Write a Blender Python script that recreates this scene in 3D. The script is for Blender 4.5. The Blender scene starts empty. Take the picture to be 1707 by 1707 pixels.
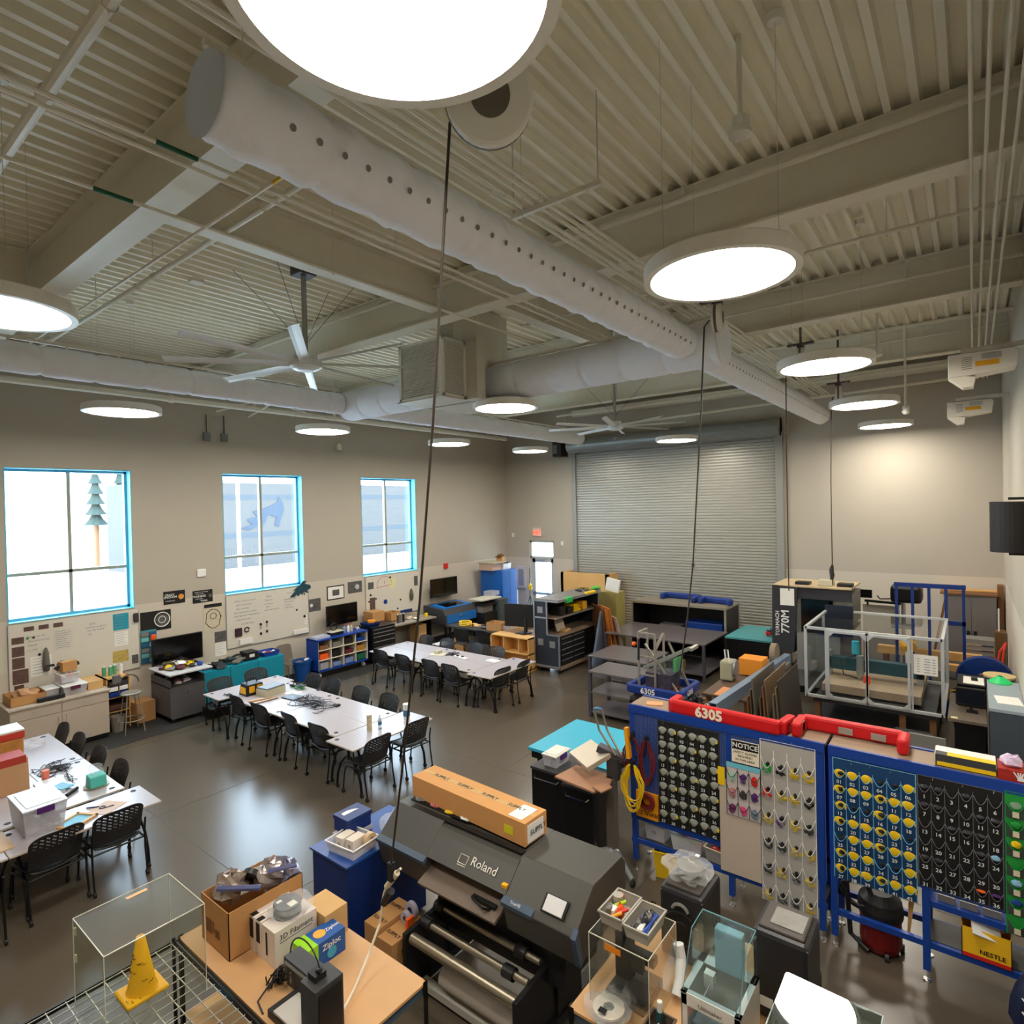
import bpy, math, random
from mathutils import Vector, Matrix
import numpy as np
random.seed(7)
S = bpy.context.scene
COL = S.collection
# ---------------------------------------------------------------- camera, world, exposure
F = 985.0; PC = 853.5; H = 4.15
vy = np.array([1622-PC, -(826-PC), -F]); vx = np.array([-400-PC, -(873-PC), -F])
Yc = vy/np.linalg.norm(vy); Xn = vx/np.linalg.norm(vx); Xc = -(Xn-Yc*(Xn@Yc)); Xc /= np.linalg.norm(Xc); Zc = np.cross(Xc, Yc)
RW = np.array([Xc, Yc, Zc]); CP = np.array([0, 0, H])
cd = bpy.data.cameras.new('camera'); cam = bpy.data.objects.new('camera', cd); COL.objects.link(cam)
cam.matrix_world = Matrix.Translation((0, 0, H)) @ Matrix(RW.tolist()).to_4x4()
cd.lens = F/1707*36; cd.sensor_width = 36; cd.clip_start = .05; cd.clip_end = 500
S.camera = cam
def at(u, v, z=None, x=None, y=None):
    """world point that lies along a sight line, on the plane z=, x= or y="""
    d = RW @ np.array([u-PC, -(v-PC), -F])
    t = (z-H)/d[2] if z is not None else (x/d[0] if x is not None else y/d[1])
    p = CP+t*d
    return Vector(p.tolist())
S.view_settings.view_transform = 'Standard'; S.view_settings.look = 'None'
S.view_settings.gamma = 1; S.view_settings.use_curve_mapping = False
S.view_settings.exposure = 1.85
LAMP = 12.5; SKY = 4.2
w = bpy.data.worlds.new('daylight'); S.world = w; w.use_nodes = True
nt = w.node_tree; bg = nt.nodes['Background']; bg.inputs[1].default_value = SKY
tc = nt.nodes.new('ShaderNodeTexCoord'); gr = nt.nodes.new('ShaderNodeSeparateXYZ'); rp = nt.nodes.new('ShaderNodeValToRGB')
nt.links.new(tc.outputs['Generated'], gr.inputs[0]); nt.links.new(gr.outputs[2], rp.inputs[0]); nt.links.new(rp.outputs[0], bg.inputs[0])
rp.color_ramp.elements[0].color = (.78, .9, 1, 1); rp.color_ramp.elements[1].color = (.5, .75, 1, 1)
# ---------------------------------------------------------------- materials
def lin(c):
    return tuple(((v/255)/12.92 if v/255 <= .04045 else ((v/255+.055)/1.055)**2.4) for v in c)
MATS = {}
def M(name, c=(200, 200, 200), rough=.5, metal=0, var=.06, scale=6, bump=0, alpha=1, spec=.5, emit=0, trans=0, ior=1.45):
    if name in MATS: return MATS[name]
    m = bpy.data.materials.new(name); m.use_nodes = True; n = m.node_tree; b = n.nodes['Principled BSDF']
    L = lin(c); b.inputs['Roughness'].default_value = rough; b.inputs['Metallic'].default_value = metal
    b.inputs['Specular IOR Level'].default_value = spec; b.inputs['IOR'].default_value = ior
    b.inputs['Transmission Weight'].default_value = trans; b.inputs['Alpha'].default_value = alpha
    t = n.nodes.new('ShaderNodeTexCoord'); no = n.nodes.new('ShaderNodeTexNoise'); no.inputs['Scale'].default_value = scale; no.inputs['Detail'].default_value = 4
    mx = n.nodes.new('ShaderNodeMix'); mx.data_type = 'RGBA'
    n.links.new(t.outputs['Object'], no.inputs['Vector']); n.links.new(no.outputs['Fac'], mx.inputs['Factor'])
    mx.inputs[6].default_value = (*[max(0, v*(1-var)) for v in L], 1); mx.inputs[7].default_value = (*[min(1, v*(1+var)) for v in L], 1)
    n.links.new(mx.outputs[2], b.inputs['Base Color'])
    if bump:
        bp = n.nodes.new('ShaderNodeBump'); bp.inputs['Strength'].default_value = bump; bp.inputs['Distance'].default_value = .01
        n.links.new(no.outputs['Fac'], bp.inputs['Height']); n.links.new(bp.outputs[0], b.inputs['Normal'])
    if emit: n.links.new(mx.outputs[2], b.inputs['Emission Color']); b.inputs['Emission Strength'].default_value = emit
    MATS[name] = m; return m
def pane(name, tint, gloss=.08, rough=0, edge=.5):
    if name in MATS: return MATS[name]
    m = bpy.data.materials.new(name); m.use_nodes = True; n = m.node_tree; n.nodes.clear()
    o = n.nodes.new('ShaderNodeOutputMaterial'); a = n.nodes.new('ShaderNodeBsdfTransparent'); g = n.nodes.new('ShaderNodeBsdfGlossy')
    a.inputs[0].default_value = (*tint, 1); g.inputs['Roughness'].default_value = rough; g.inputs[0].default_value = (1, 1, 1, 1)
    f = n.nodes.new('ShaderNodeLayerWeight'); f.inputs[0].default_value = .25; ma = n.nodes.new('ShaderNodeMath'); ma.operation = 'MULTIPLY_ADD'
    ma.inputs[1].default_value = edge; ma.inputs[2].default_value = gloss; n.links.new(f.outputs[1], ma.inputs[0])
    x = n.nodes.new('ShaderNodeMixShader'); n.links.new(ma.outputs[0], x.inputs[0]); n.links.new(a.outputs[0], x.inputs[1]); n.links.new(g.outputs[0], x.inputs[2]); n.links.new(x.outputs[0], o.inputs[0])
    MATS[name] = m; return m
def bagmat(name, c=(215, 218, 222), op=.35, rough=.15):
    if name in MATS: return MATS[name]
    m = M(name, c, rough, 0, .1, 14, bump=1.0); b = m.node_tree.nodes['Principled BSDF']; b.inputs['Alpha'].default_value = op; return m
# ---------------------------------------------------------------- mesh builder (world coordinates)
TXT = {}
def textmesh(s, bold=0):
    if (s, bold) in TXT: return TXT[(s, bold)]
    c = bpy.data.curves.new('t', 'FONT'); c.body = s; c.size = 1; c.align_x = 'CENTER'; c.align_y = 'CENTER'; c.offset = bold; c.resolution_u = 2
    o = bpy.data.objects.new('t', c); COL.objects.link(o)
    me = bpy.data.meshes.new_from_object(o.evaluated_get(bpy.context.evaluated_depsgraph_get()))
    r = ([v.co.copy() for v in me.vertices], [tuple(p.vertices) for p in me.polygons])
    bpy.data.objects.remove(o); bpy.data.curves.remove(c); bpy.data.meshes.remove(me)
    TXT[(s, bold)] = r; return r
class MB:
    def __init__(s): s.v = []; s.f = []; s.mi = []; s.cur = 0; s.mats = []
    def m(s, mat):
        if mat not in s.mats: s.mats.append(mat)
        s.cur = s.mats.index(mat); return s
    def add(s, vs, fs):
        b = len(s.v); s.v += [Vector(v) for v in vs]; s.f += [tuple(i+b for i in f) for f in fs]; s.mi += [s.cur]*len(fs); return s
    def bx(s, x0, y0, z0, x1, y1, z1, M4=None):
        x0, x1 = sorted((x0, x1)); y0, y1 = sorted((y0, y1)); z0, z1 = sorted((z0, z1))
        v = [(x0, y0, z0), (x1, y0, z0), (x1, y1, z0), (x0, y1, z0), (x0, y0, z1), (x1, y0, z1), (x1, y1, z1), (x0, y1, z1)]
        if M4: v = [M4 @ Vector(p) for p in v]
        return s.add(v, [(0, 3, 2, 1), (4, 5, 6, 7), (0, 1, 5, 4), (1, 2, 6, 5), (2, 3, 7, 6), (3, 0, 4, 7)])
    def bar(s, p, q, a, b=None, up=(0, 0, 1)):
        b = b or a; p = Vector(p); q = Vector(q); d = (q-p).normalized(); u = Vector(up)
        if abs(d.dot(u)) > .99: u = Vector((0, 1, 0))
        r = d.cross(u).normalized()*a/2; t = r.cross(d).normalized()*b/2
        v = [p-r-t, p+r-t, p+r+t, p-r+t, q-r-t, q+r-t, q+r+t, q-r+t]
        return s.add(v, [(0, 3, 2, 1), (4, 5, 6, 7), (0, 1, 5, 4), (1, 2, 6, 5), (2, 3, 7, 6), (3, 0, 4, 7)])
    def cyl(s, p, q, r, r2=None, n=16, caps=True):
        return s.tube([p, q], r, n, caps, r2)
    def tube(s, pts, r, n=8, caps=True, r2=None):
        P = [Vector(p) for p in pts]; k = len(P); vs = []; fs = []; ref = None
        for i in range(k):
            d = (P[min(i+1, k-1)]-P[max(i-1, 0)])
            if d.length < 1e-9: d = Vector((0, 0, 1))
            d.normalize()
            if ref is None: ref = Vector((0, 0, 1)) if abs(d.z) < .9 else Vector((1, 0, 0))
            a = d.cross(ref)
            if a.length < 1e-4: a = d.cross(Vector((.3, 1, .2)))
            a.normalize(); b = a.cross(d); ref = b
            rr = r if r2 is None else r+(r2-r)*i/(k-1)
            for j in range(n):
                t = 2*math.pi*j/n; vs.append(P[i]+a*math.cos(t)*rr+b*math.sin(t)*rr)
        for i in range(k-1):
            for j in range(n):
                j2 = (j+1) % n; fs.append((i*n+j, i*n+j2, (i+1)*n+j2, (i+1)*n+j))
        if caps: fs += [tuple(range(n))[::-1], tuple((k-1)*n+j for j in range(n))]
        return s.add(vs, fs)
    def lathe(s, c, prof, n=20, ax='z', a0=0, a1=2*math.pi):
        c = Vector(c); vs = []; fs = []; full = abs(a1-a0-2*math.pi) < 1e-6; m = n if full else n+1
        for r, h in prof:
            for j in range(m):
                t = a0+(a1-a0)*j/n; a, b = r*math.cos(t), r*math.sin(t)
                vs.append(c+Vector({'z': (a, b, h), 'x': (h, a, b), 'y': (b, h, a)}[ax]))
        for i in range(len(prof)-1):
            for j in range(n):
                j2 = (j+1) % m; fs.append((i*m+j, i*m+j2, (i+1)*m+j2, (i+1)*m+j))
        return s.add(vs, fs)
    def prism(s, poly, a0, a1, ax='x'):
        """closed polygon in the plane across ax, extruded a0..a1"""
        n = len(poly); f = {'x': lambda p, a: (a, p[0], p[1]), 'y': lambda p, a: (p[0], a, p[1]), 'z': lambda p, a: (p[0], p[1], a)}[ax]
        vs = [f(p, a0) for p in poly]+[f(p, a1) for p in poly]
        return s.add(vs, [tuple(range(n))[::-1], tuple(range(n, 2*n))]+[(i, (i+1) % n, n+(i+1) % n, n+i) for i in range(n)])
    def quad(s, a, b, c, d): return s.add([a, b, c, d], [(0, 1, 2, 3)])
    def grid(s, fn, nu, nv, skip=None):
        vs = [fn(i/nu, j/nv) for j in range(nv+1) for i in range(nu+1)]
        fs = [(j*(nu+1)+i, j*(nu+1)+i+1, (j+1)*(nu+1)+i+1, (j+1)*(nu+1)+i) for j in range(nv) for i in range(nu) if not (skip and skip(i, j))]
        return s.add(vs, fs)
    def disc(s, c, r, nrm=(0, 0, 1), n=24):
        nrm = Vector(nrm).normalized(); a = nrm.orthogonal().normalized(); b = nrm.cross(a)
        return s.add([Vector(c)+a*r*math.cos(2*math.pi*j/n)+b*r*math.sin(2*math.pi*j/n) for j in range(n)], [tuple(range(n))])
    def text(s, t, c, right, up, size, bold=0, thick=.002):
        v, f = textmesh(t, bold); R = Vector(right).normalized(); U = Vector(up); U = (U-R*U.dot(R)).normalized(); N = R.cross(U); c = Vector(c)
        return s.add([c+R*p.x*size+U*p.y*size+N*thick for p in v], f)
    def blob(s, c, rx, ry, rz, n=10, jit=.25, seed=1):
        rnd = random.Random(seed); vs = []; fs = []; m = n//2+1
        for i in range(m+1):
            ph = math.pi*i/m
            for j in range(n):
                k = 1+rnd.uniform(-jit, jit); t = 2*math.pi*j/n
                vs.append(Vector(c)+Vector((rx*math.sin(ph)*math.cos(t)*k, ry*math.sin(ph)*math.sin(t)*k, rz*math.cos(ph)*k)))
        for i in range(m):
            for j in range(n):
                fs.append((i*n+j, (i+1)*n+j, (i+1)*n+(j+1) % n, i*n+(j+1) % n))
        return s.add(vs, fs)
    def rot(s, c, rz=0, rx=0, ry=0, i0=0):
        c = Vector(c); R = Matrix.Rotation(rz, 3, 'Z') @ Matrix.Rotation(ry, 3, 'Y') @ Matrix.Rotation(rx, 3, 'X')
        for i in range(i0, len(s.v)): s.v[i] = R @ (s.v[i]-c)+c
        return s
    def o(s, name, mat=None, parent=None, label=None, cat=None, group=None, kind=None, bev=0, smooth=False, solid=0, sub=0):
        me = bpy.data.meshes.new(name)
        if parent is not None: og = Vector(parent['_w'])
        else:
            xs = [v.x for v in s.v]; ys = [v.y for v in s.v]; zs = [v.z for v in s.v]
            og = Vector(((min(xs)+max(xs))/2, (min(ys)+max(ys))/2, min(zs)))
        me.from_pydata([v-og for v in s.v], [], s.f); 
        if s.mats:
            for k in s.mats: me.materials.append(k)
            me.polygons.foreach_set('material_index', s.mi)
        elif mat: me.materials.append(mat)
        if smooth: me.polygons.foreach_set('use_smooth', [True]*len(s.f))
        me.update()
        ob = bpy.data.objects.new(name, me); COL.objects.link(ob)
        if parent is not None: ob.parent = parent
        else: ob.location = og
        ob['_w'] = list(og)
        if label: ob['label'] = label
        if cat: ob['category'] = cat
        if group: ob['group'] = group
        if kind: ob['kind'] = kind
        if solid: md = ob.modifiers.new('solid', 'SOLIDIFY'); md.thickness = solid; md.offset = 0
        if bev: md = ob.modifiers.new('bevel', 'BEVEL'); md.width = bev; md.segments = 2; md.limit_method = 'ANGLE'
        if sub: md = ob.modifiers.new('sub', 'SUBSURF'); md.levels = sub; md.render_levels = sub
        return ob
def T(name, label, cat, loc, group=None):
    o = bpy.data.objects.new(name, None); COL.objects.link(o); o.location = loc; o.empty_display_size = .1; o['_w'] = list(Vector(loc))
    o['label'] = label; o['category'] = cat
    if group: o['group'] = group
    return o
def kids(o): return [c for c in bpy.data.objects if c.parent == o]
KC = {}
def dup(root, loc, rz=0, label=None, group=None, sc=None):
    def cp(o, par):
        c = o.copy(); COL.objects.link(c)
        if par: c.parent = par
        if o.name not in KC: KC[o.name] = kids(o)
        for k in KC[o.name]: cp(k, c)
        return c
    r = cp(root, None); r.location = loc; r.rotation_euler = (0, 0, rz); r['_w'] = list(Vector(loc))
    if sc: r.scale = sc
    if label: r['label'] = label
    if group: r['group'] = group
    return r
def dup1(o, loc, rot=(0, 0, 0), label=None, sc=None, mat=None):
    c = o.copy(); COL.objects.link(c); c.location = loc; c.rotation_euler = rot
    if sc: c.scale = sc
    if label: c['label'] = label
    if mat: c.material_slots[0].link = 'OBJECT'; c.material_slots[0].material = mat
    return c
def arc(c, r, a0, a1, n, pl='xz'):
    c = Vector(c); out = []
    for i in range(n+1):
        t = math.radians(a0+(a1-a0)*i/n); a, b = r*math.cos(t), r*math.sin(t)
        out.append(c+Vector({'xz': (a, 0, b), 'xy': (a, b, 0), 'yz': (0, a, b)}[pl]))
    return out
# ---------------------------------------------------------------- common materials
wht = M('white_metal', (222, 218, 206), .45); pipe_m = M('pipe_paint', (222, 216, 198), .45); duct_m = M('duct_fabric', (236, 239, 246), .8, bump=.8, scale=7)
blk = M('black_plastic', (26, 26, 28), .45); blkm = M('black_metal', (22, 22, 24), .35, .3); grym = M('grey_metal', (110, 112, 118), .35, .7)
alu = M('aluminium', (190, 195, 200), .3, .8); chrome = M('chrome', (210, 212, 214), .15, 1); steel = M('dark_steel', (88, 86, 92), .4, .5)
blue = M('blue_paint', (18, 62, 150), .35); dblue = M('dark_blue_paint', (10, 44, 112), .4); cyan = M('cyan_paint', (60, 175, 205), .45)
teal = M('teal_paint', (12, 140, 165), .5); card = M('cardboard', (188, 140, 88), .85, bump=.1); card2 = M('light_cardboard', (205, 165, 110), .85)
wood = M('light_wood', (214, 168, 104), .5, scale=3, var=.12); brown = M('brown_wood', (122, 82, 50), .6, var=.15); tan = M('tan_top', (205, 160, 112), .55)
white = M('white_plastic', (232, 232, 230), .4); paper = M('paper', (235, 233, 226), .8); red = M('red_vinyl', (200, 14, 22), .5, bump=.2); redp = M('red_plastic', (205, 40, 30), .4)
yel = M('yellow', (240, 200, 20), .5); org = M('orange', (240, 95, 25), .5); grn = M('green', (30, 150, 60), .5); lgrn = M('lime', (130, 200, 30), .5); gryp = M('grey_plastic', (120, 118, 114), .5)
dgry = M('dark_grey', (58, 58, 60), .5); purp = M('purple', (80, 30, 110), .5); pink = M('pink', (225, 70, 130), .6); sil = M('scuffed_silver', (160, 160, 158), .4, .6)
clear = pane('clear_acrylic', (.93, .95, .95), .04, .05, .3); casem = pane('case_acrylic', (.92, .93, .9), .012, .45, .05); glass = pane('window_glass', (.97, .99, 1), .03); tintg = pane('bluish_acrylic', (.85, .92, .94), .06, 0, .35)
bag = bagmat('plastic_bag', (220, 223, 228), .2); cleartub = bagmat('clear_tub', (225, 225, 232), .42, .3); scrn = M('screen', (8, 8, 10), .12, var=0)
mark = M('faded_marker', (130, 140, 150), .8); ink = M('black_ink', (15, 15, 16), .6, var=0); winp = M('blue_window_paint', (95, 165, 188), .4); mulp = M('mullion_grey', (150, 156, 142), .4); beige = M('beige_laminate', (190, 176, 160), .5)
# ---------------------------------------------------------------- the setting
LX, RX, BY, FY, TOP = -13.74, .53, 17.22, -2.6, 7.6
def floormat():
    m = M('polished_concrete', (90, 81, 69), .25, var=.04, scale=2, spec=.6); n = m.node_tree; b = n.nodes['Principled BSDF']
    return m
    t = [k for k in n.nodes if k.type == 'TEX_COORD'][0]; n.links.new(t.outputs['Object'], no.inputs['Vector'])
    mr = n.nodes.new('ShaderNodeMapRange'); mr.inputs[3].default_value = .23; mr.inputs[4].default_value = .31; n.links.new(no.outputs['Fac'], mr.inputs[0]); n.links.new(mr.outputs[0], b.inputs['Roughness'])
    return m
def wallmat():
    m = M('painted_wall', (180, 172, 158), .75, var=.03, scale=2); n = m.node_tree; b = n.nodes['Principled BSDF']
    g = n.nodes.new('ShaderNodeNewGeometry'); sp = n.nodes.new('ShaderNodeSeparateXYZ'); n.links.new(g.outputs['Position'], sp.inputs[0])
    gt = n.nodes.new('ShaderNodeMath'); gt.operation = 'GREATER_THAN'; gt.inputs[1].default_value = 2.28; n.links.new(sp.outputs[2], gt.inputs[0])
    mx = n.nodes.new('ShaderNodeMix'); mx.data_type = 'RGBA'; n.links.new(gt.outputs[0], mx.inputs[0])
    old = b.inputs['Base Color'].links[0].from_socket
    mx.inputs[6].default_value = (*lin((200, 191, 177)), 1); n.links.new(old, mx.inputs[7]); n.links.new(mx.outputs[2], b.inputs['Base Color'])
    return m
wm = wallmat()
f = MB().bx(LX-.4, FY-.2, -.15, RX+.3, BY+.3, 0).o('floor', floormat(), kind='structure')
jm = M('floor_joint', (70, 66, 60), .6); mb = MB()
for y in (-1.0, 3.3, 7.2, 11.2, 15.1): mb.bx(LX, y, -.01, RX, y+.008, .0015)
for x in (-11.9, -8.9, -5.9, -2.9): mb.bx(x, FY, -.01, x+.008, BY, .0015)
mb.o('trim_1', jm, kind='structure')
WIN = [(2.76, 4.80), (6.69, 8.76), (10.63, 12.71)]; WZ0, WZ1 = 2.23, 5.07
mb = MB(); ys = [FY]+[a for w_ in WIN for a in w_]+[BY+.3]
for i in range(0, len(ys), 2): mb.bx(LX-.35, ys[i], 0, LX, ys[i+1], TOP)
for a, b in WIN: mb.bx(LX-.35, a, 0, LX, b, WZ0); mb.bx(LX-.35, a, WZ1, LX, b, TOP)
mb.o('wall_left', wm, kind='structure')
DX0, DX1, DZ = -12.68, -11.62, 2.9
mb = MB().bx(LX, BY, 0, DX0, BY+.3, TOP).bx(DX1, BY, 0, RX+.3, BY+.3, TOP).bx(DX0, BY, DZ, DX1, BY+.3, TOP)
mb.o('wall_back', wm, kind='structure')
MB().bx(RX, FY, 0, RX+.3, BY, TOP).o('wall_right', wm, kind='structure')
MB().bx(LX, FY-.2, 0, RX, FY, TOP).o('wall_front', wm, kind='structure')
# corrugated steel deck, ribs run away from the camera
dk = M('deck_paint', (236, 230, 208), .5, var=.05, scale=1.5); mb = MB(); pr = []
x = LX-.35
while x < RX+.3:
    pr += [(x, 7.53), (x+.105, 7.53), (x+.125, 7.45), (x+.18, 7.45), (x+.2, 7.53)]; x += .2
vs = [(px, FY-.2, z) for px, z in pr]+[(px, BY+.3, z) for px, z in pr]; n = len(pr)
mb.add(vs, [(i, n+i, n+i+1, i+1) for i in range(n-1)]); mb.bx(LX-.4, FY-.2, 7.56, RX+.3, BY+.3, 7.66)
mb.o('ceiling', dk, kind='structure')
bm_ = M('beam_paint', (224, 218, 198), .5)
def ibeam(mb, p, q, zt, zb, w=.26):
    p = Vector((*p, 0)); q = Vector((*q, 0)); d = (q-p).normalized(); r = Vector((-d.y, d.x, 0))
    for (a, b, z0, z1) in ((-w/2, w/2, zt-.022, zt), (-w/2, w/2, zb, zb+.022), (-.008, .008, zb+.02, zt-.02)):
        vs = [p+r*a, q+r*a, q+r*b, p+r*b]; v = [Vector((k.x, k.y, z)) for z in (z0, z1) for k in vs]
        mb.add(v, [(0, 3, 2, 1), (4, 5, 6, 7), (0, 1, 5, 4), (1, 2, 6, 5), (2, 3, 7, 6), (3, 0, 4, 7)])
    return mb
nm = ['deep painted steel beam nearest the camera, crossing above the round duct end', 'painted steel beam crossing the room above the louvered air unit', 'painted steel beam crossing behind the second row of round lamps', 'painted steel beam nearest the roll-up door wall']
for i, y in enumerate((2.27, 6.18, 10.02, 13.95)):
    ibeam(MB(), (LX, y), (RX, y), 7.45, 6.85).o('steel_beam', bm_, label=nm[i], cat='beam', group='roof beams')
ibeam(MB(), (-6.0, 2.4), (-6.0, 6.05), 7.44, 6.95, .22).o('steel_beam', bm_, label='shorter steel beam above the near ceiling fan, running between two cross beams', cat='beam')
ibeam(MB(), (-5.25, 6.31), (-5.25, 9.89), 7.44, 6.95, .2).o('steel_beam', bm_, label='shorter steel beam behind the louvered air unit, joining two cross beams', cat='beam')
ibeam(MB(), (-9.2, FY), (-9.2, 2.14), 7.44, 6.9, .22).o('steel_beam', bm_, label='steel beam meeting the nearest cross beam at upper left', cat='beam')
MB().bx(-10.6, BY-.25, 7.1, RX, BY-.01, 7.3).o('trim_2', bm_, kind='structure')
# windows
out = MB()
for k, (a, b) in enumerate(WIN):
    t = bpy.data.objects.new('window_%d' % (k+1), None); COL.objects.link(t); t.location = (LX-.2, (a+b)/2, WZ0); t['kind'] = 'structure'; t['_w'] = list(t.location)
    X = LX-.24; g = .06; m_ = (a+b)/2; zt = 2.23+.86
    fr = MB().bx(X-.05, a, WZ0, X+.05, a+g, WZ1).bx(X-.05, b-g, WZ0, X+.05, b, WZ1).bx(X-.05, a, WZ0, X+.05, b, WZ0+g).bx(X-.05, a, WZ1-g, X+.05, b, WZ1)
    fr.o('window_frame', winp, t); MB().bx(X-.045, m_-g/2, WZ0+g, X+.045, m_+g/2, WZ1-g).bx(X-.045, a+g, zt-g/2, X+.045, b-g, zt+g/2).o('mullion', mulp, t)
    MB().bx(LX-.19, a-.0, WZ0, LX+.02, b, WZ0+.012).bx(LX-.19, b-.015, WZ0, LX+.004, b, WZ1).bx(LX-.19, a, WZ0, LX+.004, a+.015, WZ1).bx(LX-.19, a, WZ1-.015, LX+.004, b, WZ1).o('window_sill', M('cyan_reveal', (95, 195, 225), .5), t)
    MB().bx(X-.004, a+g, WZ0+g, X+.004, b-g, WZ1-g).o('window_pane', glass, t)
# exit door
t = bpy.data.objects.new('door_1', None); COL.objects.link(t); t.location = ((DX0+DX1)/2, BY+.05, 0); t['kind'] = 'structure'; t['_w'] = list(t.location)
wf = M('door_frame_paint', (196, 200, 196), .4); g = .07; Y0, Y1 = BY+.05, BY+.15
MB().bx(DX0, Y0, 0, DX0+g, Y1, DZ).bx(DX1-g, Y0, 0, DX1, Y1, DZ).bx(DX0, Y0, DZ-g, DX1, Y1, DZ).bx(DX0, Y0, 2.26, DX1, Y1, 2.26+g).o('door_frame', wf, t)
MB().bx(DX0+g, Y0+.02, .01, DX0+g+.13, Y1-.02, 2.26).bx(DX1-g-.1, Y0+.02, .01, DX1-g, Y1-.02, 2.26).bx(DX0+g, Y0+.02, .01, DX1-g, Y1-.02, .3).bx(DX0+g, Y0+.02, 2.12, DX1-g, Y1-.02, 2.26).bx(DX0+g, Y0+.02, .95, DX1-g, Y1-.02, 1.05).o('door_leaf', wf, t)
MB().bx(DX0+g, Y0+.04, .3, DX1-g, Y0+.05, 2.12).bx(DX0+g, Y0+.04, 2.33, DX1-g, Y0+.05, DZ-g).o('door_pane', glass, t)
MB().bx(DX0+.1, Y0-.04, .98, DX1-.1, Y0, 1.03).o('push_bar', alu, t); MB().bx(-12.4, Y0-.07, 2.17, -12.1, Y0+.02, 2.23).bar((-12.2, Y0-.06, 2.25), (-11.9, Y0-.12, 2.27), .03).o('door_closer', alu, t)
# roll-up door
t = bpy.data.objects.new('door_2', None); COL.objects.link(t); t.location = (-7.36, BY-.05, 0); t['kind'] = 'structure'; t['_w'] = list(t.location)
rm = M('galvanised_slats', (172, 170, 162), .36, .35, var=.05, scale=1); mb = MB(); A0, A1, zt = -10.62, -4.2, 5.85; pr = []; z = 0
while z < zt: pr += [(BY-.05, z), (BY-.075, z+.02), (BY-.075, z+.058), (BY-.05, z+.078)]; z += .085
n = len(pr); mb.add([(A0, y, z) for y, z in pr]+[(A1, y, z) for y, z in pr], [(i, n+i, n+i+1, i+1) for i in range(n-1)]); mb.o('slat_curtain', rm, t)
MB().bx(A0-.12, BY-.13, 0, A0+.03, BY-.002, 6.0).bx(A1-.03, BY-.13, 0, A1+.16, BY-.002, 6.0).o('guide_rail', M('rail_grey', (150, 150, 145), .45, .2), t)
MB().lathe((0, BY-.26, 6.12), [(0, A0-.1), (.25, A0-.1), (.25, A1+.14), (0, A1+.14)], 20, 'x').bx(A0-.1, BY-.26, 5.9, A1+.14, BY-.002, 6.37).o('door_hood', M('hood_grey', (140, 143, 140), .35, .3), t)
# outside: pale paving, block building with emblem, trees; all far brighter than the room
og = M('outside_paving', (238, 236, 230), .9)
MB().bx(-90, -40, -.3, LX-.36, 60, -.05).bx(LX-.35, BY+.31, -.3, 20, 60, -.05).o('trim_3', og, kind='structure')
bt = T('campus_building', 'pale block building with dark bands and horse head emblem seen through the windows', 'building', (-44, 22, 0))
MB().bx(-52, 16.5, -.05, -44, 42, 6.4).o('wall', M('pale_block', (72, 70, 69), .9), bt)
MB().bx(-44.1, 16.5, 5.1, -43.99, 42, 5.5).bx(-44.1, 16.5, 2.2, -43.99, 42, 2.6).o('band', M('band_blue', (58, 64, 70), .9), bt)
eb = M('emblem_blue', (42, 54, 68), .8); ex = -43.95; ey, ez = 24.4, 3.95
mb = MB(); P = [(-2.0, -1.2), (-.9, -.9), (-1.4, -.4), (-.4, -.2), (-.8, .3), (.5, .6), (1.6, 1.1), (1.8, 1.6), (2.2, 1.0), (2.3, .4), (2.0, -.3), (1.7, -1.2), (1.3, -1.0), (1.5, -.3), (.7, .0), (.3, -.8), (-.4, -1.3), (-.2, -.9), (-1.2, -1.4)]
mb.prism([(ey+p*.85, ez+q*.85) for p, q in P], ex-.05, ex, 'x').o('emblem', eb, bt)
tm = M('conifer_green', (48, 60, 54), .9)
for k, (ty, tz) in enumerate(((17.6, 11.2), (19.4, 10.0), (21.6, 10.6))):
    t = T('conifer_tree', 'pale conifer tree above the far building, %s in the near window' % ('leftmost', 'between two others', 'rightmost')[k], 'tree', (-58, ty, -.05)); rnd = random.Random(k)
    mb = MB()
    for i in range(9):
        zz = tz*.3+tz*.7*i/9; r = 1.5*(1-i/9.5); mb.lathe((-58, ty, zz), [(r*.62, 0), (r*.35, .5), (.05, 1.4)], 9)
    mb.o('foliage', tm, t); MB().cyl((-58, ty, -.05), (-58, ty, tz*.4), .2).o('trunk', brown, t)
sg = T('scoreboard', 'pale blue scoreboard on posts far outside the near window', 'scoreboard', (-52, 4.8, -.05))
MB().bx(-52, 3.2, 3.4, -51.8, 6.9, 4.6).o('panel', eb, sg); MB().bx(-52, 3.6, -.05, -51.85, 3.8, 3.4).bx(-52, 6.2, -.05, -51.85, 6.4, 3.4).o('post', grym, sg)
lp = T('street_lamp', 'white lamp post outside the middle window', 'lamp post', (-30, 15.4, -.05)); MB().cyl((-30, 15.4, -.05), (-30, 15.4, 6.5), .09).o('pole', white, lp); MB().bx(-30.2, 15.0, 6.4, -29.8, 15.9, 6.55).o('lamp_head', white, lp)
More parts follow.
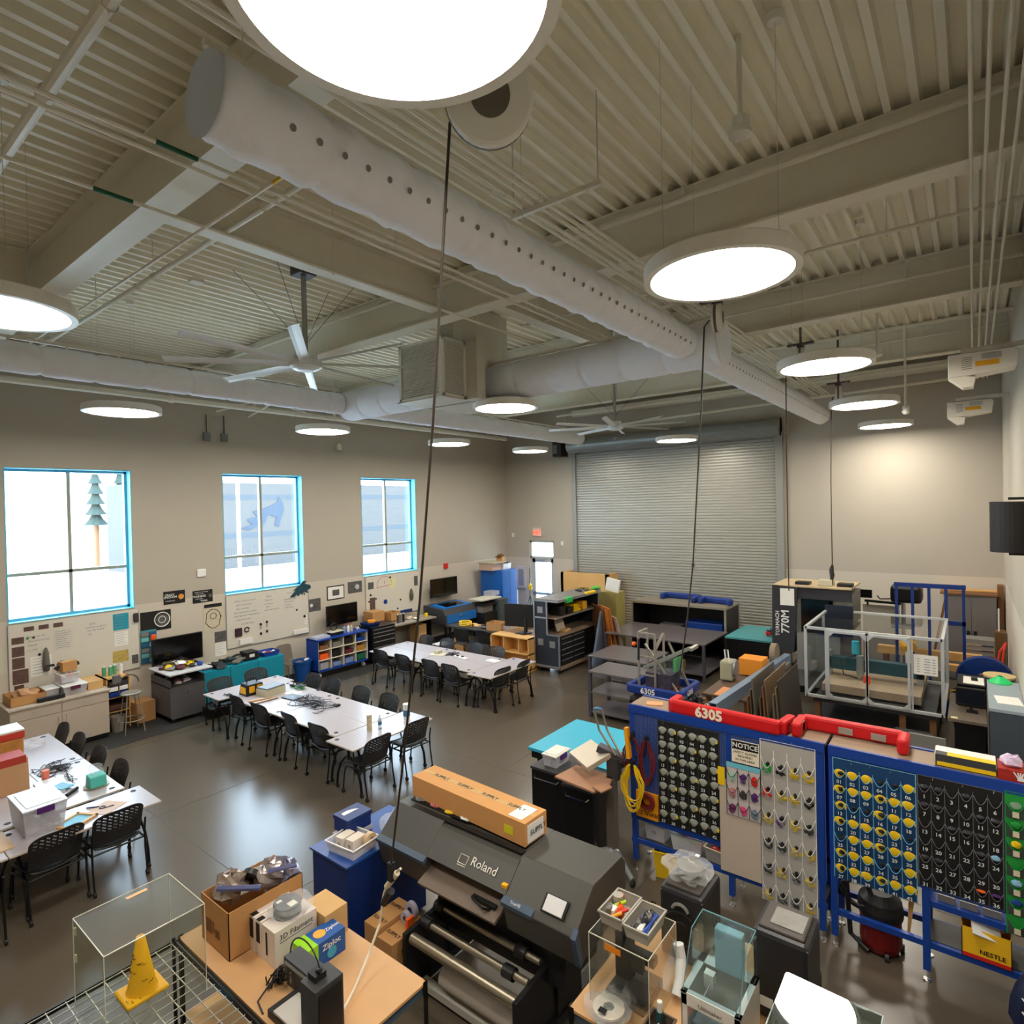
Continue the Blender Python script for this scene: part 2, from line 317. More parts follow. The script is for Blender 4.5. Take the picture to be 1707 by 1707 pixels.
# ---------------------------------------------------------------- round pendant lamps
lamp_m = bpy.data.materials.new('lamp_diffuser'); lamp_m.use_nodes = True; nt = lamp_m.node_tree; nt.nodes.clear()
em = nt.nodes.new('ShaderNodeEmission'); mo = nt.nodes.new('ShaderNodeOutputMaterial'); em.inputs[0].default_value = (1, .92, .79, 1); em.inputs[1].default_value = LAMP; nt.links.new(em.outputs[0], mo.inputs[0])
t = T('pendant_lamp', 'very large round lamp at the top edge, nearest the camera', 'lamp', (-1.42, 1.27, 5.77), 'round pendant lamps'); R_ = .54; c = (-1.42, 1.27, 5.77)
MB().lathe(c, [(R_-.05, .0), (R_, .0), (R_, .1), (R_-.01, .11), (0, .11)], 64).o('housing', wht, t, smooth=False)
MB().disc((c[0], c[1], c[2]+.004), R_-.045, (0, 0, -1), 48).o('diffuser', lamp_m, t)
MB().tube([(c[0]+.4, c[1], 5.87), (c[0]+.4, c[1], 7.45)], .002, 5).tube([(c[0]-.3, c[1]+.3, 5.87), (c[0]-.3, c[1]+.3, 7.45)], .002, 5).tube([(c[0]-.3, c[1]-.3, 5.87), (c[0]-.3, c[1]-.3, 7.45)], .002, 5).o('suspension_wire', alu, t)
MB().cyl((c[0]+.4, c[1], 7.39), (c[0]+.4, c[1], 7.45), .05).o('canopy', wht, t)
for p, lb in (((-1.42, 4.33), 'large round lamp right of the big duct, second nearest in its row'), ((-1.42, 8.14), 'round lamp under the white cord reel, above the empty back wall, third in right row'),
              ((-1.49, 12.0), 'round lamp beside a cord reel, fourth in the right row'), ((-1.56, 15.9), 'smallest lamp of the right row, close to the back wall'),
              ((-6.1, 7.7), 'glowing round lamp under the louvered air unit'), ((-6.15, 15.0), 'small round lamp in front of the roll-up door'), ((-6.05, 1.19), 'round lamp cut off by the left edge of the photo'),
              ((-10.6, 3.62), 'round lamp above the near window on the left'), ((-10.55, 7.25), 'round lamp above the middle window'), ((-10.6, 11.02), 'round lamp above the far window'), ((-10.45, 14.35), 'smallest lamp in the left row, by the back corner')):
    r_ = dup(t, (p[0], p[1], 5.77), 0, lb)
    if p[0] == -6.1: [bpy.data.objects.remove(k) for k in kids(r_) if k.name.startswith(('suspension', 'canopy'))]
# ---------------------------------------------------------------- ducts
def wavy(mb, p, q, r, n=28, rings=None, amp=.012, seed=3):
    p = Vector(p); q = Vector(q); L = (q-p).length; k = int(L/.03); d = (q-p)/L; a = d.cross(Vector((0, 0, 1))).normalized(); b = a.cross(d); rnd = random.Random(seed); ph = [rnd.uniform(0, 6) for _ in range(6)]
    vs = []; fs = []
    for i in range(k+1):
        s_ = L*i/k
        hoop = -.07*max(0, 1-abs(((s_+.3) % .62)-.31)/.045)
        for j in range(n):
            t_ = 2*math.pi*j/n
            w_ = amp*(math.sin(s_*19+ph[0]+2.5*math.sin(t_+ph[1]))*.4+math.sin(s_*33+t_*4+ph[2]+2*math.sin(s_*3))*.22+math.sin(t_*6+s_*14+ph[3])*.25)
            rr = r+w_+hoop*.3; vs.append(p+d*s_+a*math.cos(t_)*rr+b*math.sin(t_)*rr)
    for i in range(k):
        for j in range(n): fs.append((i*n+j, i*n+(j+1) % n, (i+1)*n+(j+1) % n, (i+1)*n+j))
    fs += [tuple(range(n))[::-1], tuple(k*n+j for j in range(n))]
    return mb.add(vs, fs)
def duct(p, q, r, label, holes=True, wire=True, amp=.012):
    p = Vector(p); q = Vector(q); d = (q-p).normalized(); t = T('fabric_duct', label, 'duct', tuple((p+q)/2))
    wavy(MB(), p, q, r, amp=amp).o('sleeve', duct_m, t, smooth=True)
    if holes:
        mb = MB(); L = (q-p).length; s_ = .35; a = d.cross(Vector((0, 0, 1))).normalized()
        while s_ < L-.1:
            for an in (-20,) if s_ < 99 else ():
                nrm = a*math.cos(math.radians(an))+Vector((0, 0, 1))*math.sin(math.radians(an)); mb.disc(p+d*s_+nrm*(r+.012), .019, nrm, 12)
            s_ += .16
        mb.o('vent_hole', M('vent_hole_dark', (126, 124, 120), .9), t, kind='stuff')
    MB().disc(p-d*.006, r, -d, 32).o('end_cap', M('duct_cap', (196, 203, 216), .8) if holes and p.y < 3 else duct_m, t); MB().disc(q+d*.006, r, d, 32).o('end_cap', duct_m, t)
    if wire:
        mb = MB(); up = Vector((0, 0, r+.05)); mb.bar(p+up, q+up, .035, .035)
        L = (q-p).length; s_ = .3
        while s_ < L: mb.bx(*(p+d*s_+Vector((-.015, -.015, r-.01))), *(p+d*s_+Vector((.015, .015, r+.05)))); s_ += .62
        s_ = .2
        while s_ < L: mb.tube([p+d*s_+up, Vector((p+d*s_).xy.to_3d())+Vector((0, 0, 7.45))], .004, 5); s_ += 2.4
        mb.o('hanging_rail', pipe_m, t)
    return t
duct((-2.94, 1.4, 6.2), (-2.94, 7.42, 6.2), .205, 'long white fabric duct with round vent holes and a grey near end', amp=.016)
duct((-2.94, 8.0, 6.2), (-2.94, 16.2, 6.2), .205, 'white fabric duct running from the cross duct to the roll-up door wall')
duct((-6.35, 7.7, 6.2), (-2.5, 7.7, 6.2), .3, 'thick white cross duct right of the air unit', holes=False, amp=.003)
duct((-9.75, 7.3, 6.2), (-7.3, 7.3, 6.2), .29, 'thick white cross duct left of the air unit', holes=False, wire=False, amp=.003)
duct((-9.62, -2, 6.2), (-9.62, 7.0, 6.2), .2, 'white fabric duct along the left, above the near window', holes=False, amp=.004)
duct((-9.62, 7.6, 6.2), (-9.62, 15.8, 6.2), .2, 'white fabric duct along the left, above the far window', holes=False, amp=.004)
t = T('air_unit', 'boxy beige ceiling air unit with louvered faces', 'air handler', (-6.7, 7.1, 5.85))
MB().bx(-7.35, 6.95, 5.85, -6.05, 7.15, 6.8).bx(-7.3, 7.1, 5.85, -6.35, 8.1, 6.8).bx(-6.7, 6.75, 6.8, -6.35, 8.1, 7.4).bx(-7.3, 6.42, 5.84, -6.3, 6.95, 5.86).o('housing', M('unit_beige', (200, 194, 176), .5), t)
MB().bx(-7.25, 6.42, 5.86, -7.2, 6.47, 6.75).bx(-6.35, 6.4, 5.86, -6.28, 6.47, 6.75).bx(-7.25, 6.42, 5.86, -6.3, 6.46, 5.9).bx(-7.25, 6.42, 6.71, -6.3, 6.46, 6.75).bx(-6.32, 6.42, 5.86, -6.28, 6.95, 5.9).bx(-6.32, 6.42, 6.71, -6.28, 6.95, 6.75).bx(-6.32, 6.9, 5.86, -6.28, 6.95, 6.75).o('louver_frame', wht, t)
mb = MB(); z = 5.92
while z < 6.7: mb.bx(-7.2, 6.44, z, -6.35, 6.47, z+.015); mb.bx(-6.32, 6.47, z, -6.3, 6.9, z+.015); z += .026
mb.bx(-7.2, 6.5, 5.88, -6.4, 6.52, 6.73); mb.bx(-6.38, 6.5, 5.88, -6.36, 6.93, 6.73); mb.o('louver', M('louver_grey', (212, 208, 194), .5), t)
# ---------------------------------------------------------------- flip-top tables
ttop = M('table_laminate', (176, 170, 176), .28, var=.03, spec=.6); tedge = M('table_edge', (198, 186, 170), .5)
def make_table(L, W, label, group):
    t = T('folding_table', label, 'table', (0, 0, 0), group)
    MB().m(ttop).bx(-L/2, -W/2, .722, L/2, W/2, .742).o('tabletop', None, t, bev=.006)
    mb = MB().m(tedge).bx(-L/2+.0, -W/2-.002, .722, L/2, -W/2+.002, .739).bx(-L/2, W/2-.002, .722, L/2, W/2+.002, .739).bx(-L/2-.002, -W/2, .722, -L/2+.002, W/2, .739).bx(L/2-.002, -W/2, .722, L/2+.002, W/2, .739).o('edge_band', None, t)
    for sx in (-1, 1):
        x = sx*(L/2-.16); lg = MB().tube([(x, -W/2+.03, .06), (x, -W/2+.05, .22), (x, -W/2+.12, .4), (x, -.05, .52), (x, .05, .52), (x, W/2-.12, .4), (x, W/2-.05, .22), (x, W/2-.03, .06)], .019, 8)
        lg.cyl((x, 0, .5), (x, 0, .7), .022).bx(x-.04, -.16, .695, x+.04, .16, .722).o('leg', blkm, t)
        for sy in (-1, 1): MB().cyl((x-.014, sy*(W/2-.03), .03), (x+.014, sy*(W/2-.03), .03), .03, n=14).cyl((x, sy*(W/2-.03), .03), (x, sy*(W/2-.03), .07), .012, n=8).o('caster', blk, t)
    MB().bar((-L/2+.16, 0, .6), (L/2-.16, 0, .6), .03).o('crossbar', blkm, t)
    for sx in (-1, 1): MB().lathe((sx*(L/2-.12), W/2-.1, .742), [(0, .0025), (.034, .0025), (.034, 0)], 16).o('cable_grommet', ink, t)
    return t
T162 = make_table(1.62, .605, 'middle group table, far row, window end', 'middle table group'); T162.location = (-10.06, 6.22, 0)
def tb(x, y, rz, lb, g, sc=None): return dup(T162, (x, y, 0), rz, lb, g, sc)
G1, G2, G3 = 'middle table group', 'far table group', 'left table group'
tb(-8.43, 6.22, 0, 'middle group table, far row, end nearest the hanging cord', G1)
tb(-10.06, 5.61, math.pi, 'middle group table, near row, window end, under the power supplies', G1)
tb(-8.43, 5.61, math.pi, 'middle group table, near row, beside the crossways end table', G1)
tb(-11.18, 5.88, math.pi/2, 'crossways end table of the middle group, on the window side', G1, (.93, 1.02, 1))
tb(-7.28, 5.91, math.pi/2, 'crossways end table of the middle group holding the canister and bottle', G1, (.96, 1.06, 1))
tb(-10.7, 9.95, 0, 'far group table, back row, window end', G2); tb(-9.06, 9.95, 0, 'far group table, back row, by the flight case', G2)
tb(-10.7, 9.33, math.pi, 'far group table, front row, window end', G2); tb(-9.06, 9.33, math.pi, 'far group table, front row, in front of the white adapters', G2)
tb(-7.91, 9.68, math.pi/2, 'crossways end table of the far group, nearest the flight case', G2, (.96, 1.05, 1))
tb(-10.72, 2.47, 0, 'left group table, window row, nearest the beige cabinet', G3); tb(-9.18, 2.47, 0, 'left group table, window row, holding the teal bag', G3, (.94, 1, 1))
tb(-10.72, 1.86, math.pi, 'left group table, inner row, under the red tub', G3); tb(-9.18, 1.86, math.pi, 'left group table, inner row, behind the lidded clear tub', G3, (.94, 1, 1))
tb(-8.0, 2.2, math.pi/2, 'crossways end table of the left group with a pale picture frame', G3, (.87, 1.1, 1)); tb(-8.0, .78, math.pi/2, 'crossways table under the clear storage tub, at the left edge', G3, (.87, 1.1, 1))
# ---------------------------------------------------------------- nesting chairs
cf = M('chair_back', (34, 33, 35), .42, spec=.5)
def make_chair(label, group):
    t = T('nesting_chair', label, 'chair', (0, 0, 0), group)
    w_ = .25
    def sf(u, v):
        x = (u-.5)*2*w_*(1-.12*(1-v)**2); y = (v-.5)*.43; z = .445+.035*(2*abs(u-.5))**2-.03*max(0, v-.75)*4*.25
        return (x, y, z)
    MB().grid(sf, 10, 8).o('seat', cf, t, solid=.018, smooth=True)
    def bf(u, v):
        s_ = 2*(u-.5); r = 1-.13*max(0, (v-.85)/.15)**2; r *= 1-.05*(1-v)**2
        z = .5+.37*v-.035*s_**4*v; y = -.215-.1*v**1.4+.045*s_*s_
        return (s_*w_*r, y, z)
    def sk(i, j): return 10 <= j <= 26 and 2 <= i <= 25 and ((i+j) % 3 == 0 and (j % 3 != 2)) and not (j < 14 and abs(i-13.5) > 9)
    MB().grid(bf, 28, 29, sk).o('backrest', cf, t, solid=.01)
    for sx in (-1, 1):
        x = sx*.26; lg = MB().tube([(x, -.27, .66), (x, -.24, .5), (x, -.25, .3), (x, -.29, .075)], .0115, 8); lg.o('leg', blkm, t)
        lg = MB().tube([(x, -.235, .42), (x, .1, .42), (x, .17, .4), (x, .2, .32), (x, .235, .075)], .0115, 8); lg.o('leg', blkm, t)
        for yy in (-.29, .235): MB().cyl((x-.013, yy, .03), (x+.013, yy, .03), .03, n=12).cyl((x, yy, .03), (x, yy, .08), .012, n=8).o('caster', blk, t)
    MB().tube([(-.26, .02, .418), (.26, .02, .418)], .01, 6).tube([(-.26, -.22, .42), (.26, -.22, .42)], .01, 6).o('seat_frame', blkm, t)
    return t
ch0 = make_chair('black mesh-back chair at near side of middle tables, closest to the window end', 'chairs at the middle tables'); ch0.location = (-10.56, 5.53, 0)
def chair(x, y, deg, lb, g): return dup(ch0, (x, y, 0), math.radians(deg), lb, g)
M1, M2, M3 = 'chairs at the middle tables', 'chairs at the far tables', 'chairs at the left tables'
chair(-9.76, 5.52, 2, 'black mesh-back chair, near side of middle tables, second from the window end', M1)
chair(-8.88, 5.56, -3, 'black mesh-back chair, near side of middle tables, third from the window end', M1)
chair(-8.05, 5.54, 2, 'black mesh-back chair, near side of middle tables, beside the corner table', M1)
chair(-7.12, 5.5, 92, 'black mesh-back chair facing the bottle and canister, the nearer at that table end', M1)
chair(-7.14, 6.3, 88, 'black mesh-back chair behind the hanging cord at middle table end', M1)
for x, lb in ((-10.52, 'facing chair beyond middle tables, closest to the blue bin'), (-9.88, 'facing chair beyond middle tables, second from the blue bin'), (-8.98, 'facing chair beyond middle tables, third from the blue bin'), (-8.2, 'facing chair beyond middle tables, nearest the hanging cord')):
    chair(x, 6.6, 180, 'black '+lb, M1)
chair(-11.62, 5.62, -90, 'black chair at window end of middle tables, beside the grey cabinet', M1); chair(-11.64, 6.38, -90, 'black chair in front of the teal cabinet', M1)
for x, y, lb in ((-11.03, 9.22, 'first from the window'), (-10.25, 9.2, 'second from the window'), (-9.38, 9.22, 'third from the window'), (-8.74, 9.18, 'fourth from the window')):
    chair(x, y, 0, 'black mesh-back chair on near side of far tables, '+lb, M2)
chair(-7.88, 9.36, 86, 'black mesh-back chair at end of far tables, the nearer one', M2); chair(-7.86, 10.02, 94, 'black mesh-back chair at end of far tables, beside the flight case', M2)
for x, lb in ((-11.18, 'behind the hanging cord'), (-10.43, 'between two others, near the blue machine'), (-9.5, 'in front of the maple shelf'), (-8.83, 'nearest the flight case')):
    chair(x, 10.36, 180, 'facing chair beyond far tables, '+lb, M2)
chair(-11.02, 11.95, 3, 'black chair seen from behind, left of two in front of the yellow hose', M2); chair(-10.35, 12.1, -4, 'black chair seen from behind, right of two in front of the yellow hose', M2)
for x, lb in ((-11.39, 'nearest the beige cabinet'), (-10.66, 'second from the beige cabinet'), (-9.8, 'third from the beige cabinet'), (-9.0, 'behind the teal bag')):
    chair(x, 2.68, 180, 'black mesh-back chair at window side of left tables, '+lb, M3)
chair(-7.86, 2.44, 90, 'large black mesh-back chair at left foreground, right of the two', M3); chair(-7.9, 1.86, 96, 'large black mesh-back chair at left foreground, left of the two', M3); chair(-7.75, 1.15, 90, 'black chair cut off by the left edge of the photo', M3)
# ---------------------------------------------------------------- along the window wall
def wr(name, lb, cat, u0, v0, u1, v1, mat, x=LX+.012, th=.012, group=None, bev=0):
    p = at(u0, v0, x=x); q = at(u1, v1, x=x); t = T(name, lb, cat, (x, (p.y+q.y)/2, min(p.z, q.z)), group)
    return t, min(p.y, q.y), max(p.y, q.y), min(p.z, q.z), max(p.z, q.z)
wb = M('whiteboard', (214, 209, 197), .25, var=.02); bk = LX
boards = [(2.76, 4.86, .98, 2.2, 'whiteboard under the near window, with cyan sheet and photos'), (6.7, 8.84, .98, 2.2, 'whiteboard under the middle window, with columns of faded writing'), (10.7, 12.75, .98, 2.2, 'whiteboard under the far window, with red hand-drawn arc')]
BO = []
for a, b, z0, z1, lb in boards:
    t = T('whiteboard', lb, 'whiteboard', (LX+.02, (a+b)/2, z0), 'whiteboards'); BO.append(t)
    MB().bx(LX+.005, a, z0, LX+.02, b, z1).o('panel', wb, t); MB().bx(LX+.003, a-.01, z0-.012, LX+.024, b+.01, z0).bx(LX+.003, a-.012, z0, LX+.024, a, z1).bx(LX+.003, b, z0, LX+.024, b+.012, z1).o('frame', alu, t)
def scrib(t, items, mat=mark, size=.07):
    mb = MB()
    for s_, y, z, k in items: mb.text(s_, (LX+.0205, y, z), (0, 1, 0), (0, 0, 1), size*k, 0)
    return mb.o('writing', mat, t, kind='stuff')
rw = random.Random(5)
def hand(n): return ''.join(rw.choice('nmuvwceo rsit ') for _ in range(n))
scrib(BO[0], [('Join', 4.05, 2.03, .9), ('remind us all to', 4.1, 1.96, .8), ('not do work', 4.1, 1.9, .8), ('ok', 4.0, 1.83, .8), ('Things to do', 3.15, 1.95, .8), ('the course list', 3.2, 1.87, .8), ('chassis', 3.1, 1.79, .8), ('to 200', 3.1, 1.7, .8)])
scrib(BO[1], [(a, y, z, .9) for a, y, z in (('What is due on your', 7.15, 2.05), ('plan to be built', 7.12, 1.96), ('due monday', 7.08, 1.87), ('The marathon runners', 7.15, 1.78), ('and Sponsor Attendance', 7.2, 1.7), ('what the team', 7.1, 1.61), ('Cutoffs done', 7.2, 1.5), ('Goals', 7.75, 2.07), ('Stations', 7.75, 1.98), ('in the pit', 7.75, 1.89), ('carts', 7.72, 1.82), ('with team parts', 7.82, 1.74), ('Travel', 8.3, 2.08), ('hotel and bus', 8.32, 1.93), ('times list', 8.28, 1.86), ('rooms', 8.25, 1.79), ('call them', 8.3, 1.72))])
arcp = [(LX+.022, 11.1, 1.86)]+[(LX+.022, 11.38+.28*math.cos(math.radians(a)), 1.9+.28*math.sin(math.radians(a))) for a in range(180, -1, -15)]+[(LX+.022, 11.1, 1.86)]
MB().tube(arcp, .005, 5).text('3', (LX+.022, 11.38, 1.98), (0, 1, 0), (0, 0, 1), .12).o('red_drawing', redp, BO[2])
def sheet(name, lb, cat, y0, y1, z0, z1, mat, x=LX+.022, grp=None, lines=0, lm=None, th=.002):
    mb = MB().m(mat).bx(x, y0, z0, x+th, y1, z1)
    if lines:
        mb.m(lm or mark); h = z1-z0
        for k in range(lines):
            zz = z1-h*(k+.8)/(lines+.8); mb.bx(x+th, y0+(y1-y0)*.1, zz, x+th+.0012, y1-(y1-y0)*rw.uniform(.1, .4), zz+h*.02)
    return mb.o(name, None, None, lb, cat, grp)
cyp = M('cyan_sheet', (40, 150, 175), .8); ph1 = M('photo_dark', (96, 72, 66), .5, var=.6, scale=18); ph2 = M('photo_grey', (90, 88, 88), .5, var=.8, scale=14)
sheet('notice_sheet', 'cyan sheet on the near whiteboard, top right', 'paper', 4.4, 4.68, 1.82, 2.15, cyp, lines=5)
sheet('notice_sheet', 'pale printed sheet near the top left of the near whiteboard', 'paper', 3.42, 3.72, 1.62, 2.0, M('sheet_grey', (205, 200, 190), .8), lines=9)
sheet('notice_sheet', 'pale chart sheet lower left on the near whiteboard, above the scarf', 'paper', 3.06, 3.38, 1.2, 1.57, paper, lines=6)
sheet('notice_sheet', 'white sheet at the right side of the near whiteboard', 'paper', 4.42, 4.66, 1.5, 1.78, paper, lines=7)
for k, (a, b, c_, d_, lb) in enumerate(((2.8, 2.98, 1.85, 1.97, 'topmost at the left edge'), (2.8, 2.98, 1.62, 1.8, 'second from top at the left edge'), (2.8, 2.98, 1.4, 1.6, 'third from top at the left edge'), (2.8, 3.03, 1.12, 1.38, 'largest at the left edge, with red car'), (2.82, 2.96, .99, 1.1, 'lowest at the left edge'))):
    sheet('photo_print', 'small dark photo on the near whiteboard, '+lb, 'photo', a, b, c_, d_, ph1, grp='photos on the near whiteboard')
sheet('photo_print', 'yellowish printed picture at the lower right of the near whiteboard', 'photo', 4.38, 4.66, 1.17, 1.4, M('photo_yellow', (190, 165, 90), .6, var=.5, scale=20)); sheet('photo_print', 'dark tall photo at the lower right corner of the near whiteboard', 'photo', 4.72, 4.84, 1.08, 1.26, ph2)
for k in range(3): sheet('photo_print', 'tiny photo along the top of the near whiteboard, %s' % ('leftmost', 'middle', 'reddish one')[k], 'photo', 2.98+k*.22, 3.13+k*.22, 2.06, 2.14, ph1, grp='photos along the top of near whiteboard')
MB().lathe((LX+.05, 3.29, 1.26), [(.0, 0), (.05, .02), (.06, .15), (.045, .35), (.02, .44), (0, .46)], 8).o('scarf', M('grey_cloth', (105, 102, 96), .9), None, 'grey cloth hanging on the near whiteboard', 'cloth', smooth=True)
def magn(y, z, lb, r=.025, m_=ink): MB().lathe((LX+.021, y, z), [(0, .02), (r*.8, .02), (r, .012), (r, 0)], 12, 'x').o('magnet', m_, None, lb, 'magnet')
magn(3.03, 1.93, 'green magnet at upper left of near whiteboard, left of two', .02, grn); magn(3.12, 1.93, 'dark green magnet at upper left of near whiteboard, right of two', .02, dgry); magn(3.2, 1.6, 'black magnet holding the chart sheet', .022)
MB().bx(LX+.025, 4.76, 1.93, LX+.07, 4.86, 2.12).o('eraser', dgry, None, 'dark oval eraser at the right edge of the near whiteboard', 'eraser', bev=.02)
# magnets and clips of the middle board: head and hanging handle
for k, (y, z, lb) in enumerate(((7.52, 1.42, 'black magnetic clip at lower left of middle whiteboard, left of two'), (7.68, 1.45, 'black magnetic clip at lower left of middle whiteboard, right of two'))):
    t = T('magnetic_clip', lb, 'clip', (LX+.03, y, z-.25), 'magnetic clips'); MB().lathe((LX+.022, y, z), [(0, .03), (.028, .02), (.03, 0)], 10, 'x').o('head', ink, t); MB().bx(LX+.022, y-.012, z-.12, LX+.035, y+.012, z).o('handle', alu, t); MB().bx(LX+.022, y-.022, z-.26, LX+.035, y+.022, z-.2).o('clamp', ink, t)
MB().bx(LX+.022, 6.88, 1.22, LX+.05, 7.05, 1.42).o('eraser', M('maroon_cloth', (60, 35, 45), .8), None, 'dark maroon eraser at lower left of middle whiteboard', 'eraser', bev=.01)
MB().tube(arc((LX+.03, 7.17, 1.35), .055, 0, 330, 12, 'yz'), .014, 6).o('tape_ring', ink, None, 'black ring hanging beside the maroon eraser', 'ring')
sheet('paper_tray', 'small white wire tray at lower left of middle whiteboard', 'tray', 6.98, 7.3, 1.02, 1.14, white, th=.04); sheet('paper_tray', 'white marker tray at lower right of middle whiteboard', 'tray', 8.38, 8.8, 1.0, 1.1, white, th=.05)
sheet('notice_sheet', 'white note at the right edge of the middle whiteboard', 'paper', 8.7, 8.8, 1.2, 1.45, paper, lines=3, lm=redp)
mb = MB(); EP = [(-.28, -.18), (-.1, .02), (-.2, .0), (-.02, .14), (.1, .28), (.2, .26), (.14, .18), (.3, .12), (.32, .02), (.2, -.05), (.26, -.12), (.12, -.08), (.06, -.16), (0, -.1), (-.04, -.2), (-.1, -.12), (-.16, -.2)]
mb.prism([(8.6+p, 2.12+q*.8) for p, q in EP], LX+.024, LX+.04, 'x').o('wall_emblem', M('emblem_teal', (30, 70, 85), .5), None, 'dark horse head emblem at the corner of the middle window', 'emblem')
magn(8.5, 1.62, 'black magnet right of centre on the middle whiteboard'); magn(8.72, 1.42, 'dark magnet near the right edge of the middle whiteboard', .035); magn(8.73, 2.0, 'small dark magnet under the horse emblem', .02)
sheet('photo_print', 'dark photo at top left of far whiteboard', 'photo', 10.78, 10.98, 1.85, 2.05, ph2); sheet('photo_print', 'tall dark photo strip left on the far whiteboard', 'photo', 10.83, 11.02, 1.1, 1.6, ph1); sheet('notice_sheet', 'yellowish note at top of far whiteboard', 'paper', 11.55, 11.8, 1.8, 2.1, M('sheet_yellow', (222, 216, 170), .8))
for y, z, lb, r in ((10.86, 1.68, 'black clip, lower left of the small photo on far whiteboard', .03), (10.8, 1.5, 'black magnet above photo strip, left', .025), (11.05, 1.55, 'black magnet above photo strip, right', .025), (11.6, 2.12, 'black magnet at top of far whiteboard', .03), (11.98, 1.4, 'black magnet centre right on far whiteboard', .028), (11.86, 1.15, 'black magnet lower centre on far whiteboard', .028)): magn(y, z, lb, r)
magn(11.4, 1.42, 'blue round magnet on the far whiteboard', .07, blue)
MB().lathe((LX+.05, 12.4, 1.3), [(0, 0), (.06, .08), (.07, .22), (.03, .36), (0, .4)], 8).o('scarf', M('olive_cloth', (95, 95, 80), .9), None, 'grey green cloth hanging on the far whiteboard', 'cloth', smooth=True)
sheet('photo_print', 'framed small picture at top right of far whiteboard', 'photo', 12.55, 12.7, 1.75, 2.05, ph2); sheet('marker_tray', 'dark blue tray along the bottom of the far whiteboard', 'tray', 11.95, 12.4, 1.0, 1.07, dblue, th=.05)
# posters
pb = M('poster_black', (24, 22, 22), .5); pw = M('poster_text', (225, 225, 220), .7)
def poster(lb, y0, y1, z0, z1, lines=(), pic=None, base=pb, dec=None):
    t = T('wall_poster', lb, 'poster', (LX+.004, (y0+y1)/2, z0)); MB().bx(LX+.002, y0, z0, LX+.006, y1, z1).o('sheet', base, t)
    if lines:
        mb = MB()
        for s_, fy, fz, k in lines: mb.text(s_, (LX+.0062, y0+(y1-y0)*fy, z0+(z1-z0)*fz), (0, 1, 0), (0, 0, 1), k*(z1-z0), .02)
        mb.o('lettering', pw, t)
    if pic: a, b, c_, d_, m_ = pic; MB().lathe((LX+.006, y0+(y1-y0)*(a+b)/2, z0+(z1-z0)*(c_+d_)/2), [(0, .003), ((y1-y0)*(b-a)/2, .0025)], 14, 'x').o('picture', m_, t)
    return t
poster('black poster reading CRAZY ENOUGH with a lit orange oval', 5.36, 5.8, 2.2, 2.48, [('CRAZY', .28, .7, .22), ('ENOUGH', .32, .53, .22), ('to think they can', .3, .25, .1)], (.68, .95, .05, .95, M('photo_orange', (225, 140, 60), .6, var=.6, scale=12)))
poster('black poster reading TRAINING and THINK, right of the CRAZY poster', 5.96, 6.4, 2.14, 2.42, [('education is not the learning', .42, .86, .09), ('of facts but the', .35, .72, .1), ('TRAINING', .32, .52, .22), ('of the mind to', .32, .33, .1), ('THINK', .55, .14, .18)], (.78, .97, .3, .7, ph2))
t = poster('dark poster of a radial engine ring drawing, above the near television', 4.9, 5.5, 1.68, 2.1, (), (.5, .92, .1, .9, ph2))
MB().tube(arc((LX+.012, 5.32, 1.9), .15, 0, 360, 20, 'yz'), .012, 6, False).tube(arc((LX+.012, 5.32, 1.9), .07, 0, 360, 16, 'yz'), .008, 6, False).o('ring_drawing', pw, t)
for k in range(5): pass
t = poster('cream poster of winding flow chart with dark heading, left of middle whiteboard', 6.18, 6.62, 1.48, 2.1, (), None, M('poster_cream', (205, 195, 170), .7))
MB().bx(LX+.0065, 6.2, 2.0, LX+.009, 6.6, 2.08).tube([(LX+.009, 6.4+.17*math.cos(a*.5)*(1+.12*math.sin(a*3)), 1.74+.22*math.sin(a*.5)) for a in range(0, 14)], .007, 5).tube(arc((LX+.009, 6.4, 1.8), .07, 0, 360, 14, 'yz'), .006, 5).o('flow_drawing', ink, t)
poster('grey landscape calendar picture below the cream poster', 6.42, 6.68, 1.18, 1.42, (), None, ph2); sheet('calendar_sheet', 'white calendar sheet with black magnet, beside the near television', 'calendar', 6.42, 6.68, .86, 1.16, paper, x=LX+.003, lines=5)
t = poster('framed picture with wide white mat, left of the portrait poster', 9.42, 9.98, 1.72, 2.1, (), None, ink); MB().bx(LX+.006, 9.45, 1.75, LX+.012, 9.95, 2.07).o('mat', paper, t); MB().bx(LX+.012, 9.59, 1.83, LX+.014, 9.81, 1.99).o('picture', ph2, t)
poster('black and white portrait poster right of the framed picture', 10.1, 10.58, 1.82, 2.14, (), (.5, .8, .1, .9, M('photo_light', (190, 190, 188), .6, var=.7, scale=16)), ph2)
poster('small black and white poster left of the second television', 8.86, 9.22, 1.5, 1.83, (), (.1, .35, .3, .7, pw), ph2)
t = poster('pale notice poster at the left edge of the photo, with black silhouettes', 2.42, 2.68, 1.35, 1.8, (), (.2, .6, .5, .9, ink), M('poster_pale', (200, 200, 175), .7))
tv = M('tv_bezel', (16, 16, 17), .35)
def telly(y0, y1, z0, z1, lb, x=LX+.28):
    t = T('wall_television', lb, 'television', (x, (y0+y1)/2, z0)); MB().bx(x-.03, y0, z0, x+.02, y1, z1).o('housing', tv, t, bev=.006); MB().bx(x+.0205, y0+.02, z0+.02, x+.022, y1-.02, z1-.02).o('screen', scrn, t); MB().bx(LX, (y0+y1)/2-.15, (z0+z1)/2-.1, x-.03, (y0+y1)/2+.15, (z0+z1)/2+.1).o('wall_bracket', blkm, t)
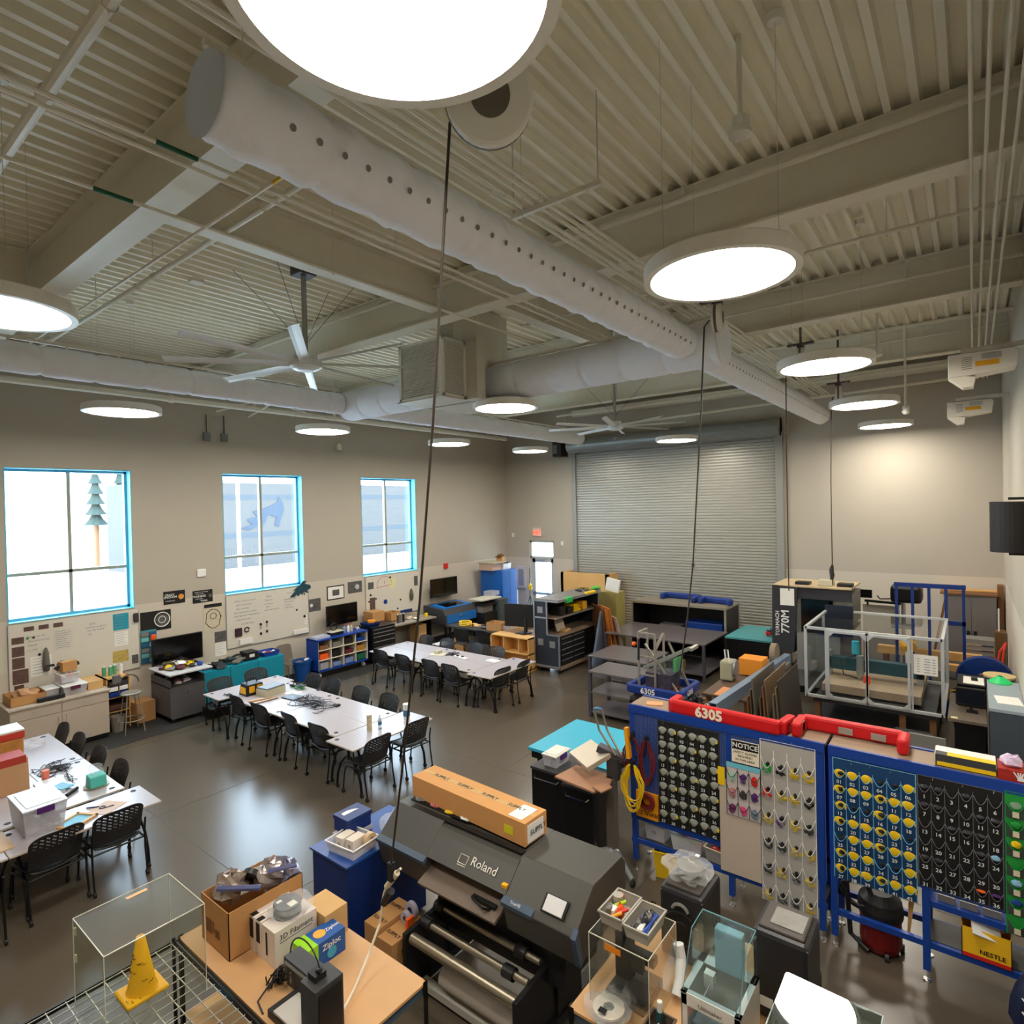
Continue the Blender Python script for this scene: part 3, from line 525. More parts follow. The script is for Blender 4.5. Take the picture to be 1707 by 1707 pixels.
p, q = at(272, 1050, x=LX+.28), at(352, 1085, x=LX+.28); telly(5.0, 6.02, .98, 1.55, 'black television above the cluttered grey cabinet')
telly(9.2, 10.18, 1.08, 1.62, 'black television above the blue cubby shelf'); telly(13.0, 14.2, 1.32, 1.9, 'black television near the blue cabinet, above the laser cutter')
# wall devices
t = T('wifi_point', 'white rounded box on wall between near and middle windows', 'access point', (LX+.02, 6.15, 2.72)); MB().bx(LX, 6.06, 2.72, LX+.04, 6.26, 2.9).o('housing', white, t, bev=.03)
t = T('fire_alarm', 'small red fire alarm on wall left of the blue cabinet', 'fire alarm', (LX+.02, 13.95, 2.2)); MB().bx(LX, 13.87, 2.15, LX+.05, 14.05, 2.32).o('housing', redp, t, bev=.008)
t = T('exit_sign', 'red EXIT sign above the glass door', 'exit sign', (-12.3, BY-.05, 3.06)); MB().bx(-12.47, BY-.06, 3.06, -12.12, BY-.001, 3.36).o('housing', M('exit_housing', (235, 205, 190), .5), t); MB().text('EXIT', (-12.295, BY-.062, 3.18), (1, 0, 0), (0, 0, 1), .17, .03).o('lettering', M('exit_red', (240, 50, 30), .5, emit=1.2), t)
for x, z, lb in ((-11.25, 2.75, 'small white thermostat right of the glass door'), (-13.4, 3.02, 'small white sensor near the back corner')): MB().bx(x-.05, BY-.03, z, x+.05, BY-.001, z+.14).o('wall_thermostat', white, None, lb, 'thermostat', bev=.006)
t = T('extinguisher_cabinet', 'white recessed extinguisher cabinet left of the glass door', 'cabinet', (-13.05, BY-.05, 1.15)); MB().bx(-13.25, BY-.06, 1.15, -12.85, BY-.001, 1.95).o('frame', M('cab_white', (200, 198, 200), .4), t); MB().bx(-13.17, BY-.065, 1.25, -12.93, BY-.06, 1.85).o('door', M('cab_glass', (150, 152, 165), .2), t)
# ---------------------------------------------------------------- furniture along the window wall
def bxt(name, lb, cat, x0, y0, z0, x1, y1, z1): return T(name, lb, cat, ((x0+x1)/2, (y0+y1)/2, z0))
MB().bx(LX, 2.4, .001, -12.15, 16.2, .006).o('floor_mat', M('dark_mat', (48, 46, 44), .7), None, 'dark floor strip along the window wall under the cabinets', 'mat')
def carton(name, lb, x, y, z, w_, d_, h, rz=0, mat=card, open_=False, cat='box', tape=False, grp=None, texts=()):
    t = T(name, lb, cat, (x, y, z), grp); mb = MB()
    if open_:
        e = .006; mb.bx(x-w_/2, y-d_/2, z, x+w_/2, y+d_/2, z+e).bx(x-w_/2, y-d_/2, z, x-w_/2+e, y+d_/2, z+h).bx(x+w_/2-e, y-d_/2, z, x+w_/2, y+d_/2, z+h).bx(x-w_/2, y-d_/2, z, x+w_/2, y-d_/2+e, z+h).bx(x-w_/2, y+d_/2-e, z, x+w_/2, y+d_/2, z+h)
    else: mb.bx(x-w_/2, y-d_/2, z, x+w_/2, y+d_/2, z+h)
    mb.rot((x, y, z), rz).o('carton', mat, t, bev=0 if open_ else .003)
    if tape: MB().bx(x-w_/2, y-.03, z+h, x+w_/2, y+.03, z+h+.0015).rot((x, y, z), rz).o('tape', card2, t)
    for (s_, face, a, b, k) in texts:
        R, U, c_ = {'top': ((1, 0, 0), (0, 1, 0), (x+a, y+b, z+h)), 'front': ((1, 0, 0), (0, 0, 1), (x+a, y-d_/2, z+b)), 'right': ((0, 1, 0), (0, 0, 1), (x+w_/2, y+a, z+b))}[face]
        MB().text(s_, c_, R, U, k, .02, .003).rot((x, y, z), rz).o('lettering', ink, t)
    return t
def tub(name, lb, x, y, z, w_, d_, h, rz=0, lid=white, body=cleartub, latch=None, cat='storage tub', lidm=True, inner=None):
    t = T(name, lb, cat, (x, y, z)); k = .86; a, b = w_/2, d_/2
    v = [(x-a*k, y-b*k, z), (x+a*k, y-b*k, z), (x+a*k, y+b*k, z), (x-a*k, y+b*k, z), (x-a, y-b, z+h), (x+a, y-b, z+h), (x+a, y+b, z+h), (x-a, y+b, z+h)]
    MB().add(v, [(0, 3, 2, 1), (0, 1, 5, 4), (1, 2, 6, 5), (2, 3, 7, 6), (3, 0, 4, 7)]).rot((x, y, z), rz).o('tub_body', body, t, solid=.004)
    if lidm: MB().bx(x-a-.008, y-b-.008, z+h, x+a+.008, y+b+.008, z+h+.018).bx(x-a*.8, y-b*.8, z+h+.018, x+a*.8, y+b*.8, z+h+.024).rot((x, y, z), rz).o('lid', lid, t, bev=.004)
    else: MB().bx(x-a-.008, y-b-.008, z+h-.006, x-a+.004, y+b+.008, z+h+.004).bx(x+a-.004, y-b-.008, z+h-.006, x+a+.008, y+b+.008, z+h+.004).bx(x-a, y-b-.008, z+h-.006, x+a, y-b+.004, z+h+.004).bx(x-a, y+b-.004, z+h-.006, x+a, y+b+.008, z+h+.004).rot((x, y, z), rz).o('rim', lid, t)
    if latch:
        MB().bx(x+a, y-d_*.2, z+h-.05, x+a+.018, y+d_*.2, z+h+.012).rot((x, y, z), rz).o('latch', latch, t); MB().bx(x-a-.018, y-d_*.2, z+h-.05, x-a, y+d_*.2, z+h+.012).rot((x, y, z), rz).o('latch', latch, t)
    if inner:
        n_, cols, sd = inner; rn = random.Random(sd); mb = MB()
        for i in range(n_):
            mb.m(cols[i % len(cols)]); mb.blob((x+rn.uniform(-.6, .6)*a, y+rn.uniform(-.6, .6)*b, z+.03+rn.random()*h*.5), a*.3, b*.3, .03+.02*rn.random(), 7, .35, i+sd)
        mb.o('contents', None, t, kind='stuff')
    return t
def pile(name, lb, cat, x, y, z, rx, ry, rz_, n_, cols, sd, kind=None):
    rn = random.Random(sd); mb = MB()
    for i in range(n_):
        mb.m(cols[i % len(cols)]); a = rn.random()*6.28; r = rn.random()**.5; s_ = rn.uniform(.14, .3)
        px, py, pz = x+rx*r*.75*math.cos(a), y+ry*r*.75*math.sin(a), z+rz_*rn.random()*(1-r*.7)+.01
        if i % 3 == 0: mb.blob((px, py, pz+.01), rx*s_, ry*s_, rz_*s_*1.2+.008, 7, .3, i+sd)
        elif i % 3 == 1: k = len(mb.v); mb.bx(px-rx*s_, py-ry*s_*.6, pz, px+rx*s_, py+ry*s_*.6, pz+rz_*.25+.008); mb.rot((px, py, pz), rn.random()*3, rn.uniform(-.3, .3), 0, k)
        else: mb.cyl((px-rx*s_, py, pz+.01), (px+rx*s_*math.cos(a), py+ry*s_*math.sin(a), pz+.015+rz_*.2), .009+.006*rn.random(), n=8)
    return mb.o(name, None, None, lb, cat, kind=kind or 'stuff')
def cords(name, lb, x, y, z, rx, ry, n_, mat, sd, r=.004, hh=.03, cat='cable'):
    rn = random.Random(sd); mb = MB().m(mat)
    for i in range(n_):
        a0 = rn.random()*6.28; c_ = (x+rn.uniform(-.5, .5)*rx, y+rn.uniform(-.5, .5)*ry); R1 = rn.uniform(.25, .6); f1, f2 = rn.uniform(1, 2.4), rn.uniform(1, 3)
        mb.tube([(c_[0]+rx*R1*math.cos(a0+k*.35*f1), c_[1]+ry*R1*math.sin(a0+k*.3*f2), z+r+hh*(.5+.5*math.sin(k*.8+a0))) for k in range(16)], r, 5)
    return mb.o(name, None, None, lb, cat, kind='stuff')
# beige base cabinet
x0, x1, y0, y1 = -13.72, -12.6, 2.55, 4.0; x1 = -12.78
t = T('base_cabinet', 'beige laminate cabinet under the near window, holding boxes', 'cabinet', ((x0+x1)/2, (y0+y1)/2, 0)); bd = M('beige_dark', (150, 138, 124), .5)
MB().bx(x0, y0, .1, x1-.02, y1, .88).o('carcass', beige, t); MB().bx(x0, y0-.02, .88, x1+.02, y1+.02, .91).o('countertop', beige, t)
for a, b in ((y0, (y0+y1)/2), ((y0+y1)/2, y1)):
    d = MB().bx(x1-.02, a+.005, .7, x1, b-.005, .87).o('drawer', beige, t); MB().tube([(x1, (a+b)/2-.06, .8), (x1+.03, (a+b)/2-.05, .8), (x1+.03, (a+b)/2+.05, .8), (x1, (a+b)/2+.06, .8)], .005, 6).o('handle', alu, d)
    d = MB().bx(x1-.02, a+.005, .11, x1, b-.005, .69).o('door', beige, t); s_ = (b-.06) if a == y0 else (a+.06); MB().tube([(x1, s_, .5), (x1+.03, s_, .51), (x1+.03, s_, .61), (x1, s_, .62)], .005, 6).o('handle', alu, d)
MB().bx(x0, y0, 0.02, x1-.08, y1, .1).o('plinth', blk, t)
carton('cardboard_tray', 'open cardboard tray with brown paper on beige cabinet', -13.2, 2.85, .91, .5, .5, .16, 0, card, True); MB().blob((-13.2, 2.9, 1.04), .2, .2, .09, 9, .35, 4).o('crumpled_paper', M('kraft_paper', (190, 145, 105), .85), None, 'crumpled brown paper in the cardboard tray', 'paper')
tub('storage_tub', 'small lidded tub between cardboard tray and wide tub', -13.25, 3.22, .91, .34, .2, .14, 0)
tub('storage_tub', 'wide clear tub with maroon latch on beige cabinet', -13.2, 3.52, .91, .6, .36, .16, 0, latch=M('maroon', (90, 30, 60), .5), inner=(8, [gryp, paper], 3))
tub('storage_tub', 'smaller tub stacked on the wide tub, orange inside', -13.25, 3.48, 1.12, .4, .28, .16, 0, lidm=False, inner=(8, [org, paper], 5))
carton('cardboard_box', 'kraft box with green mark piled on tubs at the near whiteboard', -13.25, 3.5, 1.3, .16, .24, .18, .2, card)
pile('cloth_heap', 'black cloth and red clamp heap on the stacked tubs', 'cloth', -13.35, 3.45, 1.34, .2, .3, .14, 14, [blk, dgry, blk, redp], 8)
carton('cardboard_box', 'flat cardboard box with white lid right on beige cabinet', -13.25, 3.86, .91, .5, .24, .15, 0, card2); MB().bx(-12.92, 2.95, .92, -12.85, 3.35, .99).o('black_case', blk, None, 'long black case lying along the front of beige cabinet', 'case', bev=.01)
# small wooden organiser and stool
t = T('small_shelf', 'small wooden shelf with trays between cabinet and stool', 'shelf', (-13.45, 4.25, 0))
MB().bx(-13.72, 4.06, 0, -13.1, 4.08, 1.02).bx(-13.72, 4.44, 0, -13.1, 4.46, 1.02).bx(-13.72, 4.06, 1.0, -13.1, 4.46, 1.02).bx(-13.72, 4.06, .62, -13.1, 4.46, .64).bx(-13.72, 4.06, .35, -13.1, 4.46, .37).o('frame', wood, t)
for z, m_, lb in ((.86, dgry, 'dark tray at top of small wooden shelf'), (.76, white, 'white tray in small wooden shelf'), (.65, blue, 'blue tray in small wooden shelf'), (.4, M('brown_tray', (90, 60, 50), .6), 'brown tray low in small wooden shelf')): MB().bx(-13.6, 4.1, z, -13.08, 4.42, z+.08).o('tray', m_, None, lb, 'tray', bev=.005)
for k in range(4):
    t = T('spray_can', ('white and green can nearest the cabinet', 'white and green can, second', 'white and green can, third', 'pale tall can at right')[k]+' on small wooden shelf', 'can', (-13.4+.05*(k % 2), 4.12+k*.09, 1.02)); c_ = t.location; MB().cyl(c_, c_+Vector((0, 0, .17)), .035).o('body', M('can_green', (90, 165, 130), .4) if k < 3 else white, t); MB().cyl(c_+Vector((0, 0, .17)), c_+Vector((0, 0, .2)), .02).o('cap', white, t)
p = at(213, 1160, z=.77); cx, cy = -12.75, 4.35; t = T('shop_stool', 'pale metal stool with round seat and hooped foot ring', 'stool', (cx, cy, 0)); sm = M('stool_metal', (165, 158, 145), .4, .5)
MB().lathe((cx, cy, .74), [(0, .03), (.16, .03), (.18, .015), (.18, 0), (.17, -.01)], 24).o('seat', sm, t, smooth=False)
for k in range(4): a = math.pi/4+k*math.pi/2; MB().tube([(cx+.13*math.cos(a), cy+.13*math.sin(a), .74), (cx+.24*math.cos(a), cy+.24*math.sin(a), 0)], .011, 8).o('leg', sm, t)
MB().tube(arc((cx, cy, .25), .21, 0, 360, 24, 'xy'), .01, 6, False).o('foot_ring', sm, t); MB().tube(arc((cx-.14, cy+.02, .9), .17, 0, 180, 12, 'yz')+[(cx-.14, cy-.15, .76)], .012, 6).o('back_hoop', M('hoop_brown', (90, 80, 72), .5), t); MB().bx(cx-.15, cy-.26, .95, cx-.1, cy-.12, 1.12).o('back_pad', M('pad_grey', (105, 105, 105), .5), t, bev=.02)
carton('cardboard_box', 'two stacked kraft boxes on the floor behind the stool', -13.3, 4.72, 0.01, .4, .35, .4, .1, card); MB().lathe((-13.0, 4.2, .01), [(0, 0), (.09, 0), (.12, .3), (.11, .3)], 16).o('waste_basket', M('wire_grey', (135, 130, 118), .6), None, 'small grey bin on the floor left of the stool', 'bin')
# hanging cyan organiser
t = T('wall_organiser', 'cyan mesh pocket organiser hanging between whiteboard and television', 'organiser', (LX+.02, 5.02, 1.0)); MB().bx(LX+.004, 4.89, 1.02, LX+.012, 5.2, 1.72).o('backing', M('mesh_cyan', (70, 140, 150), .8), t)
for i in range(2):
    for j in range(6):
        c_ = [M('pk_blue', (40, 90, 130), .7), M('pk_cyan', (110, 180, 185), .7), gryp][(i+j) % 3]; MB().bx(LX+.012, 4.9+i*.15, 1.04+j*.112, LX+.04, 5.04+i*.15, 1.12+j*.112).o('pocket', c_, t)
MB().bx(LX+.04, 5.07, 1.45, LX+.08, 5.17, 1.62).o('orange_pouch', org, None, 'bright orange pouch in the cyan wall organiser', 'pouch', bev=.02)
# grey rolling cabinet with worktop
x0, x1, y0, y1 = -13.4, -12.5, 4.95, 5.62; lam = M('charcoal_laminate', (84, 82, 84), .5)
t = T('rolling_cabinet', 'charcoal rolling cabinet with pale cluttered top, beside the stool', 'cabinet', (-12.95, 5.28, 0))
MB().bx(x0, y0, .09, x1, y0+.02, .86).bx(x0, y1-.02, .09, x1, y1, .86).bx(x0, y0, .09, x1, y1, .12).bx(x0, y0, .09, x0+.02, y1, .86).bx(x0, y0, .7, x1, y1, .72).o('carcass', lam, t)
for a, b in ((y0+.02, 5.28), (5.28, y1-.02)):
    d = MB().bx(x1-.02, a, .12, x1, b, .7).o('door', lam, t); yy = 5.28+(-.04 if a < 5.2 else .04); MB().tube([(x1, yy, .5), (x1+.03, yy, .51), (x1+.03, yy, .6), (x1, yy, .61)], .005, 6).o('handle', alu, d)
MB().bx(x0, y0-.05, .97, x1+.1, y1+.12, 1.0).o('worktop', M('pale_top', (200, 198, 198), .4), t, bev=.005); MB().bar((-12.7, y0+.05, .86), (-12.7, y0+.05, .97), .03).bar((-12.7, y1-.05, .86), (-12.7, y1-.05, .97), .03).bar((-13.3, y0+.05, .86), (-13.3, y0+.05, .97), .03).bar((-13.3, y1-.05, .86), (-13.3, y1-.05, .97), .03).o('post', blkm, t)
for xx in (x0+.08, x1-.08):
    for yy in (y0+.08, y1-.08): MB().cyl((xx-.015, yy, .045), (xx+.015, yy, .045), .045).o('caster', blk, t)
pile('parts_heap', 'heap of small parts on the pale top of charcoal cabinet', 'parts', -12.95, 5.3, 1.0, .42, .36, .1, 46, [yel, blk, M('olive', (90, 85, 50), .6), gryp, M('dk_red', (95, 30, 35), .6), white, blk], 21); MB().blob((-12.85, 5.08, 1.05), .09, .07, .06, 10, .12, 2).o('yellow_tool', yel, None, 'yellow tool at left of the parts heap', 'tool'); MB().blob((-12.7, 5.62, 1.04), .06, .06, .045, 10, .05, 2).o('blue_ball', blue, None, 'dark blue roll at right end of the parts heap', 'roll')
pile('parts_heap', 'small parts under the raised top of the charcoal cabinet', 'parts', -12.95, 5.28, .72, .36, .28, .08, 24, [white, gryp, M('gr_br', (70, 75, 50), .6), M('mgta', (120, 40, 70), .6)], 23)
# teal low cabinet
x0, x1, y0, y1 = -13.7, -13.1, 5.8, 7.75; t = T('low_cabinet', 'teal low cabinet with three doors under the middle whiteboard', 'cabinet', (-13.4, 6.8, 0)); MB().bx(x0, y0, .04, x1-.02, y1, .72).o('carcass', teal, t)
for k in range(3): MB().bx(x1-.02, y0+.01+k*.65, .05, x1, y0+.64+k*.65, .71).o('door', teal, t, bev=.003)
pile('desk_clutter', 'mixed desk clutter along the teal cabinet', 'clutter', -13.4, 6.6, .72, .26, .75, .13, 40, [blk, gryp, white, M('dkteal', (20, 60, 70), .5), blk, M('crm', (190, 185, 160), .6)], 31)
t = T('desk_phone', 'black desk phone with pale paper on the teal cabinet', 'phone', (-13.2, 6.28, .72)); MB().prism([(-13.32, .73), (-13.08, .73), (-13.1, .76), (-13.3, .85)], 6.15, 6.36, 'y').o('base', blk, t); MB().tube([(-13.26, 6.13, .86), (-13.22, 6.12, .84), (-13.1, 6.13, .8)], .02, 8).o('handset', blk, t)
t = T('tool_bag', 'black tool case with white print on the teal cabinet', 'case', (-13.35, 7.0, .72)); MB().bx(-13.5, 6.86, .73, -13.2, 7.16, .93).o('body', blk, t, bev=.02); MB().bx(-13.2, 6.95, .8, -13.198, 7.07, .87).o('print', white, t)
tub('storage_tub', 'blue tub with white contents on right end of the teal cabinet', -13.38, 7.5, .725, .36, .4, .1, 0, blue, M('tub_blue', (30, 70, 160), .5), lidm=False, inner=(6, [white, redp], 7))
MB().blob((-13.3, 5.95, .78), .05, .05, .06, 9, .2, 5).o('pink_tape', pink, None, 'pink roll between the parts heap and the phone', 'roll')
t = T('office_chair', 'taupe plastic side chair right of the teal cabinet', 'chair', (-13.3, 8.0, 0)); tp = M('taupe_shell', (118, 108, 98), .6)
MB().grid(lambda u, v: (-13.5+.42*v, 7.82+.42*u, .44-.03*math.sin(u*3.14)), 6, 6).o('seat', tp, t, solid=.02); MB().grid(lambda u, v: (-13.52-.08*v, 7.83+.4*u, .46+.38*v-.05*(2*u-1)**4*v), 8, 6).o('backrest', tp, t, solid=.02)
for xx, yy in ((-13.1, 7.84), (-13.1, 8.22), (-13.48, 7.84), (-13.48, 8.22)): MB().tube([(xx, yy, .44), (xx+(.04 if xx > -13.3 else -.04), yy, 0)], .012, 8).o('leg', chrome, t)
t = T('waste_bin', 'blue round bin with white liner left of the cubby shelf', 'bin', (-13.05, 8.2, 0)); cc = (-13.05, 8.2, 0); MB().lathe(cc, [(0, .005), (.17, .005), (.22, .45), (.235, .45), (.235, .49), (.215, .49), (.2, .4), (.16, .02), (0, .02)], 28).o('bucket', M('bin_blue', (18, 75, 150), .45), t, smooth=False); MB().blob((-12.98, 8.28, .5), .04, .07, .03, 8, .4, 3).o('liner', white, t)
# rolling mag wheel
t = T('black_roller', 'black cart with a white spoked wheel under the middle table end', 'cart', (-12.2, 5.75, 0)); MB().lathe((-12.06, 5.7, .3), [(.09, -.02), (.12, -.02), (.12, .02), (.09, .02)], 20, 'x').o('tyre', blk, t); mb = MB().lathe((-12.05, 5.7, .3), [(.075, 0), (.09, 0), (.09, .02), (.075, .02)], 20, 'x')
for k in range(5): a = k*1.2566; mb.bar((-12.04, 5.7, .3), (-12.04, 5.7+.08*math.cos(a), .3+.08*math.sin(a)), .02)
mb.o('wheel', white, t); MB().bx(-12.5, 5.55, .01, -12.12, 5.95, .2).o('body', blk, t, bev=.02)
# blue cubby shelf
x0, x1, y0, y1 = -13.6, -12.72, 8.42, 9.95; x0 = -13.2; t = T('cubby_shelf', 'blue rolling cubby shelf with white dividers', 'shelf', (-12.95, 9.18, 0)); ZB, ZT = .16, .95
MB().bx(x0, y0, ZB, x1, y0+.02, ZT).bx(x0, y1-.02, ZB, x1, y1, ZT).bx(x0, y0, ZB, x1, y1, ZB+.04).bx(x0, y0, ZT-.02, x1+.02, y1, ZT+.01).bx(x0, y0, ZB, x0+.01, y1, ZT).o('frame', blue, t)
cw = M('cubby_white', (222, 214, 196), .5); mb = MB()
for k in range(5): yy = y0+.02+(y1-y0-.04)*k/4; mb.bx(x0+.01, yy-.008, ZB+.04, x1, yy+.008, ZT-.02)
for k in range(1, 3): zz = ZB+.04+(ZT-ZB-.06)*k/3; mb.bx(x0+.01, y0+.02, zz-.008, x1, y1-.02, zz+.008)
mb.o('divider', cw, t, kind='stuff')
for yy in (y0+.1, y1-.1): MB().cyl((x1-.1, yy-.02, .06), (x1-.1, yy+.02, .06), .06).o('caster', white, t)
names = ['brown parts tray', 'grey tool case', 'black cable bundle', 'blue bin', 'orange bin', 'black cone', 'red cloth', 'amber parts bin', 'clear tub', 'pale blue bin', 'pale blue case', 'green bin']; cm = [brown, gryp, blk, blue, org, blk, M('dk_red', (95, 30, 35), .6), M('amber', (170, 120, 50), .5), cleartub, M('pblue', (120, 140, 190), .5), M('pblue', (120, 140, 190), .5), M('bin_green', (20, 100, 70), .5)]
for j in range(3):
    for i in range(4):
        k = j*4+i; yy = y0+.02+(y1-y0-.04)*(i+.5)/4; zz = ZT-.02-(ZT-ZB-.06)*(j+1)/3+.009; MB().bx(x1-.26, yy-.12, zz, x1-.03, yy+.12, zz+.1+.03*((k*7) % 3)).o('cubby_bin', cm[k], None, '%s in the %s row of the blue cubby shelf' % (names[k], ('top', 'middle', 'bottom')[j]), 'bin', bev=.01)
t = T('parts_tray', 'clear flat tray of parts on left end of cubby shelf', 'tray', (-12.95, 8.62, .96)); MB().bx(-13.1, 8.44, .965, -12.8, 8.85, 1.01).o('tray_body', cleartub, t); tub('glue_box', 'cream box with black magnifier ring on cubby shelf', -12.95, 9.1, .96, .22, .36, .08, 0, M('crm', (190, 185, 160), .6), blk)
MB().tube(arc((-12.98, 9.08, 1.16), .09, 0, 360, 18, 'yz'), .012, 6, False).o('magnifier_ring', blk, None, 'black magnifier ring standing on the cream box', 'magnifier')
for k, (yy, m_, lb) in enumerate(((9.38, M('lbl', (120, 150, 190), .4), 'blue tinted bottle on cubby shelf, left of three'), (9.5, white, 'white bottle on cubby shelf, middle of three'), (9.6, M('crm', (190, 185, 160), .6), 'cream cup on cubby shelf, right of three'))): t = T('bottle', lb, 'bottle', (-12.95, yy, .96)); MB().lathe((-12.95, yy, .96), [(0, 0), (.035, 0), (.035, .13), (.012, .16), (.012, .19)], 12).o('body', m_, t); MB().cyl((-12.95, yy, 1.15), (-12.95, yy, 1.18), .014).o('cap', redp, t)
pile('bag_of_parts', 'clear bag of parts right on cubby shelf', 'bag', -12.95, 9.78, .96, .1, .1, .08, 7, [paper, M('pblue', (120, 140, 190), .5)], 9)
# black tool chest
x0, x1, y0, y1 = -13.35, -12.68, 10.05, 10.85; t = T('tool_chest', 'black rolling tool chest with silver drawer pulls', 'tool chest', (-13.0, 10.45, 0)); MB().bx(x0, y0, .12, x1, y1, .98).o('carcass', blkm, t)
z = .2
for h in (.26, .16, .13, .1, .1): d = MB().bx(x1, y0+.03, z, x1+.015, y1-.03, z+h-.015).o('drawer', M('drawer_black', (30, 30, 32), .35), t); MB().bx(x1+.015, y0+.04, z+h-.04, x1+.03, y1-.04, z+h-.02).o('pull', alu, d); z += h
for yy in (y0+.08, y1-.08): MB().cyl((x1-.08, yy-.02, .06), (x1-.08, yy+.02, .06), .06).o('caster', blk, t)
tub('parts_bowl', 'dark blue bowl with orange coil on the tool chest', -13.0, 10.25, .985, .4, .36, .08, 0, dblue, dblue, lidm=False, cat='bowl'); MB().tube(arc((-13.0, 10.3, 1.08), .09, 0, 360, 16, 'xy')+arc((-13.0, 10.3, 1.11), .09, 0, 360, 16, 'xy'), .02, 6).o('air_hose', M('orange_yellow', (250, 160, 20), .5), None, 'orange coiled hose in the blue bowl', 'hose')
carton('cardboard_box', 'kraft carton behind tool chest, left of two', -13.45, 10.75, .99, .4, .42, .28, 0, card); carton('cardboard_box', 'kraft carton right of the tool chest', -13.4, 11.35, .92, .36, .36, .24, 0, card, True)
# wall worktop
t = T('wall_worktop', 'grey worktop on the wall under the far whiteboard', 'worktop', (-13.1, 11.6, 0)); MB().bx(-13.73, 10.9, .86, -12.72, 12.5, .9).o('countertop', M('ctop', (150, 140, 125), .4), t); MB().bx(-13.6, 12.42, 0, -12.9, 12.46, .86).bx(-13.6, 10.92, 0, -12.9, 10.96, .86).o('support', blkm, t)
for k, (yy, m_, lb) in enumerate(((11.2, steel, 'dark spray can on the wall worktop, left'), (11.3, gryp, 'grey spray can on the wall worktop, middle'), (11.4, blk, 'black spray can on the wall worktop, right'))): t = T('spray_can', lb, 'can', (-12.95, yy, .9)); MB().cyl((-12.95, yy, .9), (-12.95, yy, 1.13), .035).o('body', m_, t); MB().cyl((-12.95, yy, 1.13), (-12.95, yy, 1.16), .02).o('cap', white, t)
pile('parts_heap', 'small tools and paper on the wall worktop', 'parts', -13.1, 11.8, .9, .28, .3, .05, 16, [paper, gryp, blk, wood], 41); MB().bx(-12.95, 12.22, .9, -12.87, 12.3, 1.02).o('glue_bottle', yel, None, 'yellow bottle at right end of the wall worktop', 'bottle', bev=.01)
carton('cardboard_box', 'tall kraft box on the floor beneath the wall worktop', -13.1, 12.1, .01, .4, .3, .7, 0, card2); carton('wood_crate', 'low wooden crate on floor under the wall worktop', -13.1, 11.25, .01, .5, .5, .2, 0, wood)
# laser cutter
x0, x1, y0, y1 = -13.55, -12.6, 12.75, 14.2; t = T('laser_cutter', 'blue and grey laser cutter beside the blue cabinet', 'machine', (-13.05, 13.5, 0)); lb_ = M('machine_blue', (28, 110, 190), .4)
MB().prism([(x0, .6), (x1, .6), (x1, .88), (x1-.1, 1.05), (x0, 1.12)], y0, y1, 'y').o('body', dgry, t, bev=.01); MB().prism([(x1+.004, .62), (x1+.004, .88), (x1-.004, .88), (x1-.004, .62)], y0+.08, y1-.05, 'y').o('front_panel', lb_, t)
MB().prism([(x0+.2, 1.105), (x1-.14, 1.045), (x1-.14, 1.075), (x0+.2, 1.135)], y0+.1, y1-.1, 'y').o('lid_frame', lb_, t); MB().prism([(x0+.3, 1.136), (x1-.24, 1.085), (x1-.24, 1.088), (x0+.3, 1.139)], y0+.3, y1-.3, 'y').o('lid_window', scrn, t)
MB().bx(x1-.09, y0+.05, .02, x1-.03, y0+.11, .6).bx(x1-.09, y1-.11, .02, x1-.03, y1-.05, .6).bx(x0+.05, y0+.05, .02, x0+.11, y0+.11, .6).bx(x0+.05, y1-.11, .02, x0+.11, y1-.05, .6).o('leg', blkm, t); MB().bx(x1+.004, 13.35, .8, x1+.03, 13.47, .83).o('handle', alu, t)
# grey printer/cabinet group near blue cabinet
x0, x1, y0, y1 = -12.95, -12.2, 14.45, 15.3; t = T('copier', 'black and green office copier topped with pale paper stacks', 'copier', (-12.6, 14.9, 0)); MB().bx(x0, y0+.4, .1, x1, y1, 1.12).o('body', M('green_grey', (66, 76, 72), .5), t, bev=.01); MB().bx(x0, y0-.25, .1, x1-.1, y0+.4, .75).bx(x0, y0-.25, .98, x1-.1, y0+.4, 1.04).bx(x0, y0-.25, .75, x0+.1, y0+.4, 1.0).o('stand', blk, t); MB().bx(x0+.05, y0-.2, .76, x1-.2, y0+.3, .97).o('books', M('spines', (130, 125, 120), .8, var=.7, scale=40), t)
MB().bx(x0, y0-.3, 1.13, x1-.15, y1-.15, 1.18).o('paper_stack', M('cream_paper', (205, 200, 180), .8), None, 'pale sheets stacked on top of the copier', 'paper', bev=.01)
MB().bx(-12.95, 14.95, 1.19, -12.6, 15.35, 1.33).o('clear_case', cleartub, None, 'clear case on the paper stack', 'case')
x0, x1, y0, y1 = -13.5, -12.55, 15.45, 16.25; t = T('steel_cupboard', 'tall blue steel cupboard in the back corner', 'cupboard', (-13.0, 15.85, 0)); bc = M('cupboard_blue', (16, 96, 185), .35)
MB().bx(x0, y0, 0.02, x1, y1, 1.98).o('carcass', bc, t, bev=.006)
for a, b in ((y0, (y0+y1)/2), ((y0+y1)/2, y1)): d = MB().bx(x1, a+.006, .06, x1+.015, b-.006, 1.95).o('door', bc, t, bev=.003)
MB().tube([(x1+.015, 15.82, .95), (x1+.05, 15.82, .97), (x1+.05, 15.82, 1.07), (x1+.015, 15.82, 1.09)], .008, 6).o('handle', chrome, t)
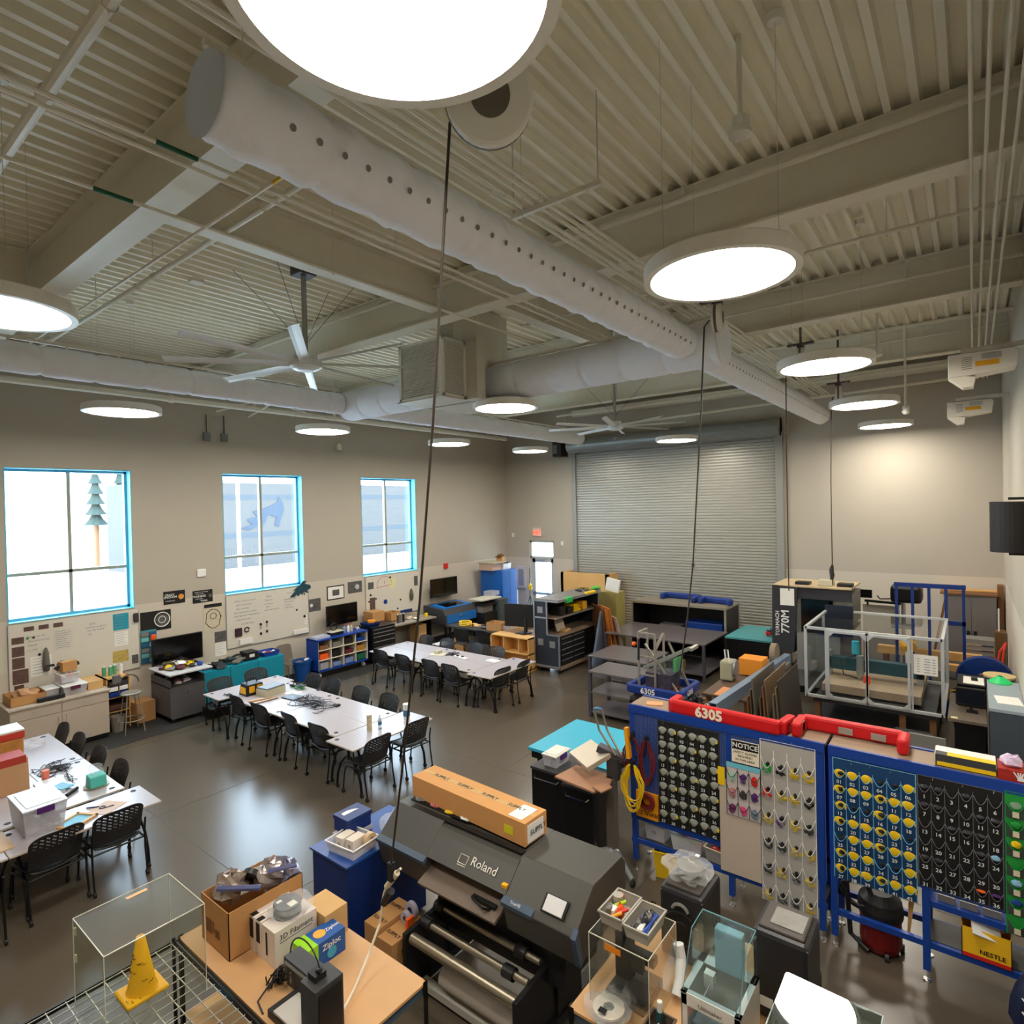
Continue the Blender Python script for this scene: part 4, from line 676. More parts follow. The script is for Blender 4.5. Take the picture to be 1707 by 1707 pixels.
carton('cardboard_box', 'beige flat carton on blue cupboard, left', -13.1, 15.5, 1.985, .6, .5, .24, 0, M('pinkish_card', (205, 175, 155), .8)); MB().bx(-13.45, 15.2, 2.23, -12.7, 15.9, 2.26).o('white_board', M('crm', (190, 185, 160), .6), None, 'cream board lying over the flat carton on the cupboard', 'board')
tub('storage_tub', 'white tub in the middle of the blue cupboard top', -12.9, 15.9, 1.985, .3, .24, .16, 0, white, white); tub('storage_tub', 'white tub with black lid right on the blue cupboard', -12.9, 16.12, 1.985, .3, .2, .2, 0, blk, white); carton('kraft_bag', 'crumpled kraft bags on top of blue cupboard', -13.0, 15.95, 2.18, .22, .24, .22, .3, card); MB().blob((-13.0, 15.93, 2.42), .14, .14, .07, 9, .5, 6).o('twig_bundle', brown, None, 'brown tangled bundle highest on the blue cupboard', 'bundle')
# corner stuff by the door
t = T('tripod_stand', 'dark tripod stands in the corner left of the glass door', 'tripod', (-12.35, 16.75, 0)); 
for a in (0, 2.1, 4.2): MB().tube([(-12.35, 16.75, 1.0), (-12.35+.3*math.cos(a), 16.75+.3*math.sin(a), .01)], .014, 6).o('leg', blkm, t)
MB().cyl((-12.35, 16.75, 1.0), (-12.35, 16.75, 1.95), .012).o('pole', blkm, t); MB().blob((-12.35, 16.75, 1.3), .08, .08, .1, 8, .3, 2).o('head', yel, t)
t = T('floor_scrubber', 'white pole fan standing left of the tripod', 'fan', (-12.75, 16.5, 0)); MB().cyl((-12.75, 16.5, 0), (-12.75, 16.5, 1.2), .04).o('pole', white, t); MB().lathe((-12.75, 16.5, 0), [(0, .03), (.16, .03), (.18, 0)], 16).o('base', white, t)
MB().blob((-12.25, 16.1, .32), .38, .3, .3, 12, .15, 7).o('blue_tarp_bundle', M('tarp_blue', (20, 110, 200), .4), None, 'bright blue bundled tarp on the floor before the glass door', 'tarp')
# dark bench with yellow hose, behind far tables
t = T('work_bench', 'dark low bench with yellow hose beyond the far tables', 'bench', (-11.0, 12.55, 0)); MB().bx(-12.1, 12.25, .7, -9.9, 12.9, .74).o('benchtop', dgry, t)
for xx in (-12.0, -10.0):
    for yy in (12.32, 12.83): MB().bx(xx-.03, yy-.03, 0, xx+.03, yy+.03, .7).o('leg', blkm, t)
MB().tube([p_+Vector((0, 0, i*.0022)) for i, p_ in enumerate(arc((-11.5, 12.45, .76), .17, 0, 1000, 60, 'xy'))], .018, 7).o('air_hose', yel, None, 'coiled yellow hose on the dark bench', 'hose')
tub('storage_tub', 'clear tub on the floor left of the dark bench', -12.0, 12.0, .01, .4, .4, .25, 0); carton('cardboard_box', 'kraft carton under dark bench left', -11.6, 12.4, .01, .35, .3, .4, 0, card)
carton('cardboard_box', 'open kraft carton on dark bench beside the hose', -10.4, 12.55, .745, .5, .36, .22, .1, card, True); MB().blob((-9.95, 12.6, .85), .25, .2, .12, 10, .3, 11).o('packing_bag', bag, None, 'crumpled clear bag on the dark bench', 'bag')
pile('desk_clutter', 'dark tools and trays on the dark bench', 'clutter', -11.0, 12.6, .745, .5, .2, .08, 20, [blk, gryp, wood, blk], 51); carton('cardboard_box', 'wooden tray of mixed parts beside the open carton', -9.75, 12.75, .745, .5, .3, .14, 0, wood, True)
# maple shelf unit
x0, x1, y0, y1 = -9.98, -8.75, 11.75, 12.15; t = T('maple_shelf', 'open maple shelf unit left of the flight case', 'shelf', (-9.37, 11.95, 0)); mp = M('maple', (222, 172, 104), .45, var=.08, scale=3)
MB().bx(x0, y0, 0, x0+.03, y1, .84).bx(x1-.03, y0, 0, x1, y1, .84).bx(x0, y0, .81, x1, y1, .84).bx(x0, y0, .42, x1, y1, .45).bx(x0, y0, .04, x1, y1, .07).bx(x0+.42, y0, .45, x0+.45, y1, .81).bx(x0+.9, y0, .45, x0+.93, y1, .81).bx(x0, y1-.02, 0, x1, y1, .84).o('frame', mp, t)
t = T('desktop_monitor', 'black monitor seen from behind on the maple shelf', 'monitor', (-9.3, 12.35, .84)); MB().bx(-9.85, 12.3, .98, -8.85, 12.34, 1.58).rot((-9.3, 12.3, 1), .25).o('housing', blk, t, bev=.01); MB().bx(-9.4, 12.05, .845, -9.1, 12.4, .86).bx(-9.3, 12.3, .86, -9.22, 12.36, 1.2).o('stand', blk, t)
MB().bx(-9.95, 12.2, 0, -8.8, 12.75, .83).o('back_bench', M('bench_brown', (130, 100, 70), .6), None, 'low wooden bench behind the maple shelf', 'bench')
# table objects: middle group
t = T('canister', 'white cylindrical wipe canister with blue print on end table', 'canister', at(678, 1197, z=.742)); c_ = Vector(t['_w']); MB().cyl(c_, c_+Vector((0, 0, .2)), .055, n=24).o('body', white, t); MB().cyl(c_+Vector((0, 0, .2)), c_+Vector((0, 0, .235)), .057, n=24).o('lid', white, t); MB().lathe(c_, [(.056, .04), (.056, .14)], 24).o('label', M('print_blue', (60, 120, 160), .5), t)
t = T('canister', 'patterned cream tall canister at the near edge of end table', 'canister', at(616, 1218, z=.742)); c_ = Vector(t['_w']); MB().cyl(c_, c_+Vector((0, 0, .24)), .04, n=20).o('body', M('cream_pattern', (200, 190, 160), .5, var=.5, scale=30), t); MB().cyl(c_+Vector((0, 0, .24)), c_+Vector((0, 0, .25)), .041, n=20).o('lid', paper, t)
t = T('water_bottle', 'clear water bottle between the two canisters', 'bottle', at(633.5, 1215, z=.742)); c_ = Vector(t['_w']); MB().lathe(c_, [(0, 0), (.03, 0), (.031, .06), (.028, .08), (.031, .1), (.03, .15), (.013, .19), (.013, .21)], 16).o('body', bagmat('pet_bottle', (190, 205, 220), .55, .1), t, smooth=True); MB().cyl(c_+Vector((0, 0, .2)), c_+Vector((0, 0, .22)), .015).o('cap', white, t); MB().lathe(c_, [(.0315, .07), (.0315, .12)], 16).o('label', M('print_blue', (60, 120, 160), .5), t)
p = at(538, 1170, z=.742); cords('power_cords', 'tangle of black power adapters and cords on middle tables', -9.25, 5.98, .742, .55, .28, 16, blk, 3); rn = random.Random(2)
for k in range(6): a, b = -9.25+rn.uniform(-.45, .5), 5.98+rn.uniform(-.2, .2); MB().bx(a-.05, b-.025, .744, a+.05, b+.025, .775).rot((a, b, .75), rn.random()*3).o('power_adapter', blk, None, 'black power brick in the cord tangle on the middle tables', 'adapter', 'power bricks', bev=.006)
t = T('laptop', 'closed dark laptop with oval mark left of the cord tangle', 'laptop', (-9.85, 5.98, .742)); MB().bx(-10.03, 5.86, .744, -9.68, 6.1, .765).rot((-9.85, 5.98, .742), .12).o('body', M('laptop_grey', (64, 68, 76), .35), t, bev=.004); MB().disc((-9.85, 5.98, .7655), .03).o('mark', M('pblue', (120, 140, 190), .5), t)
t = T('tool_bag', 'yellow and black tool bag on window end of middle tables', 'tool bag', (-10.75, 5.68, .742)); MB().prism([(5.5, .744), (5.86, .744), (5.82, .95), (5.54, .95)], -10.88, -10.6, 'x').o('body', blk, t, bev=.01); MB().bx(-10.595, 5.55, .8, -10.59, 5.66, .92).bx(-10.595, 5.7, .8, -10.59, 5.81, .92).bx(-10.84, 5.505, .78, -10.64, 5.51, .9).o('panel', M('bag_yellow', (240, 175, 20), .6), t); MB().tube(arc((-10.74, 5.68, .95), .1, 0, 180, 10, 'yz'), .01, 6).o('handle', blk, t)
carton('parts_case', 'grey lidded organiser case stacked on book pile, middle tables', -10.42, 5.88, .742, .3, .42, .13, .15, M('crm', (190, 185, 160), .6)); MB().bx(-10.57, 5.68, .875, -10.27, 6.08, .9).rot((-10.42, 5.88, .87), .15).o('organiser_lid', M('lid_grey', (105, 112, 120), .4), None, 'grey organiser lid with papers on top of the cream case', 'organiser', bev=.01)
pile('desk_clutter', 'pliers and scraps behind the organiser case', 'clutter', -10.3, 6.35, .742, .3, .16, .06, 14, [blk, grn, dgry, steel], 61)
for k in range(4): MB().bx(-10.25+k*.06, 5.35+.0*k, .744, -10.23+k*.06, 5.8, .76).rot((-10.2, 5.55, .75), -.35+.1*k).o('ruler', [wood, brown, paper, brown][k], None, ('wooden strip', 'brown strip', 'white strip', 'thin brown strip')[k]+' lying before the organiser case', 'strip')
sheet('x', 'x', 'x', 0, .1, 0, .1, paper).name = 'tmp_sheet'; bpy.data.objects.remove(bpy.data.objects['tmp_sheet'])
def flat(name, lb, cat, x, y, z, w_, d_, rz, mat, h=.003): return MB().m(mat).bx(x-w_/2, y-d_/2, z+.001, x+w_/2, y+d_/2, z+.001+h).rot((x, y, z), rz).o(name, None, None, lb, cat)
flat('paper_sheet', 'white sheet beside the closed laptop', 'paper', -10.1, 6.15, .742, .28, .22, .3, paper); flat('paper_sheet', 'pale sheet under the wooden strips', 'paper', -10.2, 5.5, .742, .3, .25, -.2, M('sheet_grey', (205, 200, 190), .8)); cords('headset_cord', 'black earphones at window corner of middle tables', -11.0, 5.35, .742, .1, .07, 4, blk, 9); MB().blob((-9.85, 6.5, .75), .05, .03, .015, 8, .2, 2).o('mouse', blk, None, 'small black mouse on far side of the middle tables', 'mouse')
# far group
carton('small_box', 'cream box on papers on far tables', -9.9, 9.75, .742, .12, .16, .08, .1, M('crm', (190, 185, 160), .6)); flat('paper_sheet', 'papers under the cream box on far tables', 'paper', -9.85, 9.7, .742, .35, .25, .4, M('cream_paper', (205, 200, 180), .8), .012)
cords('power_cords', 'small black cord tangle on far tables', -9.6, 9.85, .742, .2, .16, 8, blk, 13); t = T('power_strip', 'white power strip with black plugs on far tables', 'power strip', (-9.15, 9.75, .742)); MB().bx(-9.4, 9.7, .744, -8.95, 9.8, .775).rot((-9.15, 9.75, .74), -.2).o('housing', white, t, bev=.008); MB().bx(-9.3, 9.73, .775, -9.25, 9.77, .8).bx(-9.15, 9.73, .775, -9.1, 9.77, .8).o('plug', blk, t)
flat('paper_sheet', 'white sheet near the right end of far tables', 'paper', -8.42, 9.98, .742, .3, .2, -.1, paper)
# left group
c_ = Vector((-9.55, 1.55, .742)); red_t = M('label_red', (200, 60, 40), .5)
t = T('tall_tub', 'large clear barrel with red lid band and orange contents, at left edge', 'tub', (-10.28, 1.95, .742)); MB().bx(-10.47, 1.74, .742, -10.1, 2.16, 1.2).o('body', M('pretzel_body', (190, 130, 60), .5, var=.5, scale=12), t, bev=.02); MB().bx(-10.48, 1.73, 1.2, -10.09, 2.17, 1.29).o('lid_band', red_t, t, bev=.01); MB().bx(-10.48, 1.73, 1.29, -10.09, 2.17, 1.32).o('lid', white, t, bev=.01)
t = T('paper_bag', 'brown paper bag with red top print, left table', 'bag', (-9.55, 1.83, .742)); MB().prism([(-9.75, .742), (-9.37, .742), (-9.42, 1.14), (-9.72, 1.14)], 1.6, 2.05, 'y').o('bag_body', M('kraft_paper', (190, 145, 105), .85), t, bev=.01); MB().prism([(-9.725, 1.08), (-9.41, 1.08), (-9.42, 1.17), (-9.72, 1.17)], 1.61, 2.03, 'y').o('printed_top', M('bag_red', (170, 50, 35), .6), t)
tub('storage_tub', 'large clear lidded tub with purple latch in left foreground', -8.19, 1.85, .742, .62, .38, .3, .0, M('lid_pale', (215, 222, 232), .4), cleartub, purp, inner=(16, [M('lilac', (150, 130, 160), .7), gryp, M('khaki', (140, 135, 110), .7), paper], 15))
t = T('plate', 'round cream plate with teal bag on left tables', 'plate', (-8.78, 2.58, .742)); MB().lathe((-8.78, 2.58, .743), [(0, 0), (.1, 0), (.14, .012), (.1, .004), (0, .004)], 28).o('dish', M('crm', (190, 185, 160), .6), t)
t = T('gift_bag', 'teal printed bag with clear top on the cream plate', 'bag', (-8.78, 2.58, .748)); MB().prism([(-8.88, .75), (-8.68, .75), (-8.7, .88), (-8.84, .9)], 2.49, 2.67, 'y').o('bag_body', M('bag_teal', (80, 185, 175), .5), t, bev=.01); MB().blob((-8.78, 2.58, .95), .09, .08, .07, 10, .25, 3).o('clear_top', bag, t)
t = T('plastic_cup', 'orange can in clear cup on left tables', 'cup', (-9.55, 2.15, .742)); MB().cyl((-9.55, 2.25, .75), (-9.55, 2.25, .86), .04, n=20).o('can', org, t); MB().lathe((-9.55, 2.25, .743), [(0, 0), (.042, 0), (.05, .17)], 20).o('cup', bag, t)
flat('sheet_stack', 'clear and white packets across the left tables', 'packet', -9.2, 2.2, .742, .55, .22, -.05, M('packet_white', (215, 225, 235), .3), .02); flat('blue_packet', 'blue printed packet on left tables, nearer the tub', 'packet', -9.15, 2.0, .742, .3, .12, .0, M('print_blue', (60, 120, 160), .5), .02); flat('blue_packet', 'pale blue cloth on the white packets', 'packet', -9.05, 2.3, .762, .22, .14, .3, M('soft_blue', (120, 190, 220), .6), .012)
cords('power_cords', 'black cables on left tables beside the orange can', -9.85, 2.4, .742, .3, .22, 10, blk, 17, .005); cords('thin_cable', 'thin black cable right of the orange can', -9.3, 2.45, .742, .25, .06, 3, blk, 19, .004); MB().blob((-11.0, 2.45, .79), .2, .16, .06, 12, .3, 9).o('crumpled_bag', bag, None, 'crumpled clear bag near the red banded tub', 'bag')
t = T('heat_gun', 'black handled brush beside the cream plate', 'brush', (-8.75, 2.28, .742)); MB().tube([(-8.85, 2.4, .765), (-8.72, 2.25, .765)], .02, 8).o('handle', blk, t); MB().tube([(-8.72, 2.25, .76), (-8.6, 2.12, .75)], .006, 6).o('shaft', steel, t)
t = T('picture_frame', 'pale wooden frame lying on crossways left table', 'frame', (-7.95, 2.12, .742)); MB().bx(-8.07, 1.95, .743, -7.8, 1.98, .765).bx(-8.07, 2.25, .743, -7.8, 2.28, .765).bx(-8.07, 1.95, .743, -8.04, 2.28, .765).bx(-7.83, 1.95, .743, -7.8, 2.28, .765).rot((-7.95, 2.12, .74), .5).o('moulding', wood, t); MB().bx(-8.04, 1.98, .743, -7.83, 2.25, .75).rot((-7.95, 2.12, .74), .5).o('glass', M('soft_blue', (120, 190, 220), .6), t)
MB().tube(arc((-8.05, 2.42, .75), .03, 0, 360, 12, 'xy')+[(-8.0, 2.52, .75)], .006, 6).tube([(-8.1, 2.4, .75), (-8.18, 2.3, .752)], .008, 6).o('scissors', M('navy', (30, 40, 80), .5), None, 'navy scissors lying on the crossways left table', 'scissors'); flat('wood_sheet', 'pink tan sheet under the scissors', 'sheet', -8.02, 2.45, .742, .28, .3, .5, M('tan_sheet', (205, 180, 165), .6)); flat('wood_sheet', 'wooden board beneath the clear tub at the left edge', 'board', -8.1, 1.3, .742, .5, .55, 0, M('tan_sheet2', (205, 175, 140), .5), .01)
# ---------------------------------------------------------------- blue pegboard benches and pocket charts
def pegmat():
    m = M('pegboard_blue', (16, 58, 138), .4); n = m.node_tree; b = n.nodes['Principled BSDF']; t = [k for k in n.nodes if k.type == 'TEX_COORD'][0]
    v = n.nodes.new('ShaderNodeTexVoronoi'); v.inputs['Scale'].default_value = 60; v.inputs['Randomness'].default_value = 0; n.links.new(t.outputs['Object'], v.inputs['Vector'])
    l = n.nodes.new('ShaderNodeMath'); l.operation = 'GREATER_THAN'; l.inputs[1].default_value = .32; n.links.new(v.outputs['Distance'], l.inputs[0])
    x = n.nodes.new('ShaderNodeMix'); x.data_type = 'RGBA'; x.inputs[6].default_value = (*lin((120, 130, 140)), 1); o_ = b.inputs['Base Color'].links[0].from_socket; n.links.new(l.outputs[0], x.inputs[0]); n.links.new(o_, x.inputs[7]); n.links.new(x.outputs[2], b.inputs['Base Color']); return m
pg = pegmat(); PY = 6.08; btop = M('bench_wood', (150, 128, 108), .5)
def bench(x0, x1, legs, lb, shelf, pz=.62):
    t = T('pegboard_bench', lb, 'bench', ((x0+x1)/2, 6.3, 0)); 
    MB().bx(x0, PY, 1.83, x1, PY+.38, 1.86).o('benchtop', btop, t); MB().bx(x0, PY-.012, 1.78, x1, PY+.02, 1.87).bx(x0, PY+.36, 1.8, x1, PY+.4, 1.87).o('edge_rail', blue, t)
    MB().bx(x0, PY, pz, x1, PY+.012, 1.78).o('peg_panel', pg, t)
    for lx in legs:
        for yy in (PY-.005, PY+.34): l_ = MB().bx(lx-.027, yy, .1, lx+.027, yy+.055, 1.8).o('leg', blue, t); MB().cyl((lx, yy+.03, .02), (lx, yy+.03, .1), .007, n=8).lathe((lx, yy+.03, 0), [(0, .012), (.03, .012), (.034, 0)], 16).o('levelling_foot', chrome, l_)
    for z in shelf:
        MB().bx(x0, PY, z, x1, PY+.04, z+.05).bx(x0, PY+.34, z, x1, PY+.38, z+.05).o('shelf_rail', blue, t)
    return t
t = bench(-3.12, -1.12, (-3.08, -2.0, -1.16), 'blue steel bench carrying the black and clear pocket charts', (.57, .3)); MB().bx(-3.1, PY+.03, .345, -1.14, PY+.36, .36).o('lower_shelf', dgry, t)
t = bench(-1.09, .49, (-1.06, -.36, .46), 'blue steel bench carrying the blue numbered pocket chart', (.3,), .8); MB().bx(-.36, PY, .66, .49, PY+.04, .71).bx(-.36, PY+.04, .66, .49, PY+.36, .675).o('upper_shelf', blue, t); MB().bx(-.36, PY+.04, .34, .49, PY+.36, .355).o('lower_shelf', dgry, t)
def chart(name, lb, x0, x1, z0, z1, nc, nr, cloth, pocket, pipe, numf=None, ncol=None, head=.07, y=PY-.006, bul=.022, dip=.62, phf=.8):
    t = T(name, lb, 'pocket chart', ((x0+x1)/2, y, z0)); MB().bx(x0, y-.004, z0, x1, y, z1).o('backing', cloth, t)
    cw_, chh = (x1-x0)/nc, (z1-head-z0)/nr; e = MB(); P = []
    e.bx(x0-.004, y-.007, z0, x0+.002, y, z1).bx(x1-.002, y-.007, z0, x1+.004, y, z1).bx(x0, y-.007, z1-.005, x1, y, z1)
    for k in range(nc-1): e.bx(x0+cw_*(k+1)-.002, y-.008, z0, x0+cw_*(k+1)+.002, y-.003, z1-head)
    e.o('piping', pipe, t)
    for j in range(nr):
        for i in range(nc):
            cx, zb = x0+cw_*(i+.5), z1-head-chh*(j+1); ww = cw_*.94/2; ph = chh*phf
            def pf(u, v):
                s_ = 2*u-1; return (cx+s_*ww, y-.005-bul*(1-s_*s_)*(.35+.65*v), zb+.004+(ph-dip*ph*(1-s_*s_)*.8)*v)
            pk = MB().grid(pf, 8, 3).o('pocket', pocket, t); MB().tube([pf(k/8, 1.0) for k in range(9)], .0028, 5).o('pocket_trim', pipe, pk)
            if numf: MB().text(numf(j*nc+i+1), (cx, y-.007-bul*.8, zb+ph*.22), (1, 0, 0), (0, 0, 1), chh*.3, .015).o('number', ncol, pk)
            P.append((cx, y-.01, zb+ph*.78))
    return t, P, cw_, chh
numw = M('number_white', (215, 225, 230), .6, var=0); blkc = M('black_cloth', (22, 22, 24), .7); pipg = M('piping_grey', (105, 105, 112), .5); pipb = M('piping_pale_blue', (120, 185, 220), .5)
bluc = M('chart_blue', (14, 62, 110), .6); greyl = bagmat('lens_clear', (168, 174, 166), .9, .2); yl = M('lens_yellow', (236, 196, 30), .25)
def goggle(name, lb, mat, grp, P, w_, sel, strap=blk):
    x, y, z = P[0]; mb = MB().m(mat).blob((x, y+.004, z+.002), w_*.5, .009, w_*.42, 12, .05, 4).m(strap).bx(x-w_*.45, y+.002, z+.0, x-w_*.38, y+.012, z+.03).bx(x+w_*.38, y+.002, z, x+w_*.45, y+.012, z+.03)
    g = None
    for k, p in enumerate(P):
        if not sel(k): continue
        if g is None: mb2 = mb; 
        if g is None:
            g = mb2.o(name, None, None, lb, 'goggles', grp, smooth=True); L0 = Vector(g.location); d = Vector(p)-Vector(P[0]); g.location = L0+d
        else: dup1(g, L0+Vector(p)-Vector(P[0]), (0, random.uniform(-.25, .25), 0))
rg = random.Random(4)
t, P, cw_, chh = chart('pocket_chart', 'black numbered pocket chart full of clear goggles, left of NOTICE sign', -2.77, -2.1, .64, 1.76, 6, 7, blkc, blkc, M('piping_olive', (60, 60, 30), .6), lambda n_: '%02d' % n_, numw, .05)
goggle('safety_goggles', 'clear goggles sitting in a pocket of the black chart', greyl, 'clear goggles in black chart', P, .104, lambda k: True); yk = [k for k in range(42) if k % 4 == 1]
for k in yk: MB().bx(P[k][0]+.03, P[k][1]-.016, P[k][2]-.004, P[k][0]+.045, P[k][1]-.002, P[k][2]+.02).o('yellow_tag', yel, None, 'small yellow goggle edge in a pocket of the black chart', 'goggle arm', 'yellow goggle edges')
t, P, cw_, chh = chart('pocket_chart', 'blue numbered pocket chart holding yellow goggles', -1.05, -.42, .66, 1.77, 6, 7, bluc, bluc, pipb, lambda n_: '%02d' % n_, numw, .09)
sel_y = set(k for k in range(42) if (k*7+3) % 10 not in (1, 4)); goggle('safety_goggles', 'yellow goggles sitting in a pocket of the blue chart', yl, 'yellow goggles in blue chart', P, .098, lambda k: k in sel_y or k == 0)
for k in range(42):
    if k not in sel_y or k % 3 == 0: MB().blob((P[k][0]+.012, P[k][1]-.012, P[k][2]+.016), .024, .012, .018, 8, .3, k).o('strap_bundle', blk, None, 'black goggle strap in a pocket of the blue chart', 'strap', 'black straps in blue chart')
t, P, cw_, chh = chart('pocket_chart', 'black pocket chart numbered 1 to 36, right of the blue one', -.405, .155, .83, 1.78, 6, 6, blkc, blkc, pipg, lambda n_: str(n_), numw, .05)
for k in (0, 1, 3, 6, 7, 10, 11, 14, 15, 16, 22, 24, 25): MB().blob((P[k][0], P[k][1]-.008, P[k][2]+.016), .03, .014, .016, 9, .3, k).o('safety_goggles', M('smoke_lens', (70, 72, 78), .15), None, 'dark goggles in a pocket of the black 1 to 36 chart', 'goggles', 'dark goggles in 1 to 36 chart')
for k, m_, lb in ((23, M('mask_blue', (140, 190, 225), .7), 'pale blue mask in pocket 24 of black chart'), (34, org, 'orange earplug in pocket 35 of black chart'), (35, purp, 'purple ribbon in pocket 36 of black chart')): MB().blob((P[k][0], P[k][1]-.012, P[k][2]+.015), .032, .016, .024 if k == 23 else .01, 9, .2, k).o('pocket_item', m_, None, lb, 'mask' if k == 23 else 'item')
t, P, cw_, chh = chart('pocket_chart', 'green and clear pocket chart at the right edge of the photo', .172, .42, .66, 1.8, 2, 7, grn, M('pocket_smoke', (60, 75, 65), .3), grn, None, None, .06)
for k, (m_, lb) in enumerate(((bag, 'clear goggles'), (grn, 'green goggles'), (yel, 'yellow foam'), (M('mask_blue', (140, 190, 225), .7), 'blue mask'), (blue, 'blue roll'))): q = P[(0, 2, 4, 8, 10)[k]]; MB().blob((q[0], q[1]-.012, q[2]+.02), .035, .016, .026, 9, .2, k).o('pocket_item', m_, None, lb+' in the green pocket chart', 'item')
for j in range(7): MB().bx(P[j*2][0]-.02, P[j*2][1]-.02, P[j*2][2]-.075, P[j*2][0]+.02, P[j*2][1]-.018, P[j*2][2]-.03).o('name_tag', M('tag_cream', (215, 205, 180), .7), None, 'cream name tag on a pocket of the green chart', 'tag', 'cream tags on green chart')
vin = bagmat('clear_vinyl', (200, 203, 205), .45, .2); t, P, cw_, chh = chart('pocket_chart', 'clear vinyl shoe-style pocket chart with yellow goggles', -1.69, -1.2, .2, 1.8, 4, 6, M('vinyl_back', (172, 170, 166), .5), vin, white, None, None, .1, dip=.7, phf=.7)
yl = M('lens_olive', (200, 172, 48), .3); its = [(grn, 'green'), (blk, 'black'), (yl, 'yellow'), (yl, 'yellow'), (redp, 'red'), (yl, 'yellow'), (yl, 'yellow'), (blk, 'black'), (yl, 'yellow'), (purp, 'purple'), (yl, 'yellow'), (dgry, 'dark'), (dgry, 'dark'), (dgry, 'dark'), (yl, 'yellow'), (yl, 'yellow'), (dgry, 'dark'), (yl, 'yellow'), (dgry, 'dark'), (yl, 'yellow'), (yl, 'yellow'), (dgry, 'dark'), (dgry, 'dark'), (yl, 'yellow')]
for k, (m_, nme) in enumerate(its):
    mb = MB().m(m_).blob((P[k][0], P[k][1]-.0, P[k][2]-.07), .045, .013, .045, 10, .3, k).m(blk).blob((P[k][0]+.012, P[k][1]-.004, P[k][2]-.035), .022, .01, .03, 7, .4, k+50)
    mb.o('safety_glasses', None, None, nme+' glasses in the clear pocket chart', 'glasses', nme+' glasses in clear chart')
t, P, cw_, chh = chart('pocket_chart', 'small three by three pocket chart with hair ties under the NOTICE sign', -2.02, -1.69, .96, 1.5, 3, 3, M('chart_light', (200, 190, 190), .6), bag, ink, None, None, .05, y=PY-.028)
MB().bx(-2.02, PY-.036, 1.45, -1.69, PY-.032, 1.5).o('header', M('header_blue', (110, 190, 215), .6), t)
for k, (m_, nme) in enumerate(((M('mint', (160, 200, 180), .6), 'mint'), (purp, 'purple'), (redp, 'red'), (M('rose', (190, 130, 130), .6), 'rose'), (dgry, 'dark grey'), (purp, 'violet'), (M('plum', (110, 30, 90), .6), 'plum'), (pink, 'pink'), (M('slate', (110, 130, 150), .5), 'slate'))): MB().blob((P[k][0], P[k][1]-.004, P[k][2]-.03), .035, .012, .045, 9, .3, k).o('hair_tie_bundle', m_, None, nme+' bundle in the small three by three pocket chart', 'bundle')
MB().bx(-2.1, PY-.02, .35, -1.7, PY-.008, 1.3).o('cover_board', M('board_cream', (196, 182, 168), .6), None, 'plain cream board hung on the bench below small pocket chart', 'board'); MB().bx(-2.11, PY-.03, 1.24, -2.04, PY-.02, 1.42).o('caution_tape', yel, None, 'yellow and black tape scrap at the corner of the cream board', 'tape')
t = T('notice_sign', 'white sign headed NOTICE, safety glasses required in this area', 'sign', (-1.81, PY-.01, 1.5)); MB().bx(-1.965, PY-.03, 1.51, -1.7, PY-.02, 1.735).o('board', M('sign_cream', (238, 228, 208), .5), t); MB().bx(-1.96, PY-.032, 1.645, -1.705, PY-.03, 1.73).o('header_band', ink, t)
MB().text('NOTICE', (-1.8325, PY-.033, 1.687), (1, 0, 0), (0, 0, 1), .068, .02).o('heading', white, t); MB().text('SAFETY GLASSES', (-1.8325, PY-.0305, 1.617), (1, 0, 0), (0, 0, 1), .031, .012).text('REQUIRED', (-1.8325, PY-.0305, 1.58), (1, 0, 0), (0, 0, 1), .031, .012).text('IN THIS AREA', (-1.8325, PY-.0305, 1.543), (1, 0, 0), (0, 0, 1), .031, .012).o('lettering', ink, t)
def loop(name, lb, x, z, a, b, n_, mat, r, sd, y=PY-.05, hook=True):
    rn = random.Random(sd); t = T(name, lb, 'cable', (x, y, z+b)); mb = MB()
    for k in range(n_):
        aa, bb = a*rn.uniform(.55, 1), b*rn.uniform(.75, 1); ox = rn.uniform(-.015, .015); mb.tube([(x+ox+aa*math.sin(i*.349)*(1 if math.cos(i*.349) < .2 else .75), y-.01*k/n_+.01*math.sin(i+k), z+b-bb+bb*math.cos(i*.349)) for i in range(19)], r, 6)
    mb.o('coil', mat, t)
    if hook: MB().tube([(x, PY, z+b+.05), (x, PY-.07, z+b+.05), (x, PY-.08, z+b+.07)], .004, 6).bx(x-.02, y-.02, z+b-.05, x+.02, y+.02, z+b+.04).o('hook_tie', blk, t)
    return t
maroon = M('cable_maroon', (110, 28, 36), .5)
loop('cable_coil', 'coiled yellow cable hung on the left end of blue bench', -3.03, .97, .14, .27, 9, yel, .006, 1, PY-.12); loop('cable_coil', 'coiled maroon cable at the left corner of blue bench', -3.06, 1.3, .12, .22, 6, maroon, .005, 2, PY-.05); loop('cable_coil', 'long maroon cable coil beside the black pocket chart', -2.89, 1.27, .1, .25, 8, maroon, .007, 3, PY-.05)
MB().bx(-3.14, PY-.1, 1.28, -3.1, PY-.04, 1.62).rot((-3.1, PY-.08, 1.6), 0, 0, -.08).o('orange_sleeve', M('amber_sleeve', (245, 165, 20), .5), None, 'tall amber sleeve hanging inside the left cable coil', 'sleeve')
